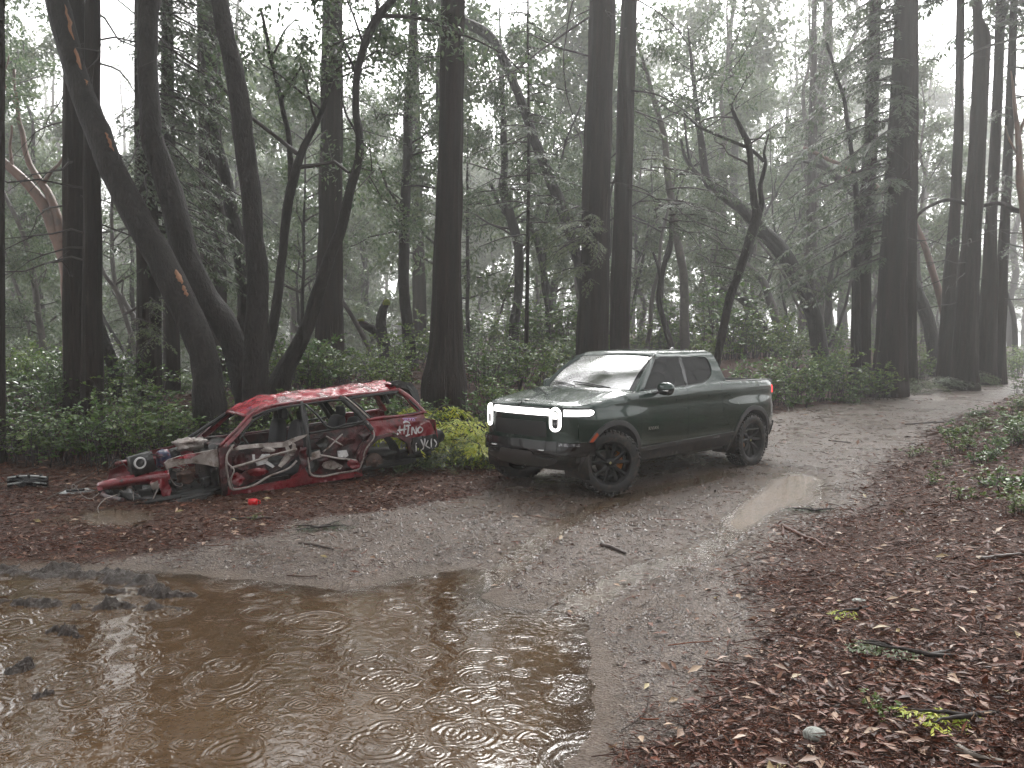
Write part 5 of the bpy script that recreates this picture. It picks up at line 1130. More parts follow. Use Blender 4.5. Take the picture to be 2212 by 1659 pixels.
# ------------------------------------------------------------------ panels cut from a curved surface
def inside(P, poly):
    x, y = P[:, 0], P[:, 1]; r = np.zeros(len(P), bool); A = poly; B = np.roll(poly, -1, 0)
    for a, b in zip(A, B):
        c = (a[1] > y) != (b[1] > y)
        with np.errstate(divide='ignore', invalid='ignore'): r ^= c & (x < (b[0] - a[0]) * (y - a[1]) / (b[1] - a[1] + 1e-15) + a[0])
    return r
def densify(poly, g):
    out = []
    for a, b in zip(poly, np.roll(poly, -1, 0)):
        n = max(1, int(math.ceil(np.linalg.norm(b - a) / g))); out.append(a + (b - a) * (np.arange(n) / n)[:, None])
    return np.concatenate(out)
def panel(name, poly, surf, m, parent, g=.045, thick=.02, off=0., holes=(), smooth=True, dent=None, flip=False):
    """a piece of sheet with outline poly in (s, t) on surf(S) -> points; rim turned inward by thick"""
    rings = [densify(np.asarray(poly, float), g)] + [densify(np.asarray(q, float), g) for q in holes]
    pts = np.concatenate(rings); edges = []; k = 0
    for r_ in rings:
        n = len(r_); edges += [(k + i, k + (i + 1) % n) for i in range(n)]; k += n
    lo, hi = rings[0].min(0), rings[0].max(0)
    ga, gb = np.meshgrid(np.arange(lo[0] + g * .5, hi[0], g), np.arange(lo[1] + g * .5, hi[1], g)); G = np.stack([ga.ravel(), gb.ravel()], 1)
    ok = inside(G, rings[0])
    for r_ in rings[1:]: ok &= ~inside(G, r_)
    if len(G):
        dm = np.min(np.linalg.norm(G[:, None] - pts[None], axis=2), axis=1); G = G[ok & (dm > g * .45)]
    allp = np.concatenate([pts, G])
    vo, eo, fo, *_ = delaunay_2d_cdt([Vector(p) for p in allp], edges, [], 0, 1e-6)
    S = np.array([(v.x, v.y) for v in vo]); F = np.array([f for f in fo if len(f) == 3])
    cen = S[F].mean(1); ok = inside(cen, rings[0])
    for r_ in rings[1:]: ok &= ~inside(cen, r_)
    F = F[ok]
    e = 1e-3; X = surf(S); du = surf(S + [e, 0]) - X; dv = surf(S + [0, e]) - X; N_ = unit(np.cross(du, dv))
    if np.mean(np.einsum('ij,ij->i', N_, X * [1, 1, 0])) < 0: N_ = -N_          # outward
    X = X + N_ * off
    if dent is not None: X = X + dent(X, N_)
    # orient faces along N_
    fn = np.cross(X[F[:, 1]] - X[F[:, 0]], X[F[:, 2]] - X[F[:, 0]]); bad = np.einsum('ij,ij->i', fn, N_[F[:, 0]]) < 0; F[bad] = F[bad][:, ::-1]
    V = [X]; Fs = [F]; n0 = len(X)
    ed = {}
    for f in F:
        for a, b in ((f[0], f[1]), (f[1], f[2]), (f[2], f[0])):
            if (b, a) in ed: ed.pop((b, a))
            else: ed[(a, b)] = 1
    if thick:
        q = []; vv = []
        for (a, b) in ed:
            i = n0 + len(vv); vv += [X[a], X[b], X[a] - N_[a] * thick, X[b] - N_[b] * thick]; q.append((i, i + 2, i + 3, i + 1))
        V.append(np.array(vv)); Fs.append(np.array(q))
    if flip: Fs = [f[:, ::-1] for f in Fs]
    o = link(name, mesh_np(name, np.concatenate(V), Fs), m, parent, False)
    sm = np.zeros(len(o.data.polygons), bool); sm[:len(F)] = smooth; o.data.polygons.foreach_set("use_smooth", sm)
    return o
def arc(cx, cz, r, a0, a1, n=28):
    t = np.radians(np.linspace(a0, a1, n)); return [(cx + r * math.cos(q), cz + r * math.sin(q)) for q in t]
def grid_patch(name, Pfun, nu, nv, m, parent, thick=.0, off=0.):
    u, v = np.meshgrid(np.linspace(0, 1, nu), np.linspace(0, 1, nv)); X = Pfun(u.ravel(), v.ravel())
    i = (np.arange(nv - 1)[:, None] * nu + np.arange(nu - 1)[None]).ravel(); F = np.stack([i, i + 1, i + nu + 1, i + nu], -1)
    o = link(name, mesh_np(name, X, F), m, parent); return o

# ------------------------------------------------------------------ materials of the pickup
def wet(b): return b
M['paint'] = mat('dark_green_paint', (.005, .024, .0165), .26, metal=.2, spec=.4, coat=1., noise=[((.007, .029, .020), 3, .4, .7, V1)], bump=[("v", 85, .14, .002, V1)])
M['trim'] = mat('black_trim', (.010, .010, .010), .45, bump=[("n", 200, .2, .001, V1)])
M['gloss_black'] = mat('gloss_black', (.006, .006, .007), .12, coat=.6)
M['grey_trim'] = mat('grey_plastic', (.045, .045, .045), .5, bump=[("n", 250, .3, .001, V1)])
M['skid'] = mat('skid_plate_grey', (.09, .085, .08), .4, metal=.5)
M['rubber'] = mat('tyre_rubber', (.010, .010, .010), .55, noise=[((.05, .036, .026), 13, .5, .66, V1)], bump=[("n", 120, .3, .002, V1)])
M['rim'] = mat('dark_rim', (.012, .012, .013), .25, metal=.6)
M['chrome'] = mat('chrome', (.7, .7, .7), .15, metal=1.)
M['caliper'] = mat('orange_caliper', (.32, .11, .01), .45)
M['disc'] = mat('brake_disc', (.12, .11, .10), .35, metal=.9)
M['lamp_on'] = mat('lit_daylight_bar', (.9, .9, .9), .3, emit=((1.0, .985, .95), 1.6))
M['lamp_soft'] = mat('lit_projector', (.8, .8, .8), .2, emit=((1., .99, .97), .9))
M['lamp_core'] = mat('lamp_projector', (.06, .06, .065), .15, metal=.4, noise=[((.35, .35, .36), 22, .52, .6, V1)])
M['tail'] = mat('lit_tail_light', (.5, .01, .01), .2, emit=((1., .03, .03), 1.6))
M['amber'] = mat('amber_marker', (.42, .06, .012), .25)
M['badge'] = mat('silver_badge', (.55, .53, .5), .3, metal=.9)
M['cloth'] = mat('dark_seat_cloth', (.02, .02, .021), .8)
M['hub_yellow'] = mat('hub_emblem', (.3, .28, .12), .4)
def glass_material(name, tint, refl=1.52):
    m = bpy.data.materials.new(name); m.use_nodes = True; nt = m.node_tree; N = nt.nodes; L = nt.links; N.remove(N["Principled BSDF"])
    t = N.new("ShaderNodeBsdfTransparent"); t.inputs[0].default_value = (*tint, 1); g_ = N.new("ShaderNodeBsdfGlossy"); g_.inputs["Roughness"].default_value = .015
    fr = N.new("ShaderNodeFresnel"); fr.inputs[0].default_value = refl
    tc = N.new("ShaderNodeTexCoord"); v = N.new("ShaderNodeTexVoronoi"); v.inputs["Scale"].default_value = 70; L.new(tc.outputs["Object"], v.inputs["Vector"])
    n = N.new("ShaderNodeTexNoise"); n.inputs["Scale"].default_value = 16; L.new(tc.outputs["Object"], n.inputs["Vector"])
    ad = N.new("ShaderNodeMath"); ad.operation = 'ADD'; L.new(v.outputs["Distance"], ad.inputs[0]); L.new(n.outputs["Fac"], ad.inputs[1])
    bp = N.new("ShaderNodeBump"); bp.inputs["Strength"].default_value = .22; bp.inputs["Distance"].default_value = .004; L.new(ad.outputs[0], bp.inputs["Height"])
    L.new(bp.outputs[0], g_.inputs["Normal"]); L.new(bp.outputs[0], fr.inputs["Normal"])
    ms = N.new("ShaderNodeMixShader"); L.new(fr.outputs[0], ms.inputs[0]); L.new(t.outputs[0], ms.inputs[1]); L.new(g_.outputs[0], ms.inputs[2])
    L.new(ms.outputs[0], N["Material Output"].inputs["Surface"]); return m
M['glass'] = glass_material("windscreen_glass", (.30, .33, .32), 1.6)
M['dark_glass'] = glass_material("tinted_glass", (.012, .014, .014), 1.32)

def add_mud(m, z0, z1, amount):
    nt = m.node_tree; N = nt.nodes; L = nt.links; b = N["Principled BSDF"]
    tc = N.new("ShaderNodeTexCoord"); sx = N.new("ShaderNodeSeparateXYZ"); L.new(tc.outputs["Object"], sx.inputs[0])
    n = N.new("ShaderNodeTexNoise"); n.inputs["Scale"].default_value = 11; n.inputs["Detail"].default_value = 8; n.inputs["Roughness"].default_value = .75; L.new(tc.outputs["Object"], n.inputs["Vector"])
    a = N.new("ShaderNodeMapRange"); a.inputs[1].default_value = z1; a.inputs[2].default_value = z0; L.new(sx.outputs["Z"], a.inputs[0])
    c = N.new("ShaderNodeMapRange"); c.inputs[1].default_value = .45; c.inputs[2].default_value = .7; L.new(n.outputs["Fac"], c.inputs[0])
    k = N.new("ShaderNodeMath"); k.operation = 'MULTIPLY'; L.new(a.outputs[0], k.inputs[0]); L.new(c.outputs[0], k.inputs[1])
    k2 = N.new("ShaderNodeMath"); k2.operation = 'MULTIPLY'; L.new(k.outputs[0], k2.inputs[0]); k2.inputs[1].default_value = amount
    mx = N.new("ShaderNodeMix"); mx.data_type = 'RGBA'; L.new(k2.outputs[0], mx.inputs["Factor"]); mx.inputs["B"].default_value = (.085, .058, .038, 1)
    bc = b.inputs["Base Color"]
    if bc.links: L.new(bc.links[0].from_socket, mx.inputs["A"])
    else: mx.inputs["A"].default_value = bc.default_value
    L.new(mx.outputs["Result"], bc)
for k_, am in (('paint', .75), ('trim', .7), ('grey_trim', .8)): add_mud(M[k_], .38, .80, am)
# ------------------------------------------------------------------ pickup truck
TR_R = Rz(R(222.5)) @ Ry(R(1.2)) @ Rx(R(.8)); TR_P = np.array([1.99, 12.01, 0.0])
truck = empty("pickup_truck"); tag(truck, "dark green four-door pickup truck with its front light bar lit", "pickup truck")
truck.matrix_world = Matrix([[*TR_R[0], TR_P[0]], [*TR_R[1], TR_P[1]], [*TR_R[2], TR_P[2]], [0, 0, 0, 1]])
pc = np.array([(-2.70, 0), (-2.70, .3), (-2.685, .6), (-2.65, .76), (-2.57, .87), (-2.43, .945), (-2.2, .985), (-1.7, 1.0), (-.8, 1.0), (0, 1.0), (.9, 1.0), (1.6, 1.0), (1.95, .985), (2.18, .95), (2.34, .87), (2.44, .76), (2.50, .62), (2.54, .4), (2.56, .2), (2.565, 0)])
pd = resample(pc, 600); al = np.r_[0, np.cumsum(np.linalg.norm(np.diff(pd, axis=0), axis=1))]
side_k = np.argmin(np.abs(pd[:, 0]) + (pd[:, 1] < .5) * 9); al = al - al[side_k]; UF, UT = al[-1], al[0]
tang = unit(np.gradient(pd, axis=0)); nrm = np.c_[-tang[:, 1], tang[:, 0]]
ZT_U = np.array([UT, -2.6, -2.3, -.95, -.4, 0, 1.0, 1.36, 1.70, 1.96, 2.15, 2.35, 2.6, UF]); ZT_Z = np.array([1.39, 1.39, 1.395, 1.415, 1.40, 1.368, 1.350, 1.335, 1.285, 1.248, 1.225, 1.21, 1.215, 1.232])
def ztop(u): u = np.where(u > UF, 2 * UF - u, u); u = np.where(u < UT, 2 * UT - u, u); return np.interp(u, ZT_U, ZT_Z)
def wrap(S):
    """body shell: s runs round the truck (s = x along the flank), t is height"""
    u, z = S[:, 0].copy(), S[:, 1]; sg = np.ones(len(u)); k = u > UF; u[k] = 2 * UF - u[k]; sg[k] = -1; k = u < UT; u[k] = 2 * UT - u[k]; sg[k] = -1
    C = np.stack([np.interp(u, al, pd[:, 0]), np.interp(u, al, pd[:, 1])], 1); Nn = unit(np.stack([np.interp(u, al, nrm[:, 0]), np.interp(u, al, nrm[:, 1])], 1))
    zt = ztop(u)
    si = np.interp(z, [.30, .40, .55, .64, .80, .95, 1.08, 1.16, 1.22, 1.32, 1.42], [.16, .09, .035, .012, .0, .0, .008, .016, .012, .022, .03])
    fi = np.interp(z, [.30, .40, .50, .58, .74, .90, 1.07, 1.15, 1.20, 1.25], [.20, .12, .03, .0, .02, .02, .02, .028, .04, .055])
    wf = sstep(2.05, 2.6, u); ins = si * (1 - wf) + fi * wf
    r = .045; d = np.clip(zt - z, 0, r); ins = ins + (r - np.sqrt(np.maximum(r * r - (r - d) ** 2, 0))) * .9
    # swelling round the wheels
    for ax in (1.725, -1.725): ins = ins - .022 * np.exp(-(((u - ax) / .62) ** 4)) * sstep(.5, .7, z) * sstep(1.25, 1.0, z)
    P = C - Nn * ins[:, None]
    return np.c_[P[:, 0], P[:, 1] * sg, z]
def mir(S): q = wrap(S); q[:, 1] *= -1; return q
def u_at_y(y): k = np.argmax(al > 1.9); return float(np.interp(-y, -pd[k:, 1], al[k:]))
def top_line(u0, u1, n=24, d=0.): return [(u, float(ztop(np.array([u]))[0]) - d) for u in np.linspace(u0, u1, n)]
US, UC, UR = 2.33, 2.40, -2.52            # front seam, hood corner, tail seam
G_ = .004                                  # half a panel gap
for sd, surf, fl in (("left", wrap, False), ("right", mir, True)):
    pa = dict(surf=surf, m=M['paint'], parent=truck, flip=False)
    fend = [(US - G_, .60), (US - G_, 1.055), (2.13, 1.055), (2.085, 1.08), (2.07, 1.12), (2.10, 1.165), (2.2, 1.182), (UC, 1.186)] + top_line(UC, 1.19 + G_) + [(1.19 + G_, .61)] + arc(1.725, .43, .555, 19, 161)[::1] + []
    panel("front_fender", fend, **pa)
    panel("door", [(1.19 - G_, .61)] + top_line(1.19 - G_, .06 + G_)[0:] + [(.06 + G_, .60)], **pa)
    panel("door", [(.06 - G_, .60)] + top_line(.06 - G_, -.84 + G_) + [(-.84 + G_, 1.2), (-.86, .95), (-.97, .80), (-1.10, .66), (-1.13, .60)], **pa)
    panel("bed_side", [(-.84 - G_, 1.2)] + top_line(-.84 - G_, UR + G_) + [(UR + G_, .66), (-2.27, .60)] + arc(-1.725, .43, .555, 18, 160) + [(-1.14, .62), (-1.11, .66), (-.98, .80), (-.868, .95)], **pa)
    for cx in (1.725, -1.725):
        panel("wheel_arch_trim", arc(cx, .43, .575, -12, 192, 40) + arc(cx, .43, .505, 192, -12, 40), surf, M['grey_trim'], truck, g=.03, thick=.06, off=.018)
        # liner
        t = np.radians(np.linspace(-20, 200, 26)); sg = 1 if sd == "left" else -1
        V = np.array([(cx + .51 * math.cos(q), yy * sg, .43 + .51 * math.sin(q)) for yy in (.985, .55) for q in t]); n = 26
        F = np.array([(i, i + 1, n + i + 1, n + i) for i in range(n - 1)]); link("wheel_well", mesh_np("wheel_well", V, F), M['trim'], truck)
    panel("rocker_trim", [(1.16, .535), (1.18, .585), (-1.16, .625), (-1.18, .575)], surf, M['grey_trim'], truck, thick=.03, off=.022)
    panel("rocker_panel", [(1.2, .38), (1.2, .60), (-1.2, .63), (-1.2, .40)], surf, M['trim'], truck, thick=.03, off=.0 - .006)
    panel("door_handle", [(.34, 1.175), (.34, 1.215), (.06 + .02, 1.215), (.06 + .02, 1.175)], surf, M['gloss_black'] if 0 else M['paint'], truck, g=.03, thick=.01, off=.009)
    panel("door_handle", [(-.48, 1.19), (-.48, 1.23), (-.74, 1.23), (-.74, 1.19)], surf, M['paint'], truck, g=.03, thick=.01, off=.009)
    panel("side_marker", arc(1.725, .43, .562, 24, 50, 8) + arc(1.725, .43, .525, 50, 24, 8), surf, M['amber'], truck, g=.02, thick=.005, off=.026)
    panel("tail_light", [(-2.47, 1.18), (-2.47, 1.30), (-2.66, 1.30), (-2.66, 1.18)], surf, M['tail'], truck, g=.03, thick=.02, off=.006)
    panel("bumper_corner", [(US + .02, .46), (US + .02, .735), (2.235, .735), (2.225, .60), (2.20, .46)], surf, M['trim'], truck, thick=.03, off=.012)
    panel("charge_flap_seam", [(-.97, 1.212), (-1.03, 1.206), (-1.14, 1.17), (-1.26, 1.09), (-1.31, 1.03), (-1.30, 1.03), (-1.25, 1.095), (-1.135, 1.178), (-1.03, 1.215), (-.97, 1.220)], surf, M['trim'], truck, g=.02, thick=.0, off=.0015)
    panel("rear_bumper_corner", [(-2.29, .46), (-2.27, .60), (UR + .0, .66), (-2.62, .66), (-2.62, .46)], surf, M['trim'], truck, thick=.03, off=.0)
# front end
UM = 2 * UF - US
def fx(y): return u_at_y(abs(y)) if y >= 0 else 2 * UF - u_at_y(-y)
panel("front_fascia", [(US + G_, .74), (US + G_, 1.055), (UM - G_, 1.055), (UM - G_, .74)], wrap, M['paint'], truck, g=.05)
panel("grille_panel", [(fx(.50), .80), (fx(.50), .985), (fx(.44), 1.0), (fx(-.44), 1.0), (fx(-.50), .985), (fx(-.50), .80)], wrap, M['trim'], truck, g=.05, thick=.01, off=.006)
panel("light_housing", [(2.06, 1.05), (2.06, 1.19), (2 * UF - 2.06, 1.19), (2 * UF - 2.06, 1.05)], wrap, M['gloss_black'], truck, g=.04, thick=.02, off=-.012)
panel("hood_lip", [(UC, 1.188)] + top_line(UC, 2 * UF - UC, 40) + [(2 * UF - UC, 1.188)], wrap, M['paint'], truck, g=.03, off=.002)
panel("light_bar", [(fx(.535), 1.078), (fx(.535), 1.165), (fx(-.535), 1.172), (fx(-.535), 1.085)], wrap, M['lamp_on'], truck, g=.04, thick=.015, off=.004)
for sg in (1, -1):
    q = (lambda u: u) if sg > 0 else (lambda u: 2 * UF - u)
    panel("light_bar", [(q(fx(.745)), 1.076), (q(fx(.745)), 1.160), (q(2.14), 1.155), (q(2.105), 1.14), (q(2.10), 1.12), (q(2.125), 1.095), (q(2.17), 1.078)], wrap, M['lamp_on'], truck, g=.04, thick=.015, off=.004)
    yc = .64; r = .078
    def stad(rr, hh): return [(q(u_at_y(yc + x)), z) for x, z in [(rr * math.cos(a), 1.03 + hh + rr * math.sin(a)) for a in np.linspace(0, math.pi, 14)] + [(rr * math.cos(a), 1.03 - hh + rr * math.sin(a)) for a in np.linspace(math.pi, 2 * math.pi, 14)]]
    hl = empty("headlight"); hl.parent = truck
    panel("bezel", stad(.087, .077), wrap, M['gloss_black'], hl, g=.025, thick=.03, off=.012)
    panel("light_ring", stad(.080, .074), wrap, M['lamp_on'], hl, g=.02, thick=.012, off=.022, holes=[stad(.045, .073)])
    panel("lens", stad(.044, .072), wrap, M['lamp_core'], hl, g=.02, thick=.0, off=.017)
    panel("projector", [(q(u_at_y(yc + x)), z) for x, z in [(-.030, 1.04), (.030, 1.04), (.034, 1.08), (.025, 1.118), (0, 1.13), (-.025, 1.118), (-.034, 1.08)]], wrap, M['lamp_soft'], hl, g=.02, thick=.0, off=.0195)
panel("bumper", [(2.10, .575), (2.12, .745), (2 * UF - 2.12, .745), (2 * UF - 2.10, .575)], wrap, M['gloss_black'], truck, g=.05, thick=.05, off=.035)
panel("lower_valance", [(2.16, .40), (2.12, .58), (2 * UF - 2.12, .58), (2 * UF - 2.16, .40), (2 * UF - 2.5, .36), (2.5, .36)], wrap, M['trim'], truck, g=.05, thick=.03, off=.0)
panel("skid_plate", [(fx(.66), .50), (fx(.60), .535), (fx(.36), .548), (fx(.27), .598), (fx(-.27), .598), (fx(-.36), .548), (fx(-.60), .535), (fx(-.66), .50), (fx(-.42), .43), (fx(.42), .43)], wrap, M['skid'], truck, g=.05, thick=.04, off=.048)
for sg in (1, -1):
    c = wrap(np.array([[fx(sg * .46), .632]]))[0]; mb = MB(); mb.tube(np.array([[.05, -.055, 0], [.085, -.05, 0], [.09, 0, 0], [.085, .05, 0], [.05, .055, 0]]) + c - np.array([.02, 0, 0]), .011, 8); mb.build("tow_hook", M['chrome'], truck)
    panel("fog_lamp", [(fx(sg * .70), .69), (fx(sg * .70), .728), (fx(sg * .90), .728), (fx(sg * .90), .69)], wrap, M['lamp_core'], truck, g=.02, thick=.01, off=.044)
# tail
UTM = 2 * UT - UR
panel("tailgate", [(UR - G_, .72)] + top_line(UR - G_, UTM + G_, 30) + [(UTM + G_, .72)], wrap, M['paint'], truck, g=.06)
panel("rear_bumper", [(UR, .46), (UR, .70), (UTM, .70), (UTM, .46)], wrap, M['trim'], truck, g=.08, thick=.04, off=.02)
# hood: a patch between the fender tops, the cowl and the lip
uu = np.linspace(1.10, UC, 40); e1 = wrap(np.c_[uu, ztop(uu) - .0005]); uf = np.linspace(UC, 2 * UF - UC, 60); ef = wrap(np.c_[uf, ztop(uf) - .0005])
sa = np.r_[0, np.cumsum(np.linalg.norm(np.diff(ef, axis=0), axis=1))]; sa /= sa[-1]; sb = np.r_[0, np.cumsum(np.linalg.norm(np.diff(e1, axis=0), axis=1))]; sb /= sb[-1]
def hood(u, v):
    # u across (0 left .. 1 right), v from cowl to lip
    L_ = np.stack([np.interp(v, sb, e1[:, c]) for c in range(3)], 1); Rr = L_ * np.array([1, -1, 1])
    Fr = np.stack([np.interp(u, sa, ef[:, c]) for c in range(3)], 1)
    Cw = e1[0][None] * np.array([1, 1, 1]) * (1 - u)[:, None] + e1[0][None] * np.array([1, -1, 1]) * u[:, None]; Cw[:, 0] += .16 * (1 - (2 * u - 1) ** 2); Cw[:, 2] += .035 * (1 - (2 * u - 1) ** 4)
    P00, P10, P01, P11 = e1[0], e1[0] * [1, -1, 1], e1[-1], e1[-1] * [1, -1, 1]
    a, b = u[:, None], v[:, None]
    X = (1 - a) * L_ + a * Rr + (1 - b) * Cw + b * Fr - ((1 - a) * (1 - b) * P00 + a * (1 - b) * P10 + (1 - a) * b * P01 + a * b * P11)
    w = np.abs(2 * u - 1)
    X[:, 2] += .022 * np.sin(np.pi * np.clip(v, 0, 1)) * (1 - w ** 2) + .016 * sstep(.98, .74, w) * sstep(1.0, .85, v) * sstep(0, .1, v)
    return X
grid_patch("hood", lambda u, v: hood(u, v), 60, 40, M['paint'], truck)
V = hood(np.array([.5]), np.array([.90]))[0]; mb = MB(); mb.add(lathe([(.001, .006), (.030, .006), (.036, .003), (.036, -.004)], 20, 2)[0] * np.array([.8, 1.15, 1]) + V + np.array([0, 0, .004]), lathe([(.001, .006), (.030, .006), (.036, .003), (.036, -.004)], 20, 2)[1]); mb.build("hood_emblem", M['badge'], truck)
# cab
GHZ = np.array([1.32, 1.40, 1.60, 1.76, 1.815, 1.86, 1.89, 1.905]); GHY = np.array([.945, .925, .845, .77, .742, .71, .665, .61])
def green(S): return np.c_[S[:, 0], np.interp(S[:, 1], GHZ, GHY) - .012 * sstep(.2, .7, S[:, 0]), S[:, 1]]
def greenm(S): q = green(S); q[:, 1] *= -1; return q
win = [(1.03, 1.362), (.5, 1.372), (0, 1.385), (-.42, 1.41), (-.58, 1.45), (-.70, 1.52), (-.765, 1.60), (-.785, 1.68), (-.77, 1.75), (-.74, 1.785), (-.68, 1.80), (0, 1.815), (.40, 1.818), (.53, 1.80)]
outl = [(1.17, 1.325), (.5, 1.345), (-.3, 1.372), (-.6, 1.395), (-1.02, 1.40), (-1.04, 1.47), (-1.01, 1.62), (-.97, 1.80), (-.93, 1.872), (-.85, 1.897), (-.3, 1.904), (.3, 1.902), (.44, 1.885), (.55, 1.832), (.8, 1.64)]
for surf in (green, greenm):
    panel("cab_side", outl, surf, M['paint'], truck, g=.04, thick=.03, holes=[win])
    panel("window_seal", [(p[0] * 1.0, p[1]) for p in win], surf, M['trim'], truck, g=.04, thick=.0, off=-.012, holes=[[(p[0] * .985 - .003, 1.59 + (p[1] - 1.59) * .93) for p in win]])
    panel("side_window", [(p[0] * .99, 1.59 + (p[1] - 1.59) * .96) for p in win], surf, M['dark_glass'], truck, g=.06, thick=.0, off=-.014)
    panel("door_pillar", [(.03, 1.37), (-.03, 1.37), (-.12, 1.82), (-.03, 1.82)], surf, M['gloss_black'], truck, g=.05, thick=.01, off=-.010)
def ws(u, v):
    y0 = .845 * (1 - 2 * u); y1 = .735 * (1 - 2 * u); w = (2 * u - 1) ** 2
    B = np.c_[1.18 + .20 * (1 - w), y0, 1.335 + .03 * (1 - w)]; T = np.c_[.50 + .13 * (1 - w), y1, 1.825 + .022 * (1 - w)]
    return B * (1 - v[:, None]) + T * v[:, None] + np.c_[.025 * np.sin(np.pi * v), 0 * v, .03 * np.sin(np.pi * v)]
grid_patch("windscreen", lambda u, v: ws(.03 + .94 * u, .05 + .91 * v), 24, 16, M['glass'], truck)
sp = panel
def border(u0, u1, v0, v1, name="windscreen_frame"): grid_patch(name, lambda u, v: ws(u0 + (u1 - u0) * u, v0 + (v1 - v0) * v) - np.array([.006, 0, .006]), 20, 6, M['gloss_black'], truck)
border(0, 1, 0, .10); border(0, 1, .93, 1); border(0, .06, 0, 1); border(.94, 1, 0, 1)
for sg in (0, 1):          # windscreen posts
    def post(u, v):
        a = ws(np.full(len(v), float(sg)), v); b = np.c_[np.interp(v, [0, 1], [1.165, .545]), np.zeros(len(v)), np.interp(v, [0, 1], [1.33, 1.835])]
        b[:, 1] = np.interp(b[:, 2], GHZ, GHY) * (1 if sg == 0 else -1); q = u[:, None]
        return a * (1 - q) + b * q + np.c_[.03 * np.sin(np.pi * u), .012 * np.sin(np.pi * u) * (1 if sg == 0 else -1), .02 * np.sin(np.pi * u)]
    grid_patch("windscreen_post", post, 6, 16, M['paint'], truck)
def roof(u, v):
    w = (2 * u - 1) ** 2; x = .50 + .13 * (1 - w); x = x * (1 - v) + (-.93 - .05 * (1 - w)) * v
    yh = .735 * (1 - v) + .70 * v; y = yh * (1 - 2 * u)
    zc = 1.852 + .085 * np.sin(np.clip(v * 1.08 + .0, 0, 1) * np.pi) ** .38 * (1 - np.abs(2 * u - 1) ** 2.6) + .005
    zc = np.where(v < .02, 1.846 + .022 * (1 - w) * 0, zc); edge = np.abs(2 * u - 1) ** 5
    ze = np.interp(v, [0, .06, .15, .9, 1], [1.84, 1.885, 1.90, 1.895, 1.865])
    return np.c_[x, np.sign(1 - 2 * u) * np.minimum(np.abs(y), np.interp(ze, GHZ, GHY) + .004), np.maximum(ze, 0) + (zc - 1.857) * .42 - .004]
grid_patch("roof", roof, 40, 40, M['paint'], truck)
V = roof(np.array([.5]), np.array([.93]))[0]; mb = MB()
fin = np.array([[.09, 0, 0], [.03, 0, .035], [-.05, 0, .075], [-.075, 0, .075], [-.085, 0, 0]]); 
Vf = np.concatenate([fin + [0, .022, 0], fin * [1, 1, 1] + [0, -.022, 0]]); Vf[[1, 2, 3, 6, 7, 8], 1] *= .35
mb.add(Vf + V, [np.array([[0, 5, 6, 1], [1, 6, 7, 2], [2, 7, 8, 3], [3, 8, 9, 4]]), np.array([[0, 1, 4], [1, 2, 4], [2, 3, 4], [5, 9, 6], [6, 9, 7], [7, 9, 8]])]); mb.build("roof_fin", M['gloss_black'], truck, False)
grid_patch("rear_window", lambda u, v: np.c_[-.95 - .06 * (1 - v), (.80 - .13 * v) * (1 - 2 * u), 1.36 + .50 * v], 8, 8, M['dark_glass'], truck)
grid_patch("cab_back", lambda u, v: np.c_[-1.0 + 0 * v, .9 * (1 - 2 * u), .9 + .52 * v], 6, 6, M['paint'], truck)
# load bed
for sg in (1, -1):
    mb = MB(); mb.box((-1.83, sg * .80, 1.15), (1.62, .03, .48)); mb.build("bed_inner_wall", M['trim'], truck, False)
    mb = MB(); P = wrap(np.c_[np.linspace(-1.02, -2.60, 20), ztop(np.linspace(-1.02, -2.60, 20)) - .001]); P[:, 1] *= sg
    W_ = np.concatenate([P, P * [1, 0, 1] + np.c_[np.zeros(20), np.full(20, sg * .79), np.full(20, .006)], P + [0, 0, -.0]]); i = np.arange(19)
    mb.add(W_[:40] + [0, 0, .004], np.stack([i, i + 1, 20 + i + 1, 20 + i], -1)); mb.build("bed_rail", M['grey_trim'], truck)
mb = MB(); mb.box((-1.85, 0, .94), (1.7, 1.6, .03)); mb.build("bed_floor", M['trim'], truck, False)
mb = MB(); mb.box((-2.60, 0, 1.15), (.03, 1.6, .46)); mb.build("tailgate_inner", M['trim'], truck, False)
mb = MB(); mb.box((-2.63, 0, 1.388), (.09, 1.56, .012)); mb.build("tailgate_cap", M['grey_trim'], truck, False)
# underbody
mb = MB(); mb.box((0, 0, .47), (2.3, 1.6, .26)); mb.box((0, 0, .47), (4.3, .9, .24)); mb.box((1.75, 0, .62), (.9, .96, .4)); mb.box((-1.75, 0, .70), (1.4, .96, .4)); mb.build("underbody", M['trim'], truck, False)
mb = MB(); mb.tube(np.array([[1.725, -.8, .43], [1.725, .8, .43]]), .05, 8); mb.build("axle", M['trim'], truck)
mb = MB(); mb.tube(np.array([[-1.725, -.8, .43], [-1.725, .8, .43]]), .06, 8); mb.build("axle", M['trim'], truck)
# cabin
mb = MB(); mb.box((.98, 0, 1.18), (.5, 1.6, .22)); mb.build("dashboard", M['cloth'], truck, False)
mb = MB(); a = np.linspace(0, 2 * math.pi, 25); mb.tube(np.c_[.62 + .10 * np.sin(a), .40 + .18 * np.cos(a), 1.20 + .16 * np.sin(a)], .016, 6, False); mb.build("steering_wheel", M['trim'], truck)
for x in (.15, -.62):
    for y in (.40, -.40):
        se = empty("seat"); se.parent = truck; mb = MB(); V, F = lump(5, (.10, .24, .36), .1, .0); mb.add(V + [x - .12, y, 1.22], F); mb.build("backrest", M['cloth'], se)
        mb = MB(); V, F = lump(5, (.06, .13, .10), .1, .0); mb.add(V + [x - .17, y, 1.64], F); mb.build("headrest", M['cloth'], se)
mb = MB(); mb.box((0, 0, .9), (2.2, 1.75, .04)); mb.build("cabin_floor", M['cloth'], truck, False)
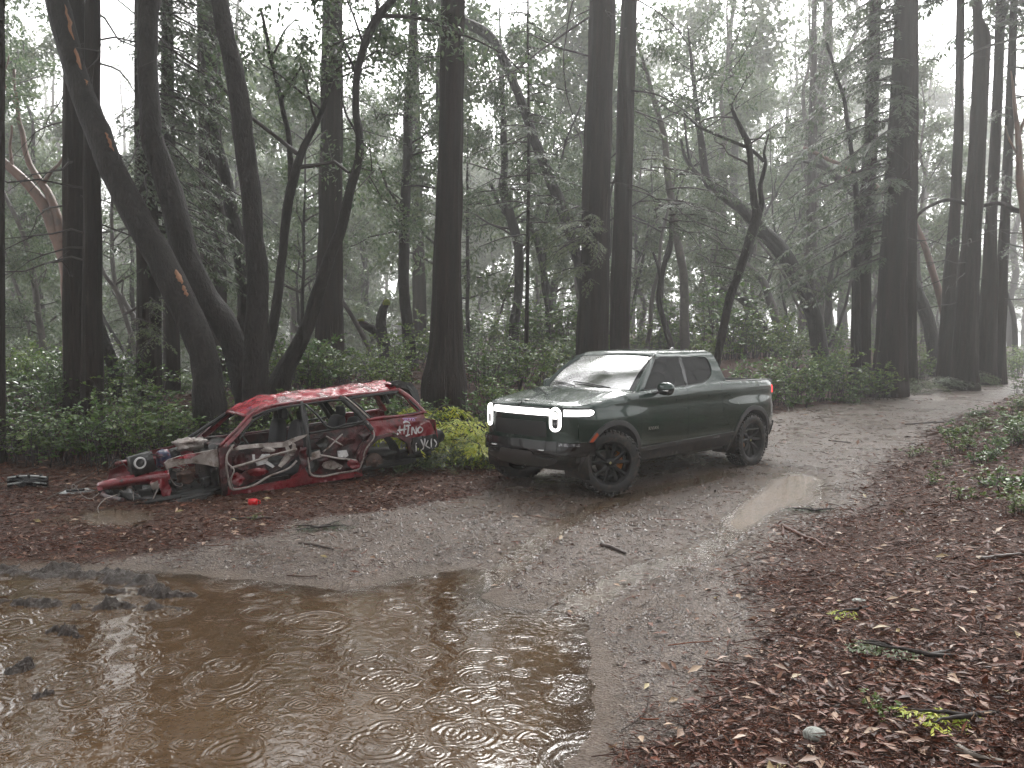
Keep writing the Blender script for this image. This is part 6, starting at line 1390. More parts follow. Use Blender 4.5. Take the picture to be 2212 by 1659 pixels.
mb = MB(); mb.box((0, 0, 1.86), (.9, 1.2, .01)); mb.build("headliner", M['cloth'], truck, False)
# mirrors
for sg in (1, -1):
    mi = empty("mirror"); mi.parent = truck
    th = np.linspace(0, math.pi, 16); V, F = lathe(np.c_[np.maximum(np.sin(th), .001) ** .7, np.cos(th)], 24, 1)
    V = np.sign(V) * np.abs(V) ** .85 * np.array([.075, .125, .095]); V[:, 0] += .02 * (V[:, 2] / .09) * 0; c = np.array([.80, sg * 1.13, 1.375]); up = V[:, 2] > -.02
    sel = up[F].all(1); link("mirror_cap", mesh_np("mirror_cap", V + c, F[sel]), M['paint'], mi); link("mirror_shell", mesh_np("mirror_shell", V * .97 + c, F), M['gloss_black'], mi)
    mb = MB(); V = np.array([[.06, .90, 1.30], [-.04, .90, 1.30], [-.05, 1.10, 1.315], [.05, 1.10, 1.315], [.06, .90, 1.335], [-.04, .90, 1.335], [-.05, 1.10, 1.35], [.05, 1.10, 1.35]]) * [1, sg, 1] + [.82, 0, 0]
    mb.add(V, np.array([[0, 1, 2, 3], [4, 7, 6, 5], [0, 3, 7, 4], [1, 5, 6, 2], [2, 6, 7, 3]])); mb.build("mirror_arm", M['gloss_black'], mi, False)
    mb = MB(); mb.box((.872, sg * 1.15, 1.352), (.01, .15, .018)); mb.build("turn_signal", M['chrome'], mi, False)
# wipers
for y0, y1 in ((.55, -.15), (-.05, -.6)):
    mb = MB(); P = np.array([ws(np.array([.5 - y0 / 1.69]), np.array([.03]))[0], ws(np.array([.5 - (y0 * .5 + y1 * .5) / 1.69]), np.array([.10]))[0], ws(np.array([.5 - y1 / 1.69]), np.array([.13]))[0]]); mb.tube(P + [.012, 0, .02], .009, 6); mb.build("wiper", M['trim'], truck)
mb = MB(); P = hood(np.linspace(.06, .94, 24), np.full(24, .0)); Q = ws(np.linspace(.06, .94, 24), np.full(24, .04)); i = np.arange(23)
mb.add(np.concatenate([P + [.03, 0, -.012], Q - [0, 0, .012]]), np.stack([i, i + 1, 24 + i + 1, 24 + i], -1)); mb.build("cowl", M['trim'], truck)
# maker's lettering on the front doors
def lettering(text, size, fn, m, parent, name, bold=.0):
    cu = bpy.data.curves.new(name, 'FONT'); cu.body = text; cu.size = size; cu.extrude = .0; cu.resolution_u = 3; cu.offset = bold; cu.space_character = 1.15
    o = bpy.data.objects.new(name, cu); scene.collection.objects.link(o); dg = bpy.context.evaluated_depsgraph_get(); me = bpy.data.meshes.new_from_object(o.evaluated_get(dg)); bpy.data.objects.remove(o)
    V = np.zeros(len(me.vertices) * 3); me.vertices.foreach_get("co", V); V = V.reshape(-1, 3); X = fn(V[:, :2]); me.vertices.foreach_set("co", X.ravel()); me.name = name; me.update()
    return link(name, me, m, parent, False)
def on_door(S): q = wrap(np.c_[1.02 - S[:, 0], .812 + S[:, 1]]); q[:, 1] += .004; return q
lettering("RIVIAN", .066, on_door, M['badge'], truck, "badge_lettering", .0006)
def on_door_r(S): q = mir(np.c_[.76 + S[:, 0], .812 + S[:, 1]]); q[:, 1] -= .004; return q
lettering("RIVIAN", .066, on_door_r, M['badge'], truck, "badge_lettering", .0006)
# wheels
def tyre_mesh():
    prof = [(.285, -.125), (.30, -.138), (.345, -.146), (.385, -.142), (.410, -.128), (.420, -.11), (.424, -.05), (.425, 0), (.424, .05), (.420, .11), (.410, .128), (.385, .142), (.345, .146), (.30, .138), (.285, .125)]
    mb = MB(); mb.add(*lathe(prof, 72, 1))
    n = 46
    for k in range(n):
        a = 2 * math.pi * k / n
        for yy, wd, sh, rr in ((-.118, .045, .0, .424), (-.062, .046, .35, .431), (0, .05, .0, .432), (.062, .046, .6, .431), (.118, .045, .2, .424)):
            q = a + sh * 2 * math.pi / n; Rm = np.array([[math.cos(q), 0, -math.sin(q)], [0, 1, 0], [math.sin(q), 0, math.cos(q)]])
            mb.box(Rm @ np.array([rr - .002, yy, 0]), (.018, wd, .034), Rm @ Rx(.3 if yy > 0 else -.3))
        for s_ in (-1, 1):
            if k % 2 == 0:
                Rm = np.array([[math.cos(a), 0, -math.sin(a)], [0, 1, 0], [math.sin(a), 0, math.cos(a)]]); mb.box(Rm @ np.array([.402, s_ * .137, 0]), (.030, .010, .024), Rm)
    return mb
tyre0 = tyre_mesh(); tyre_me = None
def wheel(x, y, steer):
    global tyre_me
    sg = 1 if y > 0 else -1
    w = empty("wheel", (x, y, .43), (0, 0, steer)); w.parent = truck
    if tyre_me is None: tyre_me = tyre0.build("tyre", M['rubber'], w, False).data
    else: link("tyre", tyre_me, None, w, False)
    rim = MB(); V, F = lathe([(.20, -.10), (.27, -.10), (.288, .10), (.296, .128), (.285, .132), (.272, .118), (.262, .10), (.255, -.05)], 60, 1); rim.add(V * [1, sg, 1], F)
    for k in range(5):
        a0 = math.pi / 2 + 2 * math.pi * k / 5
        for da in (-.25, .25):
            i_ = np.array([.05 * math.cos(a0), 0.085 * sg, .05 * math.sin(a0)]); o_ = np.array([.272 * math.cos(a0 + da * 1.15), .105 * sg, .272 * math.sin(a0 + da * 1.15)]); m_ = i_ * .5 + o_ * .5 + np.array([0, .012 * sg, 0])
            d = unit(o_ - i_); b = np.cross(d, [0, 1, 0]); 
            Vs = []
            for p, wd in ((i_, .034), (m_, .024), (o_, .032)): Vs += [p - b * wd, p + b * wd, p + b * wd * .8 - [0, .04 * sg, 0], p - b * wd * .8 - [0, .04 * sg, 0]]
            Fq = []
            for s_ in (0, 4):
                for c_ in range(4): Fq.append((s_ + c_, s_ + (c_ + 1) % 4, s_ + 4 + (c_ + 1) % 4, s_ + 4 + c_))
            rim.add(np.array(Vs), np.array(Fq))
    V, F = lathe([(.001, .098), (.05, .098), (.065, .085), (.068, .03)], 24, 1); rim.add(V * [1, sg, 1], F)
    rim.build("rim", M['rim'], w, False)
    V, F = lathe([(.001, .101), (.02, .101), (.024, .097)], 4, 1); link("hub_emblem", mesh_np("hub_emblem", V * [1, sg, 1], F), M['hub_yellow'], w, False)
    V, F = lathe([(.06, .02), (.175, .02), (.175, -.015), (.06, -.015)], 40, 1); link("brake_disc", mesh_np("brake_disc", V * [1, sg, 1], F), M['disc'], w, False)
    mb = MB(); a = np.radians(np.linspace(-42, 42, 9)) + (math.pi if x > 0 else 0)
    V = np.concatenate([np.c_[rr * np.cos(a), np.full(9, yy * sg), rr * np.sin(a)] for rr, yy in ((.13, .05), (.20, .05), (.20, -.04), (.13, -.04))]); i = np.arange(8)
    mb.add(V, np.concatenate([np.stack([q * 9 + i, q * 9 + i + 1, ((q + 1) % 4) * 9 + i + 1, ((q + 1) % 4) * 9 + i], -1) for q in range(4)])); mb.build("brake_caliper", M['caliper'], w, False)
wheel(1.725, .865, R(-26)); wheel(1.725, -.865, R(-26)); wheel(-1.725, .865, 0); wheel(-1.725, -.865, 0)
# ------------------------------------------------------------------ wrecked red estate car
M['red'] = mat('crumpled_red_paint', (.17, .004, .011), .26, coat=.6, noise=[((.06, .004, .007), 3.2, .48, .7, V1), ((.02, .012, .010), 6, .60, .68, V1)], bump=[("n", 5, .55, .05, V1), ("n", 22, .3, .01, V1)], rough_noise=(7, .2, .55))
M['red_roof'] = mat('scraped_red_roof', (.33, .006, .020), .25, coat=.5, noise=[((.16, .035, .045), 4.2, .62, .65, (1, 1.6, 1)), ((.10, .03, .18), 2.3, .62, .66, V1), ((.10, .006, .012), 3., .5, .62, V1), ((.03, .02, .018), 9, .62, .66, V1)], bump=[("n", 6, .7, .05, V1), ("n", 26, .4, .012, V1)])
M['red_dark'] = mat('inner_red_steel', (.06, .003, .006), .4, noise=[((.012, .004, .004), 5, .42, .58, V1), ((.13, .045, .04), 9, .60, .68, V1)], bump=[("n", 16, .6, .02, V1)])
M['steel'] = mat('bare_grey_steel', (.30, .265, .245), .38, metal=.3, noise=[((.09, .055, .04), 7, .5, .66, V1), ((.46, .43, .41), 11, .58, .7, V1)], bump=[("n", 18, .5, .015, V1)])
M['black_part'] = mat('black_car_part', (.008, .008, .008), .4, noise=[((.025, .022, .02), 12, .5, .7, V1)], bump=[("n", 30, .6, .01, V1)])
M['blue_part'] = mat('blue_plastic', (.008, .012, .05), .4, noise=[((.12, .008, .02), 5, .5, .56, V1)])
M['white_paint'] = mat('white_spray_paint', (.5, .49, .49), .5, noise=[((.3, .28, .29), 16, .58, .66, V1)])
M['lilac_paint'] = mat('lilac_spray_paint', (.35, .22, .42), .5)
M['seat_grey'] = mat('grey_seat_cloth', (.055, .055, .06), .85, bump=[("n", 40, .4, .01, V1)])
M['rust'] = mat('rusty_iron', (.05, .025, .018), .6, noise=[((.10, .045, .028), 14, .5, .65, V1)])
WK_R = Rz(R(213.7)) @ Ry(R(5.1)) @ Rx(R(2.4)); WK_P = np.array([-3.471, 11.214, -.314])
wreck = empty("wrecked_car"); tag(wreck, "stripped and crumpled red estate car with graffiti, missing its wheels and hood", "wrecked car")
wreck.matrix_world = Matrix([[*WK_R[0], WK_P[0]], [*WK_R[1], WK_P[1]], [*WK_R[2], WK_P[2]], [0, 0, 0, 1]])
BZ, BY, TZ, TY = .90, .775, 1.38, .56         # belt line and roof edge: height and half width
def wy(z): return np.interp(z, [.15, .5, BZ, TZ], [.755, .80, BY, TY])
def wk(x, y, dy=0.):
    """a point measured on the near flank -> car coordinates (x, z), by meeting the flank surface"""
    d = WK_R.T @ ray((250 + x * .4973) * .73733, (1060 + y * .4973) * .73733); o = WK_R.T @ (CAM_P - WK_P); yy = .78
    for _ in range(12):
        p = o + d * (yy + dy - o[1]) / d[1]; yy = float(wy(p[2]))
    return np.array([p[0], p[2]])
def WK(pts): return np.array([wk(*q) for q in pts])
def flank(S): return np.c_[S[:, 0], wy(S[:, 1]), S[:, 1]]
def flank_r(S): return np.c_[S[:, 0], -wy(S[:, 1]), S[:, 1]]
def crumple(a, f, seed):
    def fn(X, N_): q = fbm(X * f, 3, seed); q2 = np.abs(vnoise(X * f * 1.7 + 9, seed + 5)); return N_ * (a * (q * 1.4 - q2 * .6))[:, None] + np.c_[vnoise(X * f, seed + 2), np.zeros(len(X)), vnoise(X * f, seed + 3)] * a * .35
    return fn
def rail(name, pts, r, m, dy=0., flat_=None, seed=0, wob=.012, seg=8, mirror=False):
    S = WK(pts) if not isinstance(pts, np.ndarray) else pts
    P = np.c_[S[:, 0], wy(S[:, 1]) + dy, S[:, 1]]; a = resample(P, max(10, 5 * len(P))); a = a + np.c_[vnoise(a * 4, seed), vnoise(a * 4, seed + 1), vnoise(a * 4, seed + 2)] * wob
    if mirror: a[:, 1] *= -1
    V, F = tube(a, r, seg); return link(name, mesh_np(name, V, F), m, wreck)
# --- roof
er = WK([(925, 262), (965, 318), (1080, 263), (1280, 232), (1500, 203), (1700, 178), (1835, 160)]); xr = np.linspace(er[1][0] + .02, er[-1][0], 10)
zr = np.interp(-xr, -er[1:, 0], er[1:, 1])
def wroof(u, v):
    x = xr[0] + (xr[-1] - xr[0]) * u; ze = np.interp(-x, -xr, zr); y = TY * 1.03 * (1 - 2 * v); c = 1 - np.abs(2 * v - 1) ** 2.2
    X = np.c_[x + .05 * c * sstep(.2, 0, u) * 1.6, y, ze + .125 * c]
    n_ = fbm(X * [3.2, 3.8, 0], 4, 4) + .5 * fbm(X * [11, 14, 0], 3, 6); rdg = np.abs(vnoise(X * [5, 7, 0] + 3, 8))
    X[:, 2] += (.045 * n_ - .035 * rdg) * sstep(0, .12, np.minimum(v, 1 - v) + .05) - .05 * sstep(.15, 0, u) * c
    return X
grid_patch("roof", wroof, 80, 48, M['red_roof'], wreck)
# --- pillars and window frames, near side and far side
A_ = [(795, 500), (870, 425), (965, 320), (1080, 265), (1280, 234), (1500, 205), (1700, 180), (1835, 162)]
for mrr in (False, True):
    rail("roof_rail", A_, .022, M['red'] if not mrr else M['black_part'], seed=3, mirror=mrr)
    rail("roof_gutter", [(985, 330), (1085, 285), (1280, 252), (1500, 222), (1830, 180)], .016, M['black_part'], dy=.012, seed=5, mirror=mrr)
    rail("door_pillar", [(1272, 238), (1282, 330), (1300, 430), (1312, 560)], .032, M['black_part'], seed=7, mirror=mrr)
    rail("rear_pillar", [(1500, 206), (1570, 270), (1650, 345), (1690, 400)], .036, M['black_part'], seed=9, mirror=mrr)
    rail("rear_pillar_edge", [(1520, 204), (1600, 268), (1672, 336)], .010, M['steel'], dy=.036, seed=19, mirror=mrr)
    rail("tail_pillar", [(1838, 163), (1900, 205), (1955, 255), (1995, 300)], .040, M['red'], seed=11, mirror=mrr)
    rail("door_window_frame", [(1290, 246), (1360, 310), (1440, 388), (1540, 365), (1640, 342), (1570, 270), (1510, 214)], .016, M['black_part'], dy=.02, seed=13, mirror=mrr)
    rail("quarter_window_frame", [(1548, 205), (1620, 270), (1690, 330), (1800, 318), (1965, 296), (1920, 240), (1850, 178), (1700, 190), (1560, 205)], .014, M['black_part'], dy=.014, seed=15, mirror=mrr)
    rail("front_window_edge", [(900, 460), (990, 345), (1090, 290), (1265, 252)], .013, M['black_part'], dy=.016, seed=17, mirror=mrr)
    rail("belt_rail", [(1650, 345), (1760, 330), (1880, 318), (1990, 300)], .026, M['red'], seed=21, mirror=mrr)
rail("far_sill_rail", [(800, 500), (1100, 470), (1300, 440), (1640, 390)], .03, M['red_dark'], seed=23, mirror=True)
for sf in (flank, flank_r):
    fl = dict(surf=sf, parent=wreck, g=.035, thick=.03)
    panel("cant_rail", WK([(785, 500), (868, 412), (958, 312), (1078, 258), (1280, 226), (1500, 198), (1700, 172), (1838, 155), (1842, 172), (1700, 190), (1500, 216), (1285, 246), (1090, 280), (985, 335), (900, 440), (830, 505)]), m=M['red'], dent=crumple(.012, 7, 91), **fl)
    panel("center_post", WK([(1255, 240), (1292, 238), (1312, 330), (1325, 430), (1335, 560), (1298, 560), (1284, 430)]), m=M['black_part'], dent=crumple(.012, 7, 92), **fl)
    panel("cargo_post", WK([(1495, 212), (1548, 204), (1620, 268), (1695, 332), (1655, 352), (1570, 280)]), m=M['black_part'], dent=crumple(.012, 7, 93), **fl)
    panel("tail_post", WK([(1832, 160), (1870, 172), (1960, 248), (2015, 300), (1965, 302), (1915, 240)]), m=M['red'], dent=crumple(.015, 7, 94), **fl)
# cross members
def pad(size, e=.45, seed=1, amp=.06, freq=6.):
    th = np.linspace(0, math.pi, 16); V, F = lathe(np.c_[np.maximum(np.sin(th), .001), np.cos(th)], 24, 2)
    V = np.sign(V) * np.abs(V) ** e; V = V * np.array(size); return V + V * (amp * fbm(V * freq, 3, seed))[:, None], F
def bay(x, y, dy): q = wk(x, y, dy); return np.array([q[0], float(wy(q[1])) + dy, q[1]])
def bar(name, P, r, m, seg=8): V, F = tube(resample(np.array(P, float), 12), r, seg); return link(name, mesh_np(name, V, F), m, wreck)
f0 = wk(965, 320); r0 = wk(1838, 165); t0 = wk(1995, 300)
bar("windscreen_header", [(f0[0] + .02, -TY, f0[1]), (f0[0] + .10, 0, f0[1] + .05), (f0[0] + .02, TY, f0[1])], .026, M['red'])
bar("cowl_bar", [(.78, -.74, .90), (.92, 0, .90), (.78, .74, .90)], .04, M['red_dark'])
bar("tail_header", [(r0[0], -TY, r0[1]), (r0[0] - .04, 0, r0[1] + .04), (r0[0], TY, r0[1])], .03, M['red'])
bar("tail_sill", [(t0[0] - .06, -.7, .80), (t0[0] - .12, 0, .80), (t0[0] - .06, .7, .80)], .06, M['red'])
bar("broken_windscreen_post", [(.98, -.66, .93), (.62, -.62, 1.12), (.25, -.57, 1.33)], .028, M['black_part'])
# spoiler
def spoil(u, v):
    x0 = r0[0] - .02; X = np.c_[x0 - .30 * u + .12, TY * .98 * (1 - 2 * v), r0[1] + .10 - .06 * u - .10 * u ** 3]; X[:, 2] += .02 * fbm(X * 4, 2, 3); return X
grid_patch("spoiler", spoil, 16, 24, M['black_part'], wreck)
for sg in (1, -1):
    bar("spoiler_stay", [(r0[0] - .16, sg * TY * .95, r0[1] + .05), (r0[0] - .27, sg * TY * 1.0, r0[1] - .10), (r0[0] - .34, sg * TY * 1.02, r0[1] - .28)], .034, M['black_part'])
for sf in (flank, flank_r):
    panel("spoiler_end", WK([(1795, 118), (1850, 108), (1930, 130), (1958, 170), (1975, 240), (1962, 258), (1940, 225), (1908, 165), (1850, 148)]), sf, M['black_part'], wreck, g=.03, thick=.05, off=.0)
# --- rear quarter
ARC = [(1915, 545), (1900, 480), (1850, 440), (1790, 432), (1720, 450), (1670, 500), (1640, 570), (1628, 640)]
q_poly = WK([(1655, 345), (1760, 332), (1880, 318), (1990, 300), (2010, 350), (2040, 370), (2062, 425), (1925, 450)] + [(1900, 440), (1850, 425), (1790, 420), (1715, 440), (1690, 425), (1700, 395), (1680, 360)])
panel("rear_quarter_panel", q_poly, flank, M['red'], wreck, g=.035, thick=.03, dent=crumple(.035, 4.5, 31))
panel("rear_quarter_panel", q_poly, flank_r, M['red'], wreck, g=.06, thick=.03, dent=crumple(.035, 4.5, 33))
panel("wheel_arch", WK([(1715, 440), (1690, 425), (1650, 470), (1615, 560), (1605, 650), (1630, 660), (1640, 580), (1672, 510), (1725, 462), (1790, 440), (1850, 446), (1895, 480), (1912, 545), (1930, 540), (1925, 450), (1850, 425), (1790, 420)]), flank, M['red_dark'], wreck, g=.03, thick=.06, dent=crumple(.02, 6, 35))
panel("rear_bumper", WK([(1925, 450), (2062, 425), (2085, 470), (2080, 500), (1935, 545), (1915, 500)]), flank, M['black_part'], wreck, g=.03, thick=.05, off=.03, dent=crumple(.03, 6, 37))
bar("rear_bumper_beam", [(-2.42, -.72, .58), (-2.56, 0, .60), (-2.42, .72, .58)], .10, M['black_part'])
panel("tail_panel", [(-.72, .45), (-.72, .85), (.72, .85), (.72, .45)], lambda S: np.c_[np.full(len(S), -2.40), S[:, 0], S[:, 1]], M['red'], wreck, g=.08, thick=.02, dent=crumple(.03, 4, 36))
# --- rear door: skin gone, inner steel showing
rd = WK([(1312, 432), (1420, 400), (1560, 380), (1645, 372), (1690, 430), (1640, 520), (1612, 640), (1500, 652), (1325, 672), (1305, 560)])
panel("rear_door_inner", rd, lambda S: flank(S) - [0, .045, 0], M['red_dark'], wreck, g=.035, thick=.03, dent=crumple(.03, 6, 41), holes=[WK([(1330, 460), (1390, 450), (1400, 530), (1340, 545)])])
rail("rear_door_edge", [(1312, 430), (1306, 520), (1318, 610), (1332, 668), (1450, 662), (1600, 640), (1625, 600), (1650, 520), (1700, 430), (1660, 365)], .014, M['steel'], dy=.0, seed=43, wob=.02)
rail("rear_door_top", [(1315, 425), (1440, 400), (1560, 378), (1655, 352)], .018, M['black_part'], dy=.0, seed=44)
rail("brace", [(1420, 440), (1520, 495)], .012, M['steel'], dy=-.01); rail("brace", [(1400, 530), (1460, 480), (1515, 425)], .012, M['steel'], dy=.0)
rail("side_impact_bar", [(1385, 552), (1480, 566), (1590, 582)], .014, M['steel'], dy=.0)
panel("bracket", WK([(1315, 540), (1380, 520), (1395, 560), (1330, 580)]), flank, M['steel'], wreck, g=.03, thick=.02, dent=crumple(.02, 8, 45))
panel("loudspeaker_cover", WK([(1487, 526), (1540, 520), (1552, 552), (1535, 565), (1492, 562)]), lambda S: flank(S) - [0, .01, 0], M['white_paint'], wreck, g=.03, thick=.02)
# --- front door: torn and folded
fd = WK([(838, 500), (1000, 485), (1180, 470), (1300, 425), (1290, 500), (1255, 560), (1150, 630), (1030, 700), (900, 752), (845, 755), (822, 640)])
panel("front_door_inner", fd, lambda S: flank(S) - [0, .03, 0], M['red_dark'], wreck, g=.035, thick=.03, dent=crumple(.045, 5, 47), holes=[WK([(865, 560), (930, 545), (945, 640), (900, 690), (868, 660)]), WK([(1050, 590), (1130, 560), (1150, 600), (1080, 640)])])
rail("front_door_edge", [(865, 500), (832, 560), (824, 640), (838, 720), (862, 756), (940, 740), (1040, 700), (1150, 635), (1240, 575)], .015, M['steel'], dy=.02, seed=49, wob=.045)
rail("front_door_lip", [(870, 505), (840, 540), (838, 590), (868, 640), (850, 700), (868, 745)], .010, M['steel'], dy=.045, seed=51, wob=.03)
panel("door_top_strip", WK([(860, 520), (1000, 508), (1180, 500), (1290, 440), (1302, 425), (1270, 432), (1160, 470), (960, 488), (905, 492)]), lambda S: flank(S) + [0, .03, 0], M['steel'], wreck, g=.03, thick=.02, dent=crumple(.035, 6, 53))
rail("side_impact_bar", [(855, 625), (980, 585), (1100, 548), (1235, 510)], .017, M['steel'], dy=.05, seed=55)
panel("window_regulator", WK([(1000, 590), (1040, 545), (1085, 540), (1070, 580), (1115, 615), (1100, 625), (1060, 600), (1010, 612)]), lambda S: flank(S) + [0, .02, 0], M['white_paint'], wreck, g=.025, thick=.015, dent=crumple(.02, 9, 57))
panel("torn_strip", WK([(1180, 540), (1210, 560), (1150, 620), (1130, 610)]), lambda S: flank(S) + [0, .04, 0], M['steel'], wreck, g=.025, thick=.015, dent=crumple(.03, 9, 58))
panel("torn_strip", WK([(980, 545), (995, 545), (998, 590), (984, 592)]), lambda S: flank(S) + [0, .03, 0], M['white_paint'], wreck, g=.025, thick=.015)
g = np.random.default_rng(3)                # torn sheet metal hanging in the door openings
for i, (cx, cy, w_, h_) in enumerate([(930, 590, 60, 70), (1010, 650, 80, 35), (1130, 575, 60, 40), (1215, 520, 50, 45), (1275, 560, 30, 80), (900, 690, 45, 50), (1400, 480, 40, 50), (1450, 610, 80, 30), (1560, 480, 50, 40), (1580, 600, 45, 40), (1360, 620, 45, 40), (1080, 520, 60, 18), (1640, 420, 30, 45)]):
    pts = [(cx + w_ * math.cos(a) * g.uniform(.5, 1.1), cy + h_ * math.sin(a) * g.uniform(.5, 1.1)) for a in np.linspace(0, 6.283, 9)[:-1]]
    dyy = g.uniform(-.03, .035); panel("torn_sheet", WK(pts), lambda S, q=dyy: flank(S) + [0, q, 0], (M['red_dark'], M['red'], M['black_part'], M['steel'])[i % 4], wreck, g=.022, thick=.012, dent=crumple(.055, 8, 200 + i))
# --- sill, post, floor
panel("sill", WK([(820, 790), (840, 735), (960, 742), (1100, 712), (1215, 690), (1260, 660), (1275, 600), (1320, 680), (1480, 665), (1625, 645), (1640, 672), (1300, 725), (1000, 768)]), flank, M['red'], wreck, g=.035, thick=.08, dent=crumple(.02, 5, 61))
panel("sill_step", WK([(1010, 700), (1200, 670), (1215, 688), (1000, 735)]), lambda S: flank(S) - [0, .03, 0], M['black_part'], wreck, g=.04, thick=.03)
panel("hinge_post", WK([(785, 500), (840, 490), (828, 620), (840, 790), (805, 800), (795, 640)]), flank, M['red_dark'], wreck, g=.03, thick=.08, dent=crumple(.02, 6, 63))
mb = MB(); mb.box((-.55, 0, .27), (2.9, 1.42, .06)); mb.box((-1.9, 0, .42), (.9, 1.3, .06)); mb.build("floor_pan", M['black_part'], wreck, False)
mb = MB(); mb.box((.88, 0, .60), (.06, 1.4, .62)); mb.build("bulkhead", M['black_part'], wreck, False)
mb = MB(); mb.box((-.4, -.70, .45), (2.5, .06, .40)); mb.build("far_sill", M['red_dark'], wreck, False)
panel("far_doors", [(.7, .3), (.7, .86), (-1.2, .88), (-1.2, .32)], lambda S: flank_r(S) + [0, .04, 0], M['red_dark'], wreck, g=.07, thick=.03, dent=crumple(.04, 4, 64))
# dashboard and steering wheel
mb = MB(); V, F = lump(7, (.16, .62, .13), 4, .4); mb.add(V + [.66, 0, .80], F); mb.build("dashboard", M['black_part'], wreck)
mb = MB(); a = np.linspace(0, 2 * math.pi, 25); mb.tube(np.c_[.43 + .07 * np.sin(a), .36 + .18 * np.cos(a), .86 + .16 * np.sin(a)], .014, 6, False); mb.tube(np.array([[.43, .36, .86], [.62, .36, .78]]), .025, 6); mb.build("steering_wheel", M['black_part'], wreck)
for (x, y, tl) in ((-.28, .36, -.25), (-.22, -.36, -.2), (-1.15, .38, -.3), (-1.15, -.38, -.3)):
    se = empty("seat"); se.parent = wreck; sc_ = 1 if x > -1 else .85
    V, F = pad((.085, .235, .36 * sc_)); V = V @ Ry(tl).T; link("backrest", mesh_np("backrest", V + [x, y, .73], F), M['seat_grey'], se)
    V, F = pad((.05, .12, .085)); link("headrest", mesh_np("headrest", V + [x - .13, y, 1.14 - (1 - sc_) * .4], F), M['seat_grey'], se)
    V, F = pad((.26, .24, .09)); link("cushion", mesh_np("cushion", V + [x + .25, y, .42], F), M['seat_grey'], se)
# --- rear hub, inner arch
for sg in (1, -1):
    hb = empty("rear_hub", (-1.325, .68 * sg, .345)); hb.parent = wreck
    V, F = lathe([(.001, .05), (.04, .05), (.045, .03), (.08, .03), (.085, .012), (.135, .012), (.135, -.04), (.06, -.05)], 32, 1); link("brake_drum", mesh_np("brake_drum", V * [1, sg, 1], F), M['rust'], hb, False)
    for k in range(5):
        mb = MB(); q = np.array([.055 * math.cos(k * 1.2566), .045 * sg, .055 * math.sin(k * 1.2566)]); mb.tube(np.array([q, q + [0, .03 * sg, 0]]), .008, 6); mb.build("wheel_stud", M['rust'], hb)
    V = []; t = np.radians(np.linspace(0, 190, 20))
    V = np.array([(-1.36 + .36 * math.cos(q), yy * sg, .40 + .36 * math.sin(q)) for yy in (.77, .40) for q in t]); F = np.array([(i, i + 1, 21 + i, 20 + i) for i in range(19)]); link("inner_arch", mesh_np("inner_arch", V, F), M['black_part'], wreck)
bar("rear_axle", [(-1.325, -.66, .345), (-1.325, .66, .345)], .04, M['rust'])
bar("trailing_arm", [(-1.325, .5, .33), (-.9, .55, .28)], .035, M['rust'])
mb = MB(); mb.box((-2.0, .2, .36), (.7, .7, .16)); mb.build("spare_wheel_tub", M['black_part'], wreck, False)
# --- engine bay
def apron(S): return np.c_[S[:, 0], wy(S[:, 1]) - .06, S[:, 1]]
panel("front_apron", WK([(475, 600), (500, 580), (560, 560), (680, 535), (790, 515), (798, 625), (720, 610), (640, 602), (560, 612), (490, 632)]), apron, M['steel'], wreck, g=.03, thick=.10, dent=crumple(.025, 6, 71))
panel("apron_top", WK([(525, 572), (610, 545), (690, 540), (620, 570)]), lambda S: apron(S) + [0, .02, 0], M['red_roof'], wreck, g=.03, thick=.04, dent=crumple(.02, 8, 73))
V, F = tube(resample(np.c_[np.array([WK([(510, 655)])[0][0], WK([(330, 690)])[0][0], WK([(150, 720)])[0][0], WK([(95, 745)])[0][0]]), [.52, .54, .55, .50], [WK([(510, 690)])[0][1], WK([(330, 705)])[0][1], WK([(150, 735)])[0][1], WK([(95, 755)])[0][1]]], 20), np.linspace(.085, .055, 20), 4); link("frame_rail", mesh_np("frame_rail", V, F), M['red'], wreck, False)
bar("frame_rail", [(.9, -.5, .36), (1.7, -.52, .34), (2.1, -.5, .30)], .06, M['red_dark'], 4)
panel("far_apron", [(.95, .55), (.95, .88), (1.5, .86), (2.05, .66), (2.1, .52), (1.6, .5)], lambda S: np.c_[S[:, 0], np.full(len(S), -.48), S[:, 1]], M['red'], wreck, g=.05, thick=.04, dent=crumple(.05, 5, 75))
bar("radiator_beam", [(2.12, -.6, .44), (2.18, 0, .38), (2.02, .55, .36)], .04, M['red_dark'], 4)
bar("upper_beam", [(1.95, -.55, .72), (1.85, -.1, .78), (1.55, .25, .80)], .03, M['red'], 6)
# lamp bucket with its pale ring
lb = empty("lamp_bucket", bay(330, 600, -.30), (0, R(8), R(14))); lb.parent = wreck
mb = MB(); mb.box((0, 0, 0), (.27, .16, .25)); mb.build("housing", M['black_part'], lb, False)
V, F = lathe([(.055, .01), (.072, .015), (.078, .0), (.072, -.02), (.055, -.01), (.055, .01)], 28, 1); link("ring", mesh_np("ring", V + [.05, .10, .03], F), M['white_paint'], lb)
V, F = pad((.09, .09, .11), .5, 15, .5, 12.); link("reservoir", mesh_np("reservoir", V + bay(462, 570, -.38), F), M['blue_part'], wreck)
g = np.random.default_rng(31)
for i in range(26):
    x, y, z = g.uniform(.98, 2.1), g.uniform(-.42, .45), g.uniform(.22, .56); s = g.uniform(.05, .11)
    V, F = pad((s * g.uniform(.7, 1.6), s, s * g.uniform(.5, 1.)), .35, 40 + i, .9, 18.); V = V @ Rx(g.normal() * .5).T @ Rz(g.normal() * .6).T; link("engine_scrap", mesh_np("engine_scrap", V + [x, y, z], F), M['black_part'] if i % 4 else M['rust'], wreck, False)
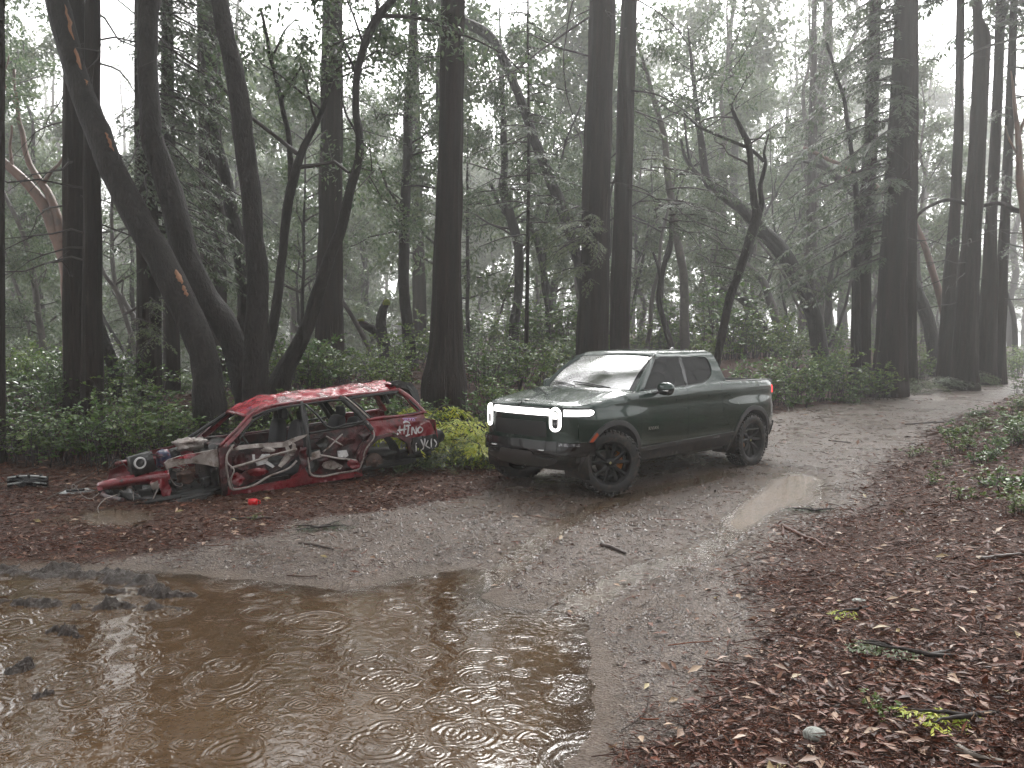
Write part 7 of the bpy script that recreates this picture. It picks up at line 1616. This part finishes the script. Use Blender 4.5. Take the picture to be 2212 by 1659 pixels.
for i in range(16):
    p = np.array([g.uniform(1.0, 2.2), g.uniform(-.2, .70), g.uniform(.25, .7)]); P = p + np.cumsum(g.normal(size=(6, 3)), 0) * .09; V, F = tube(resample(P, 18), .006, 5); link("loose_cable", mesh_np("loose_cable", V, F), M['black_part'] if i % 3 else M['steel'], wreck)
V, F = tube(resample(np.array([(1.58, .66, .58), (1.64, .70, .46), (1.72, .72, .30), (1.66, .75, .20)]), 14), .007, 6); link("loose_cable", mesh_np("loose_cable", V, F), M['steel'], wreck)
mb = MB(); V, F = pad((.18, .16, .07), .6, 17, 1.1, 12.); mb.add(V + [1.10, .10, .92], F); mb.build("crumpled_plastic", M['steel'], wreck)
mb = MB(); V, F = pad((.13, .13, .07), .3, 18, .5, 14.); mb.add(V + [1.35, .0, .80], F); mb.build("air_box", M['black_part'], wreck)
# torn front bits hanging down
panel("torn_fender", WK([(385, 720), (430, 700), (475, 690), (500, 730), (515, 770), (490, 820), (455, 790), (440, 750), (400, 760)]), lambda S: flank(S) - [0, .1, 0], M['red'], wreck, g=.025, thick=.02, dent=crumple(.06, 9, 81))
panel("torn_fender", WK([(385, 720), (430, 700), (440, 750), (400, 765)]), lambda S: flank(S) - [0, .06, 0], M['steel'], wreck, g=.025, thick=.02, dent=crumple(.04, 9, 83))
panel("lamp_fragment", WK([(75, 745), (115, 738), (120, 765), (90, 775)]), lambda S: flank(S) - [0, .2, 0], M['red'], wreck, g=.02, thick=.05, dent=crumple(.03, 9, 85))
bar("bumper_strip", [(2.15, .50, .28), (2.55, .42, .20), (2.95, .38, .16), (3.15, .40, .12)], .028, M['black_part'])
mb = MB(); V, F = pad((.55, .6, .10), .5, 19, .9, 9.); mb.add(V + [1.45, .25, .24], F); mb.build("crushed_subframe", M['black_part'], wreck)
# --- graffiti
def strokes(name, lines, w, surf, m, off):
    mb = MB()
    for ln in lines:
        S = resample(WK(ln), max(8, 5 * len(ln))); t = unit(np.gradient(S, axis=0)); nn = np.c_[-t[:, 1], t[:, 0]]; k = len(S); ww = w * (1 + .25 * np.sin(np.linspace(0, 5, k)))
        A, B = S - nn * ww[:, None], S + nn * ww[:, None]; X = np.concatenate([surf(A), surf(B)]) + off; i = np.arange(k - 1)
        N_ = np.tile([0, 1., 0], (len(X), 1)); X = X + crumple(.035, 4.5, 31)(X - off, N_)
        mb.add(X, np.stack([i, i + 1, k + i + 1, k + i], -1))
    return mb.build(name, m, wreck)
OFF = np.array([0, .012, 0])
strokes("graffiti_lettering", [[(1850, 378), (1853, 420)], [(1878, 372), (1876, 425)], [(1840, 405), (1890, 396)],            # H
                              [(1902, 375), (1900, 432)], [(1885, 378), (1915, 372)], [(1888, 436), (1912, 428)],               # I
                              [(1922, 432), (1925, 385), (1945, 425), (1948, 380)],                                             # N
                              [(1972, 382), (1958, 395), (1960, 415), (1978, 414), (1984, 395), (1970, 382)],    # O
                              [(1870, 360), (1890, 352), (1910, 362)], [(1842, 420), (1836, 430)]], .011, flank, M['white_paint'], OFF)
strokes("graffiti_tag", [[(1875, 332), (1880, 350), (1890, 335), (1885, 350)], [(1895, 335), (1900, 348)], [(1906, 332), (1915, 347)], [(1916, 332), (1904, 347)], [(1922, 345), (1930, 332), (1938, 345), (1926, 345)], [(1866, 336), (1950, 328)]], .004, flank, M['lilac_paint'], OFF)
strokes("bumper_graffiti", [[(1945, 475), (1940, 525)], [(1968, 455), (1985, 500), (1970, 520)], [(1990, 450), (1985, 515)], [(2010, 460), (1998, 490), (2020, 510)], [(2030, 450), (2025, 505)], [(2045, 455), (2060, 480), (2048, 500)]], .009, flank, M['white_paint'], np.array([0, .055, 0]))
def on_roof(S): return np.c_[S[:, 0], S[:, 1], 0 * S[:, 0]]
# ------------------------------------------------------------------ scattered car parts and a cup
def lay(name, u, v, rz, label, cat):
    P = ground_at(u, v); o = empty(name, P, (0, 0, rz)); tag(o, label, cat); return o
M['plastic_black'] = mat('wet_black_plastic', (.010, .011, .012), .18, bump=[("n", 20, .4, .01, V1)])
M['plastic_silver'] = mat('silver_trim', (.42, .43, .43), .3, metal=.4, noise=[((.12, .12, .12), 10, .52, .62, V1)])
o = lay("bumper_grille", 58, 1055, R(12), "black plastic car grille lying on the litter at far left", "car part")
for k in range(4):
    mb = MB(); P = np.c_[np.linspace(-.24, .24, 12), .03 * np.cos(np.linspace(-1.5, 1.5, 12)), np.full(12, .03 + k * .035) - .02 * np.linspace(-1, 1, 12) ** 2 + .01 * k]; mb.tube(P, .013, 6); mb.build("slat", M['plastic_silver'] if k in (1, 3) else M['plastic_black'], o)
mb = MB(); mb.box((0, .04, .075), (.50, .05, .15)); mb.build("backing", M['plastic_black'], o, False)
for x in (-.12, .02, .17): mb = MB(); mb.box((x, .02, .165), (.03, .03, .035)); mb.build("clip", M['plastic_black'], o, False)
o = lay("bumper_fragment", 165, 1066, R(10), "silver plastic fragment on the ground before the wreck's nose", "car part")
mb = MB(); V = np.array([[-.2, -.05, 0], [.15, -.06, 0], [.25, .02, .02], [.1, .06, .05], [-.15, .05, .03]]); mb.add(np.concatenate([V, V + [0, 0, .012]]), [np.array([[0, 1, 6, 5], [1, 2, 7, 6], [2, 3, 8, 7], [3, 4, 9, 8], [4, 0, 5, 9]]), np.array([[5, 6, 9], [6, 7, 8], [6, 8, 9]])]); mb.build("plate", M['plastic_silver'], o, False)
mb = MB(); mb.tube(np.array([[-.12, -.01, .035], [0, 0, .045], [.1, .0, .05]]), .018, 6); mb.build("dark_insert", M['plastic_black'], o)
o = lay("red_cup", 546, 1091, R(20), "small bright red plastic cap beside the wreck's sill", "cap")
M['red_plastic'] = mat('bright_red_plastic', (.55, .008, .015), .3)
V, F = lathe([(.001, .075), (.052, .075), (.058, .068), (.060, .0), (.052, -.004)], 24, 2); link("cap_body", mesh_np("cap_body", V, F), M['red_plastic'], o)
mb = MB(); mb.tube(np.array([[.055, 0, .06], [.085, 0, .05], [.088, 0, .02], [.058, 0, .012]]), .009, 6); mb.build("handle", M['red_plastic'], o)
mb = MB(); mb.box((-.05, -.04, .006), (.12, .03, .008)); mb.build("wood_chip", M['stick_pale'], o, False)
# ------------------------------------------------------------------ rain mist
lo_, hi_ = float(GZ.min()) - 1.0, 72.0
mb = MB(); mb.box((0, 65, (lo_ + hi_) / 2), (246, 216, hi_ - lo_))
hm = bpy.data.materials.new("rain_mist"); hm.use_nodes = True; nt = hm.node_tree
nt.nodes.remove(nt.nodes["Principled BSDF"])
pv = nt.nodes.new("ShaderNodeVolumePrincipled"); pv.inputs["Color"].default_value = (.96, .96, .95, 1); pv.inputs["Density"].default_value = HAZE
pv.inputs["Anisotropy"].default_value = .5
nt.links.new(pv.outputs[0], nt.nodes["Material Output"].inputs["Volume"])
hz_o = mb.build("haze", hm, None, False); tag(hz_o, kind="stuff")
